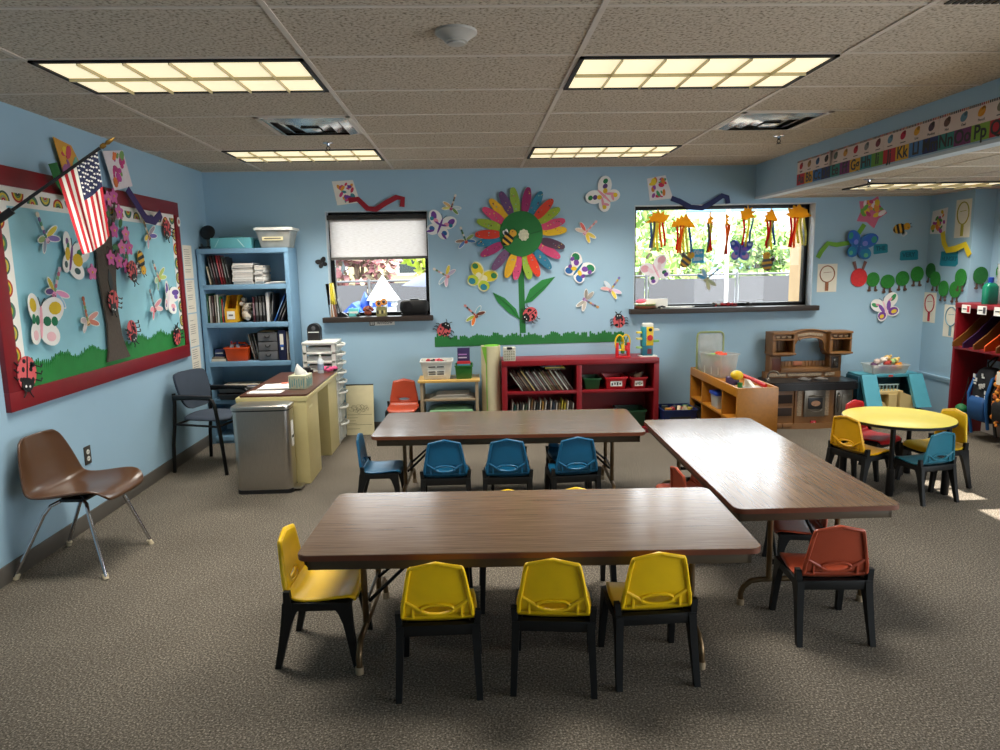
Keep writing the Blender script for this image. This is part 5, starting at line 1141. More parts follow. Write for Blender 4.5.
# ================================================================= ALPHABET BANNERS ON THE SOFFIT
AC = {'A': (176, 24, 40), 'B': (206, 150, 30), 'C': (40, 100, 160), 'D': (34, 44, 96), 'E': (40, 120, 110), 'F': (110, 40, 100), 'G': (206, 154, 36), 'H': (30, 120, 130), 'I': (90, 140, 50), 'J': (176, 30, 46), 'K': (212, 160, 30), 'L': (60, 110, 160), 'M': (32, 44, 92), 'N': (40, 118, 110), 'O': (104, 40, 92), 'P': (116, 156, 50), 'Q': (172, 26, 44), 'R': (206, 150, 30)}
WORDS = {'M': 'Monkey', 'O': 'Owl', 'P': 'Pencil', 'A': 'Apple', 'L': 'Lion', 'N': 'Nut'}
SY = [(6.099, 2.351)[0], (3.77, 2.318)[0]]
cw = (SY[0] - SY[1]) / 16.45
bz0, bz1, bm_ = 2.262, 2.462, 2.352
for sec, lab in (('ABCD', 'alphabet banner sheet from A to D, its end curling off the soffit'), ('EFGHI', 'alphabet banner sheet from E to I on the soffit'), ('JKLM', 'alphabet banner sheet from J to M on the soffit'), ('NOPQR', 'alphabet banner sheet starting at N, nearest the camera on the soffit')):
    s0 = 'ABCDEFGHIJKLMNOPQR'.index(sec[0]); yc = SY[0] - s0 * cw
    t = on_wall('alphabet_banner', lab, 'alphabet banner', 'soffit', (yc, bm_), 0, .003)
    n = len(sec); b = MB(); b.plate([(0, bz0 - bm_), (n * cw - .004, bz0 - bm_), (n * cw - .004, bz1 - bm_), (0, bz1 - bm_)], .001, .004, mat('banner_paper', (216, 196, 186), .6, var=.03)); b.build('sheet', t)
    if sec == 'ABCD':
        b = MB(); b.loft([[(n * cw - .004 + .03 * math.sin(a), y, .004 + .03 * (1 - math.cos(a))) for y in (0.0, bz1 - bm_)] for a in [.2 * i for i in range(9)]], mat('banner_paper', (216, 196, 186), .6), closed=False); b.build('curled_end', t, solid=.002)
    b = MB(); tr = [(60, 56, 60), (150, 40, 60), (170, 110, 70), (60, 70, 60), (40, 40, 50)]
    for i in range(n * 9): b.plate([(i * cw / 9, bz1 - bm_ - .014), (i * cw / 9 + cw / 15, bz1 - bm_ - .014), (i * cw / 9 + cw / 15, bz1 - bm_), (i * cw / 9, bz1 - bm_)], .004, .0048, col(tr[(i // 2) % 5], rough=.7))
    b.build('dotted_edge', t)
    for i, ch in enumerate(sec):
        b = MB(); x = i * cw; b.plate([(x, bz0 - bm_), (x + cw, bz0 - bm_), (x + cw, .0), (x, .0)], .004, .0052, col(AC[ch], rough=.6)); o = b.build('letter_panel', t)
        b = MB(); b.text(ch + ch.lower(), .106, (x + cw / 2, (bz0 - bm_) / 2, .0056), BLACK, sx=.95, bold=.0022); b.build('lettering', o)
        b = MB(); c = [(170, 30, 40), (150, 110, 60), (40, 80, 120), (40, 34, 36), (90, 100, 90), (200, 140, 60), (190, 30, 50), (120, 120, 120), (120, 50, 60), (90, 130, 150), (180, 30, 60), (210, 150, 40), (80, 60, 70), (100, 66, 60), (90, 130, 150), (214, 140, 30), (120, 110, 90), (90, 60, 50)]['ABCDEFGHIJKLMNOPQR'.index(ch)]
        b.plate(ell(x + cw / 2, .062, .030, .024, 30, 12), .004, .0055, col(c, rough=.7)); b.plate(ell(x + cw / 2 + .016, .078, .015, .013, 0, 9), .0055, .0062, col(tuple(int(v * .7) for v in c), rough=.7))
        if ch == 'P': b.plate([(x + cw / 2 - .03, .05), (x + cw / 2 + .02, .078), (x + cw / 2 + .028, .066), (x + cw / 2 - .02, .04)], .0056, .007, col((216, 150, 40)))
        b.build('picture', o)
        b = MB()
        if ch in WORDS: b.text(WORDS[ch], .022, (x + cw / 2, .020, .0046), BLACK)
        else: b.plate([(x + cw * .3, .016), (x + cw * .7, .016), (x + cw * .7, .022), (x + cw * .3, .022)], .004, .0048, mat('print_dark', (90, 80, 76), .7))
        b.build('word', o)
# ================================================================= SMALL THINGS
def solo(b, name, label, cat, group=None, loc=None, rz=0, **k):
    o = b.build(name, **k); tag(o, label, cat, group)
    if loc is not None: o.location = loc; o.rotation_euler = (0, 0, rz)
    return o
PAGE = mat('page_edges', (214, 206, 188), .8, var=.1, scale=40, stretch=(60, 2, 2))
def book(label, at, w, h, d, c, lean=0.0, yaw=0.0, group=None, name='book', flat=False, pages=(214, 206, 188)):
    """an upright book: spine to the camera, pivot at its lower left front edge"""
    b = MB(); cv = col(c, rough=.5); t = min(.003, w * .18)
    b.box((0, 0, 0), (t, d, h), cv); b.box((w - t, 0, 0), (w, d, h), cv); b.box((0, 0, 0), (w, t, h), cv)
    b.box((t, t, .003), (w - t, d - .004, h - .003), PAGE)
    b.box((t, -.0008, h * .25), (w - t, 0, h * .75), col(tuple(min(255, int(v * .6 + 90)) for v in c), rough=.6))
    o = b.build(name); tag(o, label, 'book', group)
    if flat: o.rotation_euler = (0, PI / 2, yaw)
    else: o.rotation_euler = (0, lean, yaw)
    o.location = (at[0], at[1], at[2] + (w * math.sin(lean) + .0005 if lean > 0 and not flat else 0)); return o
ORD = ['first', 'second', 'third', 'fourth', 'fifth', 'sixth', 'seventh', 'eighth', 'ninth', 'tenth', 'eleventh', 'twelfth', 'thirteenth', 'fourteenth', 'fifteenth', 'sixteenth', 'seventeenth', 'eighteenth', 'nineteenth', 'twentieth', 'twenty-first', 'twenty-second', 'twenty-third', 'twenty-fourth', 'twenty-fifth', 'twenty-sixth', 'twenty-seventh', 'twenty-eighth']
def cname(c):
    r, g, bl = c; m = max(c); n = min(c)
    if m < 60: return 'black'
    if m - n < 28: return 'white' if m > 205 else 'grey' if m > 90 else 'dark grey'
    if r > 170 and g > 140 and bl < 120: return 'yellow'
    if r == m and g < .55 * r and bl < .6 * r: return 'red' if r > 120 else 'maroon'
    if r == m: return 'tan' if m > 170 else 'brown'
    if g == m: return 'green'
    return 'blue' if bl > 110 else 'navy'
# leaning picture books, upper left bay of the red bookcase
cols = [(216, 212, 204), (84, 54, 40), (70, 46, 36), (120, 88, 60), (60, 52, 46), (206, 184, 120), (44, 42, 44), (190, 186, 180), (130, 100, 104), (96, 84, 80), (226, 222, 214), (60, 50, 44), (214, 210, 200), (130, 120, 70), (120, 84, 66), (66, 56, 48), (150, 110, 70), (200, 190, 170), (58, 48, 44), (206, 202, 196), (92, 72, 60), (70, 56, 50)]
x = .535
for k, c in enumerate(cols):
    w = [.010, .014, .012, .018, .009, .016][k % 6]; le = -math.radians(34)
    lx = .470 + k * .0229
    book('thin %s picture book leaning in the red bookcase, %s from the paper roll' % (cname(c), ORD[k]), (lx, 6.63, .4385 + w * .0), w * .8, .212 + .010 * (k % 3), .20, c, le, 0, 'leaning picture books in the red bookcase', 'picture_book')
for k, (xx, c, z, l) in enumerate(((.70, (130, 110, 80), .636, 'tan picture book lying flat on the leaning books, lowest of three'), (.69, (214, 190, 60), .6485, 'yellow picture book lying flat on the leaning books in the red bookcase'), (.66, (90, 90, 92), .661, 'grey picture book lying flat on top of the yellow one in the red bookcase'))):
    book(l, (xx, 6.66, z + .012), .011, .19, .16, c, 0, .05 * k, 'flat books on the leaning books', 'picture_book', True)
lc = [(206, 200, 190), (40, 110, 100), (210, 206, 196), (60, 60, 62), (224, 220, 210), (90, 120, 96), (230, 226, 214), (150, 110, 60), (200, 196, 186), (54, 66, 60), (226, 220, 200), (190, 150, 70), (220, 216, 206), (50, 50, 52), (206, 200, 190), (70, 90, 110), (224, 218, 206), (160, 130, 80), (210, 190, 60), (220, 200, 70), (226, 222, 210), (80, 70, 60), (216, 210, 196)]
for k, c in enumerate(lc):
    book('small %s book low in the red bookcase, %s from the paper roll' % (cname(c), ORD[k]), (.345 + k * .0267, 6.635, .0635), .010, .245 + rnd.uniform(-.01, .045), .18, c, math.radians(6 + .4 * rnd.random()), 0, 'small picture books on the bottom shelf', 'picture_book')
# bins
def tub(b, x0, x1, y0, y1, z0, h, m, flare=.012, rim=.010, inner=True):
    R = lambda e, z: [(x, y, z) for x, y in rrect(x0 - e, y0 - e, x1 + e, y1 + e, .015, 3)]
    b.loft([R(-.004, 0 + z0), R(0, z0 + .008), R(flare, z0 + h - .012), R(flare + rim, z0 + h - .012), R(flare + rim, z0 + h), R(flare - .004, z0 + h), R(-.006, z0 + .012)], m); return b
def bin_(name, label, x0, x1, y0, y1, z, h, c, labelc=None, cat='bin', group=None, rough=.35):
    t = thing(name, label, cat, ((x0 + x1) / 2, (y0 + y1) / 2, z), 0, group); w, d = (x1 - x0) / 2, (y1 - y0) / 2
    m = c if not isinstance(c, tuple) else col(c, rough=rough)
    b = MB(); tub(b, -w, w, -d, d, 0, h, m); b.build('body', t)
    if labelc:
        b = MB(); T = Matrix.Rotation(math.atan2(.012, h - .02), 4, 'X'); zz = h * .46
        b.box((-w * .62, -d - .0095, zz - .024), (w * .62, -d - .0065, zz + .026), WHITE, T=None)
        for i in range(4): b.box((-w * .52 + i * w * .28, -d - .0105, zz - .016 + .006 * (i % 2)), (-w * .52 + i * w * .28 + w * .18, -d - .0094, zz + .008 + .004 * (i % 3)), col(labelc[i % len(labelc)]))
        b.build('picture_label', t)
    return t
GRB = 'plastic bins on the red bookcase'
bin_('storage_bin', 'dark green plastic bin in the upper right bay of the red bookcase', 1.075, 1.215, 6.64, 6.86, .4375, .11, (16, 72, 34), group=GRB)
bin_('storage_bin', 'red plastic bin with a picture label in the middle of the red bookcase bay', 1.285, 1.465, 6.63, 6.86, .4375, .115, (186, 18, 30), [(50, 60, 70), (90, 80, 70), (60, 60, 60)], group=GRB)
t = bin_('storage_bin', 'red plastic bin with a large white label and toys heaped over its rim', 1.53, 1.66, 6.63, 6.86, .4375, .11, (160, 18, 30), [(120, 90, 60), (70, 60, 60), (60, 110, 60)], group=GRB)
for k, (dx, dy, c, l) in enumerate(((0, .0, (170, 140, 110), 'tan toy animal on top of the labelled red bin'), (.03, .05, (120, 110, 104), 'grey toy animal at the rim of the labelled red bin'), (-.03, .06, (90, 50, 40), 'brown toy animal half sunk in the labelled red bin'))):
    b = MB(); b.ball((0, 0, 0), (.034, .02, .024), col(c), 10, 6); b.ball((.03, 0, .02), (.016, .014, .015), col(c), 8, 5); b.tube([(-.02, .01, -.01), (-.025, .012, -.04)], .007, col(c), 6); b.tube([(.02, -.01, -.01), (.022, -.012, -.04)], .007, col(c), 6)
    solo(b, 'toy_animal', l, 'toy', None, (1.595 + dx, 6.70 + dy, .550))
bin_('storage_bin', 'dark green plastic bin low in the red bookcase behind the table corner', 1.42, 1.66, 6.64, 6.90, .0605, .16, (14, 62, 34), group=GRB)
# on top of the red bookcase
b = MB(); b.box((-.058, -.05, 0), (.058, .05, .128), mat('patterned_cube', (196, 194, 178), .6, var=.3, scale=45), .004); b.box((-.025, -.054, .112), (.025, -.02, .1295), BLACK)
for i in range(5):
    for j in range(4): b.box((-.05 + i * .021, -.0515, .012 + j * .024), (-.05 + i * .021 + .014, -.0498, .012 + j * .024 + .014), mat('cube_print', (150, 150, 128), .7, var=.3, scale=60))
solo(b, 'tissue_cube', 'pale patterned cube tissue box on the red bookcase end by the paper roll', 'box', None, (.352, 6.66, .7355))
t = thing('ferris_toy', 'red and yellow plastic toy wheel on the red bookcase beside the toy tower', 'toy', (1.455, 6.72, .7355)); RP, YP = col((196, 26, 34), rough=.35), col((226, 190, 30), rough=.35)
b = MB(); b.box((-.07, -.05, 0), (.07, .05, .012), RP, .003)
for s in (-1, 1): b.box((s * .055 - .014, -.02, .01), (s * .055 + .014, .02, .14), RP, .004)
b.build('stand', t)
for s in (-1, 1):
    b = MB(); e = [(s * .032, y, z + .135) for y, z in ell(0, 0, .085, .085, 0, 20)]; e = [(s * .034 + x, s * .012, z + .14) for x, z in ell(0, 0, .040, .075, 0, 20)]
    b.tube(e + e[:1], .008, YP, 6, caps=False)
    for k in range(3): a = PI * k / 3; b.tube([(s * .034 - .038 * math.cos(a), s * .012, .14 - .07 * math.sin(a)), (s * .034 + .038 * math.cos(a), s * .012, .14 + .07 * math.sin(a))], .005, col((60, 120, 60)), 5)
    b.build('ring', t)
b = MB(); b.box((-.016, -.02, .06), (.016, .02, .12), YP, .005); b.box((.02, -.022, .06), (.05, .022, .11), RP, .006); b.ball((.0, 0, .05), .02, col((60, 140, 60)), 10, 6); b.build('cradle', t)
t = thing('toy_tower', 'tall yellow and teal toy tower with white top on the red bookcase', 'toy', (1.69, 6.72, .7355))
b = MB(); b.box((-.075, -.06, 0), (.09, .06, .012), WPLAS, .003); b.build('base', t)
b = MB(); b.box((-.05, -.045, .012), (.05, .045, .11), col((34, 104, 124), rough=.4), .004); b.box((-.005, -.048, .03), (.035, -.044, .08), col((110, 40, 50))); b.build('lower_section', t)
b = MB(); b.box((-.015, -.045, .11), (.055, .045, .29), YP, .004); b.box((-.052, -.045, .11), (-.014, .045, .29), col((40, 140, 150), rough=.4), .003); b.prism([(x + .02, -.046, z) for x, z in ell(0, .185, .028, .028, 0, 16)], (0, -.004, 0), RP); b.prism([(x + .022, -.046, z) for x, z in ell(0, .262, .018, .016, 0, 12)], (0, -.004, 0), BLACK)
b.build('upper_section', t)
b = MB(); b.box((-.045, -.04, .285), (.055, .04, .325), WPLAS, .012); b.build('cap', t)
for z, s, c in ((.25, 1, (226, 224, 214)), (.225, -1, (224, 196, 60)), (.165, -1, (226, 210, 110)), (.14, 1, (120, 176, 90)), (.08, -1, (150, 190, 110))):
    b = MB(); b.box((s * .05 if s > 0 else -.10, -.03, z), (.115 if s > 0 else -.05, .03, z + .018), col(c, rough=.4), .004); b.build('ramp', t)

# paper roll and the small wooden shelf's load
t = thing('paper_roll', 'tall upright roll of cream paper with a green edge beside the red bookcase', 'paper roll', (.177, 6.76, 0)); KRAFT = mat('cream_roll_paper', (206, 196, 160), .7, var=.05)
b = MB(); b.lathe([(.094, 0), (.094, .872), (.086, .872), (.086, .80)], (0, 0, 0), KRAFT, 28); b.build('outer_sheet', t)
b = MB(); R = []
for i in range(46): a = -2.2 + i * .24; r = .090 - .0013 * i; R.append((r * math.cos(a), r * math.sin(a)))
b.loft([[(x, y, .60) for x, y in R], [(x, y, .878) for x, y in R]], col((120, 190, 60), rough=.7), closed=False); b.build('green_layer', t, solid=.002)
b = MB(); b.prism([(-.05, -.083, .01), (-.042, -.0875, .01), (-.042, -.0875, .868), (-.088, -.05, .868), (-.05, -.086, .7)], (0, -.004, 0), col((126, 186, 60), rough=.7)); b.build('green_edge', t)
t = thing('laundry_basket', 'white slotted plastic basket of small toys on the wooden shelf', 'basket', (-.345, 6.76, .5675)); b = MB()
tub(b, -.125, .125, -.09, .09, 0, .18, WPLAS, .026, .008); b.build('body', t); b = MB()
b.box((-.085, -.1115, .04), (.08, -.095, .142), WPLAS)
for z in (.05, .072, .12):
    for x0, x1 in ((-.075, -.01), (.006, .07)): b.box((x0, -.1135 - .10 * (z - .05), z), (x1, -.1105, z + .010), BLACK)
b.build('slats', t)
for k in range(9):
    b = MB(); c = [(196, 60, 70), (60, 40, 44), (220, 120, 130), (180, 40, 50), (40, 40, 44)][k % 5]; b.ball((0, 0, 0), (.032, .022, .018), col(c), 9, 5); b.ball((.026, 0, .01), (.015, .014, .013), col(c), 7, 4)
    solo(b, 'small_toy', 'small %s toy heaped in the %s of the white basket on the wooden shelf' % (['pink red', 'black', 'pale pink', 'red', 'dark'][k % 5], 'front' if k < 5 else 'back'), 'toy', 'toys in the white basket', (-.345 + (k % 5 - 2) * .042, 6.72 + (k // 5) * .06, .724 + .012 * (k % 2)), k)
t = thing('file_tub', 'green plastic tub of folders on the wooden shelf beside the white basket', 'tub', (-.085, 6.76, .5675)); b = MB(); tub(b, -.075, .075, -.10, .10, 0, .13, mat('green_clear_tub', (40, 104, 44), .3), .008, .006); b.build('body', t)
for k, (c, z, l, w) in enumerate((((60, 130, 150), .12, 'teal folder standing in the green tub', .125), ((54, 40, 84), .27, 'purple box standing highest in the green tub', .12), ((176, 40, 44), .145, 'red folder standing in the green tub', .13))):
    b = MB(); b.box((-w / 2, -.01, 0), (w / 2, .012, z), col(c, rough=.4), .002)
    if k == 1:
        for j, cc in enumerate(((170, 120, 180), (200, 180, 200))): b.box((-.05, -.0125, .20 - .03 * j), (.03, -.0095, .212 - .03 * j), col(cc))
    solo(b, 'folder', l, 'folder', None, (-.085, 6.73 + .045 * (1 if k == 1 else -.6 + k * .5), .585 if k != 2 else .583))
for k, (z, c, l) in enumerate(((.3855, (196, 190, 174), 'cream paper stack lowest on the shelf under the wooden shelf top'), (.400, (160, 156, 146), 'grey folder stack lying on the cream paper in the wooden shelf'), (.413, (206, 202, 192), 'white sheet stack topmost inside the wooden shelf'))):
    b = MB(); 
    for j in range(3): b.box((-.2 + .01 * j, -.12, .004 * j), (.18 - .05 * k + .02 * j, .10, .004 * j + .0035), col(c, rough=.8))
    solo(b, 'paper_stack', l, 'paper', None, (-.22 + .03 * k, 6.76, z))
t = thing('lidded_tub', 'pale green plastic storage tub with lid in the bottom of the wooden shelf', 'tub', (-.215, 6.75, .1005)); PG = mat('pale_green_plastic', (124, 168, 128), .3, var=.05)
b = MB(); tub(b, -.19, .19, -.12, .12, 0, .15, PG, .012, .004); b.build('body', t); b = MB()
R = lambda e, z: [(x, y, z) for x, y in rrect(-.21 + e, -.14 + e, .21 - e, .14 - e, .02, 3)]
b.loft([R(0, .148), R(0, .168), R(.01, .176), R(.03, .176), R(.045, .19), R(.1, .19)], PG); b.build('lid', t)
# blue toy crate
t = thing('toy_crate', 'dark blue toy crate of blocks between the red bookcase and the honey wooden shelf', 'crate', (1.962, 6.64, 0)); NB_ = mat('navy_crate', (16, 40, 92), .45, var=.12)
b = MB(); tub(b, -.15, .155, -.15, .15, 0, .245, NB_, .008, .008); b.build('body', t)
b = MB(); pm = mat('crate_print', (40, 42, 44), .5, var=.6, scale=50); b.box((-.10, -.1605, .05), (.10, -.156, .18), pm)
for k in range(8): b.prism([(x - .08 + .022 * k, -.1605, z + .08 + .03 * (k % 3)) for x, z in ell(0, 0, .014, .012, 30 * k, 9)], (0, -.002, 0), col([(110, 100, 70), (90, 40, 50), (60, 66, 70)][k % 3]))
b.build('printed_panel', t)
bl = [((-.10, -.10), (170, 120, 50), 'cube'), ((-.05, -.05), (130, 30, 34), 'ball'), ((.0, -.11), (206, 186, 150), 'tri'), ((.05, -.06), (150, 40, 44), 'ball'), ((.055, -.11), (200, 182, 150), 'tri'), ((.11, -.08), (180, 160, 60), 'cube'), ((-.10, .03), (60, 66, 60), 'cube'), ((0, .03), (40, 40, 44), 'ball'), ((.10, .03), (60, 110, 60), 'cube')]
for k, ((dx, dy), c, sh) in enumerate(bl):
    b = MB(); m = col(c)
    if sh == 'cube': b.box((-.028, -.025, -.02), (.028, .025, .03), m, .004)
    elif sh == 'ball': b.ball((0, 0, 0), .034, m, 12, 8)
    else: b.prism([(-.04, -.015, -.01), (.04, -.015, -.01), (.0, -.015, .055)], (0, .03, 0), m)
    solo(b, 'toy_block', ['tan cube block at the near corner of the blue crate', 'dark red ball in the blue crate beside the tan cube', 'pale wooden triangle block, biggest on the front of the blue crate', 'red ball behind the pale triangles in the blue crate', 'small pale triangle block beside the bigger one in the blue crate', 'yellow cube block at the honey shelf side of the blue crate', 'dark cube block at the back of the blue crate', 'black ball at the back of the blue crate', 'green cube block at the back of the blue crate'][k], 'toy block', None, (1.962 + dx, 6.64 + dy, .225), .5 * k)
# inside and on the honey shelf
t = thing('lidded_box', 'clear box of toys with a blue lid inside the honey wooden shelf', 'box', (2.29, 6.215, .3185)); b = MB(); tub(b, -.10, .10, -.085, .085, 0, .125, CLEARG, .006, .004); b.build('body', t)
b = MB(); R = lambda e, z: [(x, y, z) for x, y in rrect(-.118 + e, -.10 + e, .118 - e, .10 - e, .02, 3)]; b.loft([R(0, .122), R(0, .142), R(.012, .15)], col((36, 70, 160), rough=.35)); b.build('lid', t)
for k, (dx, dy, c) in enumerate(((-.06, -.05, (206, 90, 60)), (-.04, .03, (214, 120, 110)), (.0, -.05, (70, 130, 160)), (.03, .04, (200, 80, 60)), (-.065, .0, (120, 160, 190)))):
    b = MB(); b.ball((0, 0, 0), (.03, .028, .028), col(c), 10, 6); solo(b, 'small_toy', ['orange', 'pink', 'blue', 'red', 'pale blue'][k] + ' toy seen through the clear blue-lidded box', 'toy', None, (2.29 + dx, 6.215 + dy, .362))
bin_('storage_bin', 'black plastic bin under the shelf of the honey wooden shelf, facing the blue crate', 2.20, 2.455, 6.53, 6.74, .0705, .17, (34, 36, 36))
BC, BA = (2.345, 6.555, .5505), math.radians(24)
t = thing('toy_bin', 'big clear plastic bin of play food on the honey wooden shelf', 'bin', BC, BA); b = MB(); tub(b, -.085, .085, -.13, .13, 0, .225, CLEAR, .022, .010)
for s in (-1, 1):
    for y in (-.09, 0, .09): b.box((s * .092 - .003, y - .004, .03), (s * .092 + .003, y + .004, .20), CLEARG)
b.build('body', t)
t = thing('bin_lid', 'clear bin lid with a green rim, upright behind the play food bin', 'lid', (2.335, 6.783, .5515)); b = MB(); e = [(x, 0, z) for x, z in rrect(-.13, .010, .13, .40, .04, 4)]; b.tube(e + e[:1], .010, mat('sage_plastic', (150, 164, 110), .35), 8, caps=False); b.build('rim', t)
b = MB(); b.box((-.125, -.003, .015), (.125, .003, .395), CLEAR); b.box((-.10, -.006, .035), (.10, -.004, .37), CLEAR); b.build('panel', t)
fc = [((-.035, -.07, .05), (196, 110, 80), (.026, .03, .035)), ((.04, -.08, .05), (180, 40, 44), (.028, .03, .04)), ((-.05, -.03, .12), (206, 60, 40), (.03, .034, .03)), ((.04, -.05, .125), (214, 206, 196), (.032, .032, .04)), ((-.05, .02, .075), (110, 90, 140), (.030, .03, .035)), ((.025, .0, .05), (70, 110, 60), (.04, .04, .04)), ((-.05, .065, .19), (110, 170, 50), (.04, .04, .025)), ((.04, .05, .205), (222, 80, 40), (.042, .042, .022)), ((.0, -.05, .205), (216, 70, 36), (.05, .045, .018)), ((-.04, .09, .045), (60, 90, 120), (.03, .03, .035)), ((.04, .09, .05), (200, 170, 60), (.03, .032, .04)), ((.03, .09, .13), (60, 150, 70), (.036, .03, .03))]
fl = ['peach', 'red', 'orange red flat', 'white', 'purple', 'dark green', 'lime green flat', 'orange flat', 'topmost orange', 'blue grey', 'yellow', 'green']
for k, (p, c, r) in enumerate(fc):
    b = MB(); b.ball((0, 0, 0), r, col(c, rough=.4), 12, 7); b.ball((r[0] * .5, -r[1] * .3, r[2] * .6), (r[0] * .35, r[1] * .35, r[2] * .4), col(tuple(min(255, v + 20) for v in c), rough=.4), 8, 5)
    solo(b, 'play_food', fl[k] + ' play food piece in the big clear bin', 'toy food', None, (BC[0] + .82 * (p[0] * math.cos(BA) - p[1] * math.sin(BA)), BC[1] + .82 * (p[0] * math.sin(BA) + p[1] * math.cos(BA)), .556 + p[2]), BA)
t = thing('toy_slide', 'white and red plastic toy ramp behind the yellow toy figure', 'toy', (2.40, 5.81, .5505)); b = MB(); b.box((-.09, -.13, 0), (.07, .13, .012), WPLAS, .004); b.prism([(-.05, -.12, .012), (-.05, .12, .012), (-.05, .12, .09)], (.03, 0, 0), WPLAS); b.build('base', t)
b = MB(); b.tube([(-.07, .14, .105), (0, .06, .075), (.045, -.10, .045)], .018, RP, 10); b.build('red_rail', t)
t = thing('toy_figure', 'yellow headed toy figure with a green foot on the honey wooden shelf', 'toy', (2.232, 5.90, .5505)); b = MB(); b.box((-.05, -.03, .03), (.05, .03, .10), col((70, 50, 90)), .008); b.box((-.055, -.035, 0), (.02, .03, .03), WPLAS, .006); b.build('body', t)
b = MB(); b.ball((.03, -.02, .115), (.055, .05, .042), YP, 14, 8); b.build('head', t); b = MB(); b.cyl((.045, -.06, 0), (.045, -.06, .055), .022, col((30, 120, 50))); b.build('foot', t)
# garage bin
t = thing('plush_bin', 'clear bin heaped with toys on top of the teal toy garage', 'bin', (4.075, 6.73, .5165)); b = MB(); tub(b, -.17, .17, -.09, .09, 0, .09, CLEAR, .016, .006); b.build('body', t)
pc = [((-.11, -.04, .04), (200, 190, 190)), ((-.06, -.07, .035), (96, 70, 130)), ((0, -.055, .04), (120, 90, 70)), ((.06, -.055, .04), (196, 90, 120)), ((.12, -.06, .045), (206, 150, 50)), ((-.08, .02, .10), (200, 180, 170)), ((-.03, -.02, .12), (226, 214, 200)), ((.02, .0, .135), (206, 170, 100)), ((.06, -.03, .10), (150, 180, 120)), ((.11, .01, .11), (224, 196, 120)), ((.0, -.05, .085), (170, 60, 50)), ((-.11, .03, .065), (90, 60, 90)), ((.13, .0, .06), (216, 140, 40))]
pl_ = ['pale grey', 'purple', 'brown', 'pink', 'orange yellow', 'cream', 'white', 'topmost tan', 'green', 'pale yellow', 'red', 'dark purple', 'orange']
for k, (p, c) in enumerate(pc):
    b = MB(); b.ball((0, 0, 0), (.036, .034, .030), mat('plush_%d' % k, c, .9, var=.15, bump=.4, bscale=120), 10, 6); b.ball((.022, -.016, .022), (.016, .014, .014), MATS['plush_%d' % k], 7, 4); solo(b, 'plush_toy', pl_[k] + ' soft toy in the clear bin above the teal garage', 'soft toy', None, (4.075 + p[0] * .93, 6.73 + p[1] * .6, .524 + p[2]))
# bottle and dispenser on the cubby
t = thing('soap_bottle', 'green bottle with a blue cap on top of the red cubby', 'bottle', (4.53, 6.0, 1.2185)); b = MB(); R = lambda k, z: [(x * k, y * k, z) for x, y in rrect(-.055, -.04, .055, .04, .02, 3)]
b.loft([R(.95, 0), R(1, .01), R(1, .15), R(.75, .175), R(.35, .19)], mat('green_soap', (18, 110, 84), .15, var=.03)); b.build('body', t); b = MB(); b.lathe([(.022, .185), (.022, .23), (.016, .235)], (0, 0, 0), col((24, 60, 150), rough=.35), 14); b.build('cap', t)
t = thing('cup_stack', 'tall stack of clear plastic cups behind the green bottle on the red cubby', 'cups', (4.66, 6.04, 1.2185)); b = MB()
for k in range(6): b.lathe([(.028, .05 * k), (.042, .05 * k + .10), (.045, .05 * k + .10), (.030, .05 * k + .004)], (0, 0, 0), CLEAR, 16)
b.build('cup', t)
# backpacks
def pack(label, at, cols, kind):
    t = thing('backpack', label, 'backpack', at); m0 = mat('pack_main_%d' % kind, cols[0], .75, bump=.3, bscale=300); m1 = col(cols[1], rough=.7); m2 = col(cols[2], rough=.7)
    b = MB(); rings = []
    for z, wy, wx in ((-.50, .09, .05), (-.48, .115, .08), (-.40, .125, .095), (-.25, .125, .095), (-.12, .12, .08), (-.04, .10, .055), (-.01, .06, .03)):
        rings.append([(x, y, z) for x, y in rrect(-wx, -wy, wx, wy, min(wx, wy) * .7, 4)])
    b.loft(rings, m0); b.build('body', t, angle=70)
    b = MB(); rings = []
    for z, wy, o in ((-.48, .08, -.095), (-.45, .095, -.115), (-.32, .10, -.12), (-.27, .085, -.10)): rings.append([(x - .0 + o + .02, y, z) for x, y in rrect(-.03, -wy, .03, wy, .02, 3)])
    b.loft(rings, m1); b.build('front_pocket', t, angle=70)
    b = MB(); b.tube([(-.02, .0, -.02), (-.01, .03, .03), (.03, .02, .07), (.06, 0, .08)], .008, BLACK, 6); b.tube([(-.02, 0, -.02), (-.01, -.03, .03), (.03, -.02, .07)], .008, BLACK, 6); b.build('hanging_loop', t)
    for s, ln in ((1, -.62), (-1, -.55)):
        b = MB(); b.tube([(.02, s * .09, -.05), (-.06, s * .105, -.10), (-.105, s * .112, -.25), (-.095, s * .11, -.40), (-.06, s * .10, ln)], .014, m2, 6); b.build('strap', t)
    b = MB(); r = random.Random(kind)
    for k in range(18):
        y, z = r.uniform(-.10, .10), r.uniform(-.27, -.06); wz = .09 + .02
        w1, w2 = r.uniform(.004, .009), r.uniform(.012, .024); w1, w2 = (w1, w2) if k % 3 else (w2, w1)
        y = y * .7 + (z + .16) * .3; pts = [(-.097 + .25 * max(0, z + .14), y + dy, z + dz) for dy, dz in ((-w1, -w2), (w1, -w2 * .9), (w1 * 1.1, w2), (-w1 * .8, w2 * .95))]
        b.prism(pts, (-.006, 0, 0), col(cols[3], rough=.7))
    b.build('print_patch', t); return t
p1_ = pack('black and blue backpack with white print, farthest in the red cubby', (4.60, 6.0, .665), ((22, 24, 30), (24, 74, 128), (28, 94, 160), (226, 224, 220)), 1)
p2_ = pack('black backpack with an orange camouflage front hanging second in the red cubby', (4.60, 5.70, .69), ((20, 20, 22), (22, 22, 24), (24, 24, 26), (226, 130, 30)), 2)
b = MB(); r = random.Random(4)
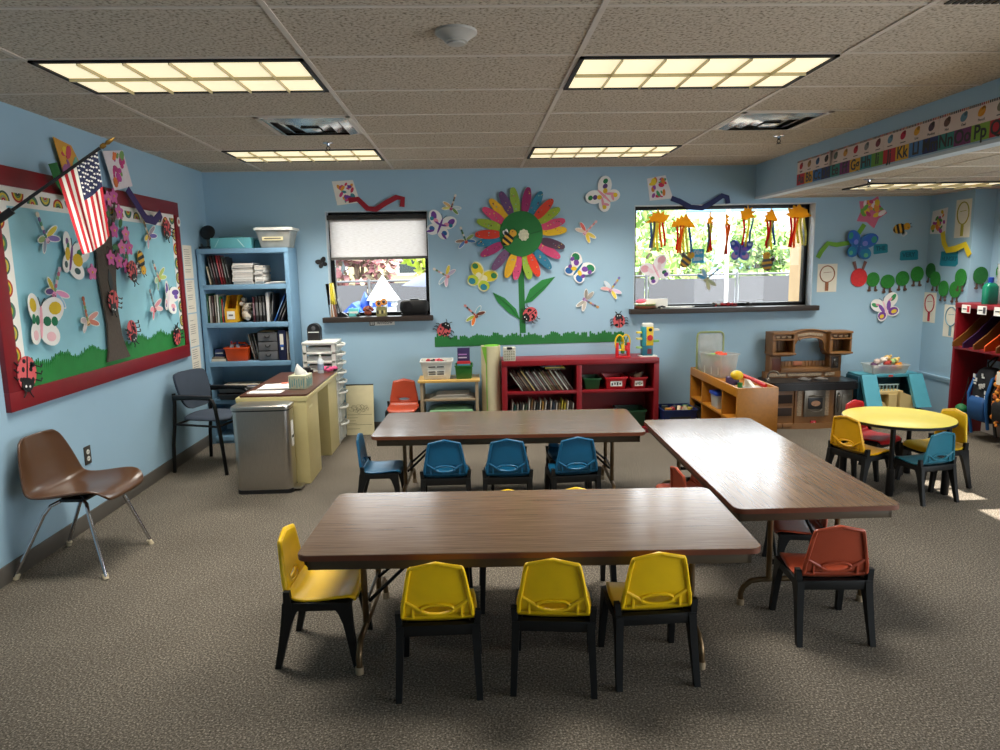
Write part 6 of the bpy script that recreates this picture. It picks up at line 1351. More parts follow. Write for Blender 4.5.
for k in range(22):
    z = -.50 + .022 * k; y = r.uniform(.02, .10); q = r.uniform(.016, .03)
    b.ball((-.112 + .05 * max(0, (z + .25) * 2), y, z), (.012, q, q * .8), col([(226, 130, 30), (230, 150, 50), (180, 90, 30)][k % 3], rough=.7), 8, 5)
o = b.build('camouflage_panel', p2_)
b = MB(); b.box((-.13, -.02, -.14), (-.125, .06, -.03), CREAMP); b.build('paper_tag', p2_)
b = MB(); b.ball((0, 0, 0), (.05, .055, .055), mat('green_lunch_bag', (30, 110, 60), .6, var=.3, scale=30), 14, 9); b.tube([(0, 0, .05), (.03, .0, .16), (.06, .01, .30)], .004, BLACK, 5); solo(b, 'round_pouch', 'round green patterned pouch dangling beside the blue backpack in the cubby', 'pouch', None, (4.50, 6.20, .24))
# ---- blue bookcase contents
yb = 6.68
for k, (x, c, h, w) in enumerate(((-2.455, (196, 180, 150), .17, .016), (-2.425, (34, 32, 34), .26, .016), (-2.400, (70, 30, 34), .27, .014), (-2.375, (40, 40, 44), .27, .014), (-2.350, (160, 30, 40), .27, .016), (-2.325, (120, 36, 40), .26, .013), (-2.300, (70, 74, 66), .26, .014), (-2.275, (50, 50, 50), .25, .012))):
    book('%s binder leaning on the top blue shelf, %s from the noticeboard' % (cname(c), ORD[k]), (x + .035, 6.70, 1.5065), w, h, .20, c, math.radians(-9), 0, 'leaning binders in the blue bookcase', 'binder')
for k, (x0, x1, n, l) in enumerate(((-2.210, -2.025, 9, 'tall stack of white paper on the top shelf of the blue bookcase'), (-2.005, -1.925, 8, 'narrower stack of white paper beside the tall one on the blue bookcase'))):
    b = MB(); r = random.Random(k)
    for j in range(n):
        d = r.uniform(-.008, .008); b.box((x0 + d, 6.70 + r.uniform(-.01, .01), 1.507 + j * .0215), (x1 + d, 6.94, 1.507 + j * .0215 + .020), mat('paper_ream_%d' % (j % 3), [(214, 208, 200), (196, 190, 184), (226, 222, 216)][j % 3], .8))
    solo(b, 'paper_stack', l, 'paper')
b = MB(); b.box((-1.915, 6.69, 1.507), (-1.735, 6.92, 1.513), WHITE); b.box((-1.90, 6.70, 1.5131), (-1.725, 6.93, 1.519), mat('paper_ream_1', (196, 190, 184), .8), T=None); b.box((-1.86, 6.68, 1.5192), (-1.72, 6.90, 1.524), WHITE)
solo(b, 'paper_stack', 'few loose white sheets on the top shelf of the blue bookcase', 'paper')
for k, (x, c, h, w) in enumerate(((-2.475, (40, 90, 60), .27, .012), (-2.455, (214, 206, 196), .25, .014), (-2.432, (70, 44, 40), .25, .018), (-2.405, (150, 140, 120), .26, .014), (-2.385, (206, 206, 196), .26, .018), (-2.36, (60, 130, 70), .24, .013), (-2.342, (200, 60, 50), .22, .010), (-2.327, (30, 60, 70), .25, .012))):
    book('%s book upright on the second blue shelf, %s from the noticeboard' % (cname(c), ORD[k]), (x + .016, 6.69, 1.1535), w, h, .20, c, 0, 0, 'upright books in the blue bookcase', 'book')
t = thing('magazine_file', 'yellow magazine holder with a white label in the blue bookcase', 'magazine holder', (-2.245, 6.79, 1.1535)); b = MB(); YM = col((216, 160, 24), rough=.45)
b.prism([(-.055, -.10, 0), (-.055, .10, 0), (-.055, .10, .25), (-.055, -.02, .25), (-.055, -.10, .13)], (.006, 0, 0), YM); b.prism([(.05, -.10, 0), (.05, .10, 0), (.05, .10, .25), (.05, -.02, .25), (.05, -.10, .13)], (.006, 0, 0), YM); b.box((-.055, -.104, 0), (.056, -.098, .13), YM); b.box((-.055, .098, 0), (.056, .104, .25), YM); b.box((-.055, -.1, 0), (.056, .1, .005), YM); b.build('body', t)
b = MB(); b.box((-.035, -.1065, .03), (.036, -.1035, .105), WHITE); b.box((-.02, -.1075, .06), (.02, -.1063, .075), mat('print_grey', (120, 112, 104), .8)); b.build('paper_label', t)
b = MB(); r = random.Random(3); pts = []
for k in range(26): b.ball((r.uniform(-.035, .035), r.uniform(-.06, .04), .035 + r.uniform(0, .17) * (1 - .3 * abs(r.random()))), (r.uniform(.015, .035),) * 3, mat('crinkled_wrap', (190, 180, 166), .2, var=.35, scale=30), 7, 4)
solo(b, 'plastic_bag', 'crinkled clear plastic bag stuffed beside the yellow magazine holder', 'bag', None, (-2.122, 6.78, 1.157))
for k, (x, c, h, w, le) in enumerate(((-2.045, (70, 24, 34), .235, .022, 0), (-2.018, (40, 36, 36), .24, .026, 0), (-1.986, (44, 40, 38), .24, .028, 0), (-1.952, (34, 34, 36), .24, .022, 0), (-1.92, (206, 204, 200), .27, .03, 0), (-1.885, (36, 38, 42), .26, .016, .12), (-1.855, (30, 80, 150), .28, .012, .42), (-1.825, (28, 30, 36), .24, .012, .42), (-1.797, (60, 50, 54), .16, .012, .42))):
    book('%s %s on the second blue shelf, %s past the plastic bag' % (cname(c), 'binder' if k > 3 else 'book', ORD[k]), (x, 6.70, 1.1535 if le < .3 else 1.154), w, h, .20, c, le, 0, 'binders past the plastic bag', 'binder')
b = MB(); b.box((-.065, -.09, 0), (.065, .07, .02), col((206, 196, 176)), .002); b.box((-.06, -.08, .0205), (.05, .06, .04), col((120, 110, 96)), .002); solo(b, 'paper_stack', 'thin pile of cards low in the blue bookcase beside the orange caddy', 'paper', None, (-2.398, 6.79, .7875))
b = MB(); b.box((-.045, -.06, 0), (.045, .06, .07), col((26, 40, 84), rough=.4), .004); b.box((-.04, -.062, .03), (.03, -.0595, .036), CREAMP); solo(b, 'small_box', 'small navy box on the pile of cards in the blue bookcase', 'box', None, (-2.395, 6.80, .8285))
t = thing('desk_caddy', 'bright orange plastic caddy on the third shelf of the blue bookcase', 'caddy', (-2.228, 6.775, .7865)); OC = col((214, 74, 20), rough=.35); b = MB(); tub(b, -.095, .095, -.07, .07, 0, .13, OC, .014, .008); b.build('body', t)
b = MB(); b.tube([(-.09, .03, .12), (-.05, .05, .16), (.05, .05, .16), (.10, .03, .12)], .008, OC); b.build('handle', t)
for k, (x, c, cc, l) in enumerate(((-.055, (206, 200, 196), (170, 40, 50), 'white glue bottle with a red cap in the orange caddy'), (.0, (190, 190, 200), (30, 50, 110), 'pale bottle with a dark blue cap in the orange caddy'))):
    b = MB(); b.lathe([(.018, 0), (.018, .12), (.008, .14)], (0, 0, 0), col(c), 12); b.lathe([(.010, .138), (.010, .165), (.006, .17)], (0, 0, 0), col(cc), 12); solo(b, 'glue_bottle', l, 'bottle', None, (-2.235 + x, 6.775, .80))
for k, (x, c, le, l) in enumerate(((-2.104, (150, 140, 126), -.2, 'tan magazine slumped behind the orange caddy'), (-2.085, (70, 66, 66), -.17, 'dark magazine slumped next to the grey drawer box'), (-2.066, (140, 136, 130), -.14, 'grey magazine leaning on the grey drawer box'))):
    book(l, (x + .03, 6.74, .7865), .012, .25, .18, c, le, 0, None, 'magazine')
t = thing('drawer_box', 'grey three-drawer desktop box in the blue bookcase beside the navy binder', 'drawer unit', (-1.925, 6.80, .7865)); GD_ = mat('smoky_grey_plastic', (96, 96, 98), .4); b = MB(); b.box((-.095, -.10, 0), (.095, .10, .27), mat('dark_grey_plastic', (54, 54, 58), .45), .004); b.box((-.08, -.08, .27), (.06, .08, .276), col((150, 130, 90))); b.build('body', t)
for k in range(3):
    b = MB(); b.box((-.088, -.112, .008 + .088 * k), (.088, -.098, .086 + .088 * k), GD_, .004); dr = b.build('drawer', t); b = MB(); b.tube([(-.022, -.112, .06 + .088 * k), (-.016, -.122, .046 + .088 * k), (0, -.125, .042 + .088 * k), (.016, -.122, .046 + .088 * k), (.022, -.112, .06 + .088 * k)], .006, BLACK, 6); b.build('handle', dr)
t = thing('ring_binder', 'thick navy ring binder with a spine label in the blue bookcase', 'binder', (-1.789, 6.79, .7865)); b = MB(); b.box((-.034, -.11, 0), (.034, .11, .285), col((24, 30, 62), rough=.4), .004); b.build('cover', t)
b = MB(); b.box((-.018, -.1125, .15), (.014, -.1095, .25), CREAMP); b.box((-.018, -.1125, .13), (.014, -.1095, .148), col((60, 110, 200))); b.box((-.012, -.1125, .10), (.010, -.1095, .125), WHITE); b.build('spine_label', t)
for k, (x, c) in enumerate(((-1.749, (190, 180, 160)), (-1.734, (120, 110, 96)))): book(['cream', 'brown'][k] + ' thin book beside the navy ring binder', (x, 6.69, .7865), .012, .27, .2, c, 0, 0, None, 'book')
t = thing('paper_tray', 'grey desk tray heaped with papers on the low shelf of the blue bookcase', 'tray', (-2.19, 6.74, .4305)); b = MB(); tub(b, -.20, .20, -.12, .12, 0, .055, mat('dark_grey_plastic', (54, 54, 58), .45), .01, .004); tub(b, -.20, .20, -.12, .12, .065, .05, GD_, .01, .004); b.build('tray', t)
for k, (c, z, l) in enumerate((((206, 204, 198), .117, 'white papers lowest in the grey tray heap'), ((60, 80, 120), .124, 'blue folder in the grey tray heap'), ((190, 180, 160), .131, 'cream folder topmost in the grey tray heap'))):
    b = MB(); b.box((-.17, -.11, 0), (.16, .10, .006), col(c), T=Matrix.Rotation(.06 * (k - 1), 4, 'Z')); solo(b, 'folder', l, 'folder', None, (-2.19, 6.74, .4305 + z))
# on top of the bookcase
t = thing('desk_fan', 'small black clip fan on top of the blue bookcase in the corner', 'fan', (-2.445, 6.80, 1.8355)); b = MB(); b.box((-.07, -.05, 0), (.06, .05, .025), BLACK, .006); b.tube([(0, 0, .02), (.0, .01, .06), (0, .0, .10)], .010, mat('steel_grey', (120, 120, 120), .35, metal=.7), 8); b.build('base', t)
b = MB(); T = Matrix.Translation((.005, 0, .155)) @ Matrix.Rotation(math.radians(70), 4, 'X') @ Matrix.Rotation(math.radians(18), 4, 'Z'); bm2 = MB(); bm2.lathe([(.0, -.02), (.05, -.02), (.068, -.008), (.070, 0), (.066, .008), (.04, .018), (0, .02)], (0, 0, 0), BLACK, 24); bmesh.ops.transform(bm2.bm, matrix=T, verts=bm2.bm.verts); bm2.build('fan_head', t); b.bm.free()
b = MB(); b.prism([(-.075, .02, .02), (-.065, .02, .02), (-.10, .02, .13), (-.115, .02, .14)], (0, .05, 0), mat('steel_grey', (120, 120, 120), .35, metal=.7)); b.build('clip', t)
t = thing('gift_box', 'flat teal paper-wrapped box on top of the blue bookcase', 'box', (-2.195, 6.79, 1.8355)); TB_ = mat('teal_wrap', (104, 176, 184), .35, var=.05); b = MB(); b.box((-.185, -.11, 0), (.185, .11, .098), TB_, .006); b.build('wrapped_box', t)
b = MB(); b.prism([(.06, -.1115, .08), (.07, -.1115, .08), (.125, -.1115, .012), (.115, -.1115, .012)], (0, -.002, 0), col((180, 216, 216))); b.build('fold_line', t); b = MB(); b.prism([(-.15, -.1115, .01), (-.142, -.1115, .01), (-.10, -.1115, .085), (-.108, -.1115, .085)], (0, -.002, 0), col((150, 200, 204))); b.build('fold_line', t)
b = MB(); b.box((-.10, -.09, 0), (.11, .08, .008), mat('dark_teal_card', (40, 80, 90), .5), .002); b.box((.0, -.05, .008), (.09, .05, .014), col((150, 190, 190))); solo(b, 'folder', 'dark folder lying on the teal wrapped box', 'folder', None, (-2.21, 6.80, 1.934))
b = MB(); b.box((-.026, -.07, 0), (.024, .07, .075), mat('deep_teal_card', (50, 110, 120), .5), .004); solo(b, 'small_box', 'small deep teal box between the wrapped box and the clear tub', 'box', None, (-1.975, 6.83, 1.8355))
t = thing('lidded_tub', 'clear plastic tub with white lid on top of the blue bookcase', 'tub', (-1.80, 6.775, 1.8355)); b = MB(); tub(b, -.125, .135, -.105, .11, 0, .16, CLEAR, .028, .004); b.build('body', t)
b = MB(); R = lambda e, z: [(x, y, z) for x, y in rrect(-.172 + e, -.15 + e, .182 - e, .155 - e, .02, 3)]; b.loft([R(0, .158), R(0, .178), R(.02, .184)], WPLAS); b.build('lid', t)
b = MB(); b.box((-.10, -.123, .065), (.09, -.119, .10), mat('manila_board', (214, 204, 164), .75)); b.text('ABC', .02, (0, 0, 0), BLACK, T=Matrix.Translation((-.01, -.1235, .082)) @ Matrix.Rotation(PI / 2, 4, 'X')) if False else b.box((-.08, -.1245, .078), (.07, -.1229, .088), mat('print_dark', (90, 80, 76), .7)); b.build('paper_label', t)
for k, (dx, c, z, l) in enumerate(((-.06, (96, 84, 64), .075, 'brown'), (.045, (110, 90, 60), .055, 'tan'), (-.03, (150, 150, 110), .02, 'olive'), (.055, (196, 150, 50), .112, 'yellow'))):
    b = MB(); b.box((-.045, -.05, -.015), (.045, .05, .03), col(c), .006); solo(b, 'craft_supply', l + ' bundle inside the clear white-lidded tub', 'supplies', None, (-1.80 + dx, 6.775, 1.8505 + z))
# ---- desk top
t = thing('tissue_box', 'patterned tissue box with a raised tissue on the near end of the desk', 'tissue box', (*(-1.377, 5.581), .7005), -.06); b = MB(); b.box((-.07, -.06, 0), (.07, .12, .105), mat('tissue_box_print', (190, 190, 160), .55, var=.3, scale=22, stretch=(3, 3, .6)), .003)
for k in range(7): b.box((-.062 + k * .018, -.0615, .01 + .01 * (k % 3)), (-.062 + k * .018 + .008, -.0598, .085 - .012 * (k % 2)), mat('tissue_print_teal', (110, 160, 160), .6)); 
for k in range(8): b.box((.0698, -.05 + k * .02, .01 + .012 * (k % 2)), (.0715, -.05 + k * .02 + .009, .088 - .01 * (k % 3)), mat('tissue_print_teal', (110, 160, 160), .6))
b.build('box', t)
b = MB(); R = []
for j, (z, r) in enumerate(((.104, .05), (.125, .045), (.15, .028), (.175, .010), (.185, .003))): R.append([(r * (1 + .25 * math.sin(3 * a + j)) * math.cos(a) - .01 * j * .5, .03 + r * .7 * math.sin(a), z + .006 * math.sin(2 * a)) for a in [2 * PI * i / 16 for i in range(16)]])
b.loft(R, WHITE); b.build('tissue', t, angle=70)
for k, (u, v, w, d, rz, z, c, l) in enumerate(((272, 389, .26, .12, -.1, .7005, (236, 234, 228), 'white sheet on the desk nearest the trash can'), (276, 382, .25, .20, .0, .7015, (238, 236, 232), 'stack of white sheets in the middle of the desk'), (283, 376, .22, .16, .1, .7125, (230, 228, 224), 'white sheet on the paper stack on the desk'), (286, 370, .12, .05, .2, .7185, (214, 120, 96), 'salmon pink card beside the tissue box on the desk'))):
    b = MB(); n = 3 if k == 1 else 1
    for j in range(n): b.box((-w / 2 + .006 * j, -d / 2, .0035 * j), (w / 2 + .006 * j, d / 2, .0035 * j + .003), col(c, rough=.8))
    p = [(-1.60, 5.42), (-1.58, 5.62), (-1.57, 5.66), (-1.50, 5.74)][k]; solo(b, 'paper_sheet', l, 'paper', None, (p[0], p[1], z), rz)
t = thing('sanitizer_bottle', 'clear pump bottle standing at the far end of the desk', 'bottle', (*(-1.377, 6.38), .7005)); b = MB(); b.lathe([(.026, 0), (.028, .01), (.028, .11), (.014, .135)], (0, 0, 0), mat('clear_gel', (206, 214, 220), .1), 18); b.build('body', t); b = MB(); b.lathe([(.013, .133), (.013, .155), (.005, .157), (.005, .175)], (0, 0, 0), WPLAS, 12); b.tube([(.01, 0, .178), (-.03, -.005, .176)], .006, WPLAS, 6); b.build('pump', t); b = MB(); b.lathe([(.0285, .03), (.0285, .085)], (0, 0, 0), col((150, 170, 196)), 18); b.build('bottle_label', t)
b = MB(); r = random.Random(2); pk = col((214, 84, 130), rough=.8)
for k in range(9): b.ball((r.uniform(-.04, .05), r.uniform(-.03, .03), .02 + .02 * r.random()), (.028, .022, .02), pk if k % 4 else BLACK, 8, 5)
solo(b, 'scarf', 'pink and black knitted bundle at the far corner of the desk', 'scarf', None, (*(-1.315, 6.431), .7005))
b = MB(); b.box((-.045, -.03, 0), (.03, .03, .05), BLACK, .005); b.box((.03, -.02, 0), (.055, .02, .03), BLACK, .004); b.box((-.03, -.032, .02), (.0, -.0298, .03), col((90, 150, 60))); solo(b, 'stapler', 'small black tape dispenser at the far end of the desk', 'tape dispenser', None, (*(-1.508, 6.401), .7005))
# ---- sill things, roller-blind window
SZ = 1.1625
t = thing('roller_blind', 'cream fabric roller blind half drawn over the left back window', 'blind', (-.893, 7.085, 2.10)); b = MB(); b.box((-.488, -.045, .0), (.488, .03, .045), mat('dark_bracket', (40, 38, 36), .5), .004); b.cyl((-.47, -.005, .018), (.47, -.005, .018), .032, BLIND); b.build('cassette', t)
b = MB(); b.box((-.47, -.002, -.36), (.47, .002, .0), BLIND); b.build('fabric', t); b = MB(); b.box((-.472, -.012, -.385), (.472, .012, -.358), mat('grey_bar', (110, 106, 100), .4), .004); b.build('bottom_bar', t)
t = thing('folder_holder', 'yellow folder standing in the corner of the sill', 'folder', (-1.37, 7.03, SZ)); b = MB(); T = Matrix.Rotation(-.10, 4, 'Y'); b.box((-.02, -.03, .12), (.05, .05, .33), col((226, 206, 60), rough=.5), .003, T=T); b.build('yellow_card', t); b = MB()
for k in range(4): b.box((-.02 + .016 * k, -.03, 0), (-.02 + .016 * k + .010, .05, .17 - .02 * (k % 2)), col([(226, 214, 190), (190, 150, 110), (236, 230, 220), (150, 90, 60)][k]), T=T)
b.build('papers', t)
t = thing('tablet_stand', 'black tablet on a stand beside the yellow folder on the sill', 'tablet', (-1.275, 7.03, SZ)); b = MB(); b.box((-.008, -.05, .01), (.004, .06, .18), BLACK, .003, T=Matrix.Rotation(-.22, 4, 'Y')); b.build('screen', t); b = MB(); b.prism([(-.05, -.02, 0), (.07, -.02, 0), (.0, -.02, .045), (-.02, -.02, .05)], (0, .05, 0), BLACK); b.build('stand', t)
b = MB(); b.box((-.05, -.02, 0), (.05, .02, .08), col((110, 206, 206), rough=.5), .003); b.box((-.04, -.0215, .03), (.04, -.0195, .05), WHITE); solo(b, 'small_box', 'small turquoise box on the sill beside the tablet', 'box', None, (-1.165, 7.06, SZ))
b = MB(); b.ball((0, 0, .014), (.018, .016, .014), BLACK, 10, 6); b.ball((.012, -.004, .034), (.010, .009, .010), BLACK, 8, 5); b.tube([(-.015, 0, .01), (-.03, 0, .03)], .003, BLACK, 5); solo(b, 'small_figure', 'tiny dark figure on the sill beside the turquoise box', 'figurine', None, (-1.115, 7.01, SZ))
t = thing('turtle_figure', 'brown turkey figurine on the sill left of the sunflower pot', 'figurine', (-1.02, 7.02, SZ)); t.name = 'turkey_figure'; bc = col((130, 60, 40), rough=.5); b = MB(); b.ball((0, 0, .035), (.038, .034, .033), bc, 14, 8); b.build('body', t); b = MB()
for k in range(7): a = math.radians(25 + k * 21.7); b.ball((.045 * math.cos(a), .02, .045 + .042 * math.sin(a)), (.016, .008, .016), [bc, col((170, 90, 50))][k % 2], 8, 5)
b.build('tail', t); b = MB(); b.ball((0, -.03, .07), .016, bc, 10, 6); b.build('head', t)
t = thing('sunflower_pot', 'small square pot with two sunflowers on the sill', 'plant pot', (-.885, 7.02, SZ)); t.scale = (1.15, 1, 1.15); b = MB(); b.loft([[(x, y, z) for x, y in rrect(-w, -.04, w, .04, .01, 2)] for z, w in ((0, .042), (.01, .045), (.07, .045), (.082, .036))], mat('olive_pot', (126, 122, 76), .6)); b.build('pot', t)
b = MB(); dk = mat('pot_print', (40, 40, 36), .6)
for k in range(4): b.box((-.036 + k * .019, -.042, .022), (-.036 + k * .019 + .013, -.0398, .05), [dk, col((196, 180, 120))][k % 2])
b.build('pot_print', t)
for s in (-1, 1):
    b = MB(); c = (s * .022, -.01, .115 + .006 * s)
    b.tube([(s * .01, 0, .075), (c[0], 0, c[2])], .004, col((70, 110, 50)), 5)
    for k in range(12): a = 2 * PI * k / 12; b.ball((c[0] + .022 * math.cos(a), c[1], c[2] + .022 * math.sin(a)), (.009, .004, .009), col((224, 140, 40)), 7, 4)
    b.ball((c[0], c[1] - .006, c[2]), (.014, .007, .014), col((60, 36, 24)), 10, 6); b.build('sunflower', t)
t = thing('speaker', 'black rounded portable stereo on the sill by the window edge', 'speaker', (-.56, 7.03, SZ)); t.scale = (1.1, 1, 1.12); b = MB(); R = lambda w, h, y: [(x, y, z + .074) for x, z in rrect(-w, -h, w, h, min(w, h) * .75, 6)]
b.loft([R(.11, .05, -.055), R(.128, .062, -.045), R(.128, .062, .05), R(.12, .055, .06)], mat('speaker_black', (9, 9, 11), .5)); b.build('body', t); b = MB(); b.box((-.04, -.03, .136), (.04, .03, .148), BLACK, .004); b.build('control_panel', t)
b = MB(); b.box((-.12, -.04, 0), (.12, .045, .02), BLACK, .006); b.build('base', t); b = MB()
for s in (-1, 1): b.lathe([(.045, 0), (.045, .004), (.012, .006), (0, .007)], (0, 0, 0), mat('speaker_mesh', (30, 30, 34), .7), 20); 
bmesh.ops.transform(b.bm, matrix=Matrix.Translation((-.062, -.055, .078)) @ Matrix.Rotation(PI / 2, 4, 'X'), verts=b.bm.verts); b.build('grille', t)
# ---- sill things, wide window
S2 = 1.1805
for k, (c, z, r, l) in enumerate((((170, 90, 60), .0, .115, 'brown plate lowest in the stack on the wide sill'), ((206, 130, 90), .012, .113, 'tan plate second in the stack on the wide sill'), ((110, 150, 60), .024, .11, 'green plate third in the stack on the wide sill'), ((224, 220, 160), .036, .11, 'pale yellow plate topmost in the stack on the wide sill'))):
    b = MB(); b.lathe([(.06, 0), (r, .010), (r, .013), (.06, .004), (0, .004)], (0, 0, 0), col(c, rough=.5), 22); solo(b, 'paper_plate', l, 'plate', None, (1.745, 7.035, S2 + z))
b = MB(); b.ball((0, 0, .022), (.05, .035, .024), col((236, 110, 140), rough=.6), 12, 7); b.ball((.03, 0, .03), (.03, .025, .018), col((240, 150, 170), rough=.6), 10, 6); solo(b, 'plush_toy', 'pink soft toy on the stack of plates on the wide sill', 'soft toy', None, (1.70, 7.03, S2 + .05))
b = MB(); b.box((-.12, -.03, 0), (.10, .03, .085), WHITE, .004); b.box((-.12, -.03, .085), (.10, .03, .09), WHITE); solo(b, 'small_box', 'white box behind the plates on the wide sill', 'box', None, (1.885, 7.09, S2))
b = MB()
for k in range(4): b.box((-.16 + .01 * k, -.05, .004 * k), (.14 + .012 * k, .04, .004 * k + .0035), WHITE, T=Matrix.Rotation(.03 * k, 4, 'Z'))
solo(b, 'paper_stack', 'loose white papers on the wide sill next to the plates', 'paper', None, (2.06, 7.02, S2))
b = MB(); b.tube([(-.04, 0, .012), (.0, .01, .02), (.03, 0, .01)], .010, BLACK, 7); b.ball((-.03, 0, .012), (.02, .016, .012), BLACK, 8, 5); solo(b, 'marker', 'short black marker on the wide sill before the papers', 'marker', None, (1.905, 6.97, S2))
b = MB(); b.tube([(-.11, 0, .012), (.12, 0, .012)], .010, BLACK, 8); b.tube([(.12, 0, .012), (.14, 0, .012)], .006, RP, 6); solo(b, 'marker', 'long black pointer lying on the wide sill', 'pointer', None, (2.33, 7.02, S2))
for k, (x, cs, l) in enumerate(((2.47, ((150, 60, 50), (60, 60, 60), (180, 170, 150)), 'red and grey toy clips on the wide sill, beside the pointer'), (2.565, ((176, 30, 40), (190, 40, 50), (140, 24, 36)), 'red toy car pieces heaped on the wide sill'), (2.635, ((170, 30, 40), (200, 50, 60), (120, 20, 30)), 'red toy piece at the far side of the red heap on the sill'), (2.825, ((24, 24, 26), (40, 40, 44), (20, 20, 24)), 'black toy car pieces on the wide sill near the frame'))):
    b = MB(); r = random.Random(k)
    for j in range(6): b.ball((r.uniform(-.04, .04), r.uniform(-.02, .02), .014 + r.uniform(0, .02)), (.02, .014, .013), col(cs[j % 3]), 8, 5)
    solo(b, 'toy_car', l, 'toy', None, (x, 7.03, S2))
# ---- sun catchers hanging in the wide window
GOLD = thin('gold_craft_paper', (240, 186, 36), .5)
RC = {'r': (214, 40, 34), 'o': (232, 130, 40), 'y': (232, 214, 90), 'b': (84, 116, 170), 'l': (214, 206, 120), 'g': (110, 110, 116)}
caps = [((656, 217), [(-.125, -.06), (-.07, -.025), (-.09, .0), (-.045, .01), (-.05, .05), (-.01, .03), (.005, .075), (.03, .03), (.07, .06), (.07, .02), (.125, .015), (.10, -.03), (.065, -.06)], 'bgyyor', 'leftmost of seven, above the big white butterfly'),
        ((682, 221), [(-.12, -.06), (-.10, .0), (-.075, -.01), (-.07, .04), (-.04, .02), (-.02, .06), (.0, .03), (.025, .075), (.05, .03), (.13, -.07), (.06, -.065)], 'rooylb', 'second from the left, over the blue sign'),
        ((708.5, 219), [(-.035, -.05), (-.02, -.02), (-.025, .0), (-.005, .01), (-.01, .04), (.01, .08), (.005, .03), (.04, .0), (.015, -.02), (.04, -.04), (.0, -.05)], 'gyor', 'third from the left, nearly edge on'),
        ((725.5, 220), [(-.02, -.06), (-.012, .0), (-.02, .05), (.03, .06), (.0, .045), (.03, .03), (.0, .01), (.028, -.005), (.002, -.02), (.03, -.05)], 'oor', 'fourth from the left, above the blue purple butterfly'),
        ((745.5, 214), [(-.06, -.015), (-.07, .03), (-.035, .03), (-.03, .06), (0, .045), (.005, .10), (.015, .045), (.05, .06), (.04, .025), (.085, .02), (.05, -.005), (.09, -.04), (.04, -.045), (-.02, -.065), (-.06, -.05)], 'ryb', 'fifth from the left, round with a tall spike'),
        ((769, 216), [(-.07, -.06), (-.05, -.015), (-.07, -.005), (-.035, .015), (-.05, .035), (-.01, .04), (.0, .075), (.02, .05), (.075, -.055), (-.0, -.06)], 'rrlyb', 'sixth from the left, over the upright bee'),
        ((795, 213), [(-.12, -.01), (-.08, .0), (-.10, .05), (-.05, .04), (-.04, .075), (-.01, .055), (.02, .09), (.04, .055), (.10, .03), (.11, -.005), (.16, -.035), (.08, -.05), (-.02, -.06), (-.07, -.045)], 'rroyll', 'rightmost of seven, next to the dark window frame')]
CP = [(1.869, 2.084), (2.133, 2.041), (2.402, 2.056), (2.575, 2.044), (2.777, 2.1), (3.018, 2.076), (3.284, 2.101)]
for (uv, pts, rib, l), p in zip(caps, CP):
    t = on_wall('sun_catcher', 'gold paper sun in the wide window, ' + l, 'paper sun', 'glass', p, 0, .05)
    b = MB(); b.plate(pts, 0, .004, GOLD); b.build('sun_shape', t)
    xs = [q[0] for q in pts]; x0, x1 = min(xs) * .55, max(xs) * .55; n = len(rib)
    for i, c in enumerate(rib):
        x = x0 + (x1 - x0) * i / max(1, n - 1); b = MB(); ln = rnd.uniform(.24, .30); w = .011; z0 = -.055; R = []
        for j in range(9): q = j / 8; R.append([(x - w + .012 * math.sin(3 * q + i), z0 - ln * q + .01, -.002 + .012 * math.sin(4 * q + i)), (x + w + .012 * math.sin(3 * q + i), z0 - ln * q + .01, -.002 + .012 * math.sin(4 * q + i + .5))])
        b.loft(R, thin('streamer_paper_' + c, RC[c]), closed=False); b.build('streamer', t, solid=.0012)
    b = MB(); b.tube([(0, max(q[1] for q in pts) - .01, .002), (0, 2.15 - p[1], .002)], .0012, WHITE, 4); b.build('thread', t)
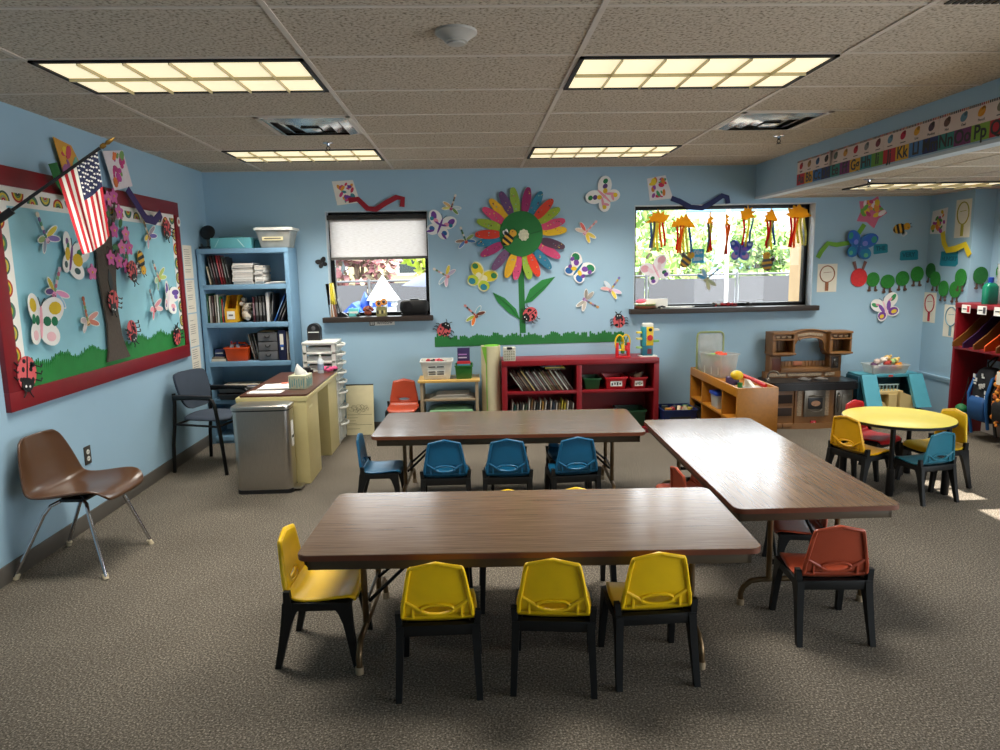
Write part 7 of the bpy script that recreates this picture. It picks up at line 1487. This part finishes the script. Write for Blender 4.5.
# ================================================================= OUTDOORS
structure(MB().box((-40, 7.21, -.4), (60, 60, -.15), mat('pale_paving', (120, 116, 110), .9, var=.08, scale=2)).build('ground'))
MESH_ = mat('grey_mesh_fabric', (88, 86, 88), .9, var=.22, scale=60)
t = thing('mesh_fence', 'long grey mesh covered fence across the yard outside both windows', 'fence', (0, 13.4, -.15))
for k in range(9):
    x = -5.4 + k * 1.75; b = MB(); b.box((x + .04, -.01, .05), (x + 1.71, .01, 1.50 - .03 * (k % 2)), MESH_); b.build('mesh_panel', t)
    b = MB(); b.cyl((x, 0, 0), (x, 0, 1.58), .03, mat('fence_post_grey', (84, 84, 86), .5)); b.build('post', t)
b = MB(); b.tube([(-5.4, 0, 1.54), (10.3, 0, 1.54)], .02, mat('fence_post_grey', (84, 84, 86), .5)); b.build('rail', t)
def tree(label, x, y, z0, z1, r, n, lc, seed, name='tree', trunk=True):
    t = thing(name, label, 'tree', (x, y, -.15)); rr = random.Random(seed); b = MB(); ms = [col(c, rough=.7) for c in lc]
    blobs = [(rr.uniform(-r * .7, r * .7), rr.uniform(-r * .4, r * .4), rr.uniform(z0 + r * .3, z1 - r * .25), r * rr.uniform(.35, .6)) for _ in range(11)]
    for i in range(n):
        bx, by, bz, br = blobs[i % 11]; v = Vector((rr.gauss(0, 1), rr.gauss(0, 1), rr.gauss(0, 1))).normalized() * br * rr.uniform(.55, 1)
        c = Vector((bx, by, bz)) + v; s = rr.uniform(.07, .15); u = Vector((rr.gauss(0, 1), rr.gauss(0, 1), rr.gauss(0, 1))).normalized(); w = u.orthogonal().normalized()
        b.face([b.v(c + u * s), b.v(c + w * s * .6), b.v(c - u * s), b.v(c - w * s * .6)], ms[i % len(ms)])
    b.build('foliage', t, normals=False)
    b = MB(); b.tube([(0, 0, 0), (.05, 0, z0 * .6), (-.05, 0, z0 + (z1 - z0) * .5)], [.14, .11, .05], mat('tree_bark', (110, 92, 76), .9), 8)
    for k in range(5): a = blobs[k]; b.tube([(0, 0, z0 * .7 + .1 * k), (a[0] * .5, a[1] * .5, (z0 + a[2]) * .5), (a[0], a[1], a[2])], [.06, .04, .015], mat('tree_bark', (110, 92, 76), .9), 6)
    b.build('trunk', t); return t
G1 = [(118, 150, 66), (150, 176, 90), (92, 128, 56), (176, 194, 120)]
tree('big green tree beyond the fence behind the leftmost paper suns', 3.3, 15.5, .6, 4.1, 1.6, 2000, G1, 1)
tree('green tree beyond the fence behind the blue number sign', 5.7, 20.0, .6, 3.2, 1.25, 2000, G1, 2)
tree('green tree beyond the fence in the middle of the wide window', 8.0, 19.5, .7, 2.9, 1.2, 2000, [(104, 142, 64), (136, 166, 84), (164, 186, 110)], 3)
tree('green tree beyond the fence behind the bee near the window frame', 10.4, 18.0, .7, 2.7, 1.0, 1600, [(112, 148, 70), (146, 176, 92)], 4)
tree('pink blossomed tree beyond the fence outside the roller-blind window', -2.5, 16.0, .9, 3.4, 1.0, 1500, [(150, 96, 98), (168, 126, 120), (110, 70, 70), (140, 128, 104)], 5)
tree('yellow-green tree at the edge of the roller-blind window', -.75, 16.6, 1.0, 3.6, .8, 1000, [(190, 206, 70), (170, 196, 60), (206, 214, 110)], 6)
t = thing('neighbour_house', 'cream house beyond the fence outside the roller-blind window', 'house', (-3.2, 22, -.15)); b = MB(); b.box((-4.5, 0, 0), (4.0, 5, 3.3), mat('cream_stucco', (186, 168, 128), .85)); b.build('wall', t)
for x in (-2.6, -.9, 1.3, 2.7):
    b = MB(); b.box((x - .35, -.03, 1.55), (x + .35, .02, 2.5), WHITE); o = b.build('window', t); b = MB(); b.box((x - .28, -.05, 1.62), (x + .28, -.028, 2.43), mat('house_glass', (60, 68, 68), .2)); b.build('pane', o)
b = MB(); b.prism([(-4.9, -.4, 3.25), (4.4, -.4, 3.25), (4.0, 2.5, 4.6), (-4.5, 2.5, 4.6)], (0, 0, .12), mat('grey_shingle', (150, 146, 140), .9)); b.build('roof', t)
t = thing('neighbour_building', 'pale blue and white building glimpsed through the trees outside the wide window', 'building', (11.5, 26, -.15)); b = MB(); b.box((-6, 0, 0), (5, 5, 3.6), mat('white_siding', (214, 222, 228), .8)); b.build('wall', t)
for x in (-4.6, -2.9, -1.2, .6, 2.4): b = MB(); b.box((x - .5, -.04, 1.5), (x + .5, .02, 2.6), mat('sky_glass', (130, 176, 206), .2)); b.build('window', t)
b = MB(); b.box((-6.3, -.3, 3.6), (5.3, 5, 3.8), mat('blue_fascia', (120, 160, 190), .6)); b.build('roof', t)
t = thing('brick_pier', 'tan stucco pier just outside the wide window at its right', 'pier', (3.75, 7.62, -.15)); b = MB(); b.box((-.16, -.35, 0), (.5, .25, 3.4), mat('tan_stucco', (160, 132, 96), .9, bump=.4, bscale=60)); b.build('pier', t)
b = MB(); b.cyl((4.6, 12.6, -.15), (4.6, 12.6, 4.2), .032, WPLAS); b.lathe([(.09, 0), (.09, .04), (.05, .06)], (4.6, 12.6, -.15), WPLAS, 12); solo(b, 'light_pole', 'white pole standing in the yard in the middle of the wide window', 'pole')
t = thing('playhouse', 'white plastic castle playhouse with blue roof in the yard', 'playhouse', (-1.61, 11.2, -.15)); t.scale = (.74, .74, .74); PW = mat('white_playhouse', (176, 180, 186), .5); PB = mat('blue_playhouse_roof', (22, 66, 150), .5)
b = MB(); b.box((-.66, -.3, 0), (.1, .5, 1.20), PW, .02); b.box((.1, -.25, 0), (.85, .4, 1.42), PW, .02); b.build('wall', t)
b = MB(); b.prism([(-.78, -.36, 1.18), (.20, -.36, 1.18), (-.29, -.36, 1.62)], (0, .9, 0), PW); b.prism([(-.86, -.37, 1.16), (-.29, -.37, 1.70), (.28, -.37, 1.16), (.19, -.37, 1.16), (-.29, -.37, 1.62), (-.77, -.37, 1.16)], (0, .93, 0), PB); b.build('gable_roof', t)
b = MB(); b.lathe([(.27, .0), (.27, 1.62), (.30, 1.62), (.30, 1.74)], (.30, .1, 0), PW, 14); b.build('tower', t); b = MB(); b.lathe([(.36, 1.73), (.22, 1.93), (.02, 2.24), (0, 2.26)], (.30, .1, 0), PW, 14); b.build('tower_roof', t)
b = MB(); b.lathe([(.10, 1.5), (.11, 1.68), (.06, 1.80), (0, 1.92)], (-.10, .2, 0), PB, 12); b.build('turret', t)
for x in (.14, .30, .46): b = MB(); b.box((x - .035, -.215, 1.60), (x + .035, -.16, 1.69), PB); b.build('window', t)
t = thing('patio_umbrella', 'pale grey patio umbrella in the yard at the window edge', 'umbrella', (.02, 10.6, -.25)); b = MB(); UM = mat('grey_canvas', (112, 114, 130), .8)
ap = (0, 0, 2.15); rim = [(1.05 * math.cos(2 * PI * k / 8), 1.05 * math.sin(2 * PI * k / 8), 1.62) for k in range(8)]
vs = [b.v(p) for p in rim]; va = b.v(ap)
for k in range(8): b.face([vs[k], vs[(k + 1) % 8], va], UM)
b.build('canopy', t, solid=.01); b = MB(); b.cyl((0, 0, 0), (0, 0, 2.15), .025, WPLAS); b.build('pole', t); b = MB(); b.lathe([(.25, 0), (.25, .05), (.04, .10)], (0, 0, 0), mat('base_grey', (90, 90, 92), .6), 18); b.build('base', t)
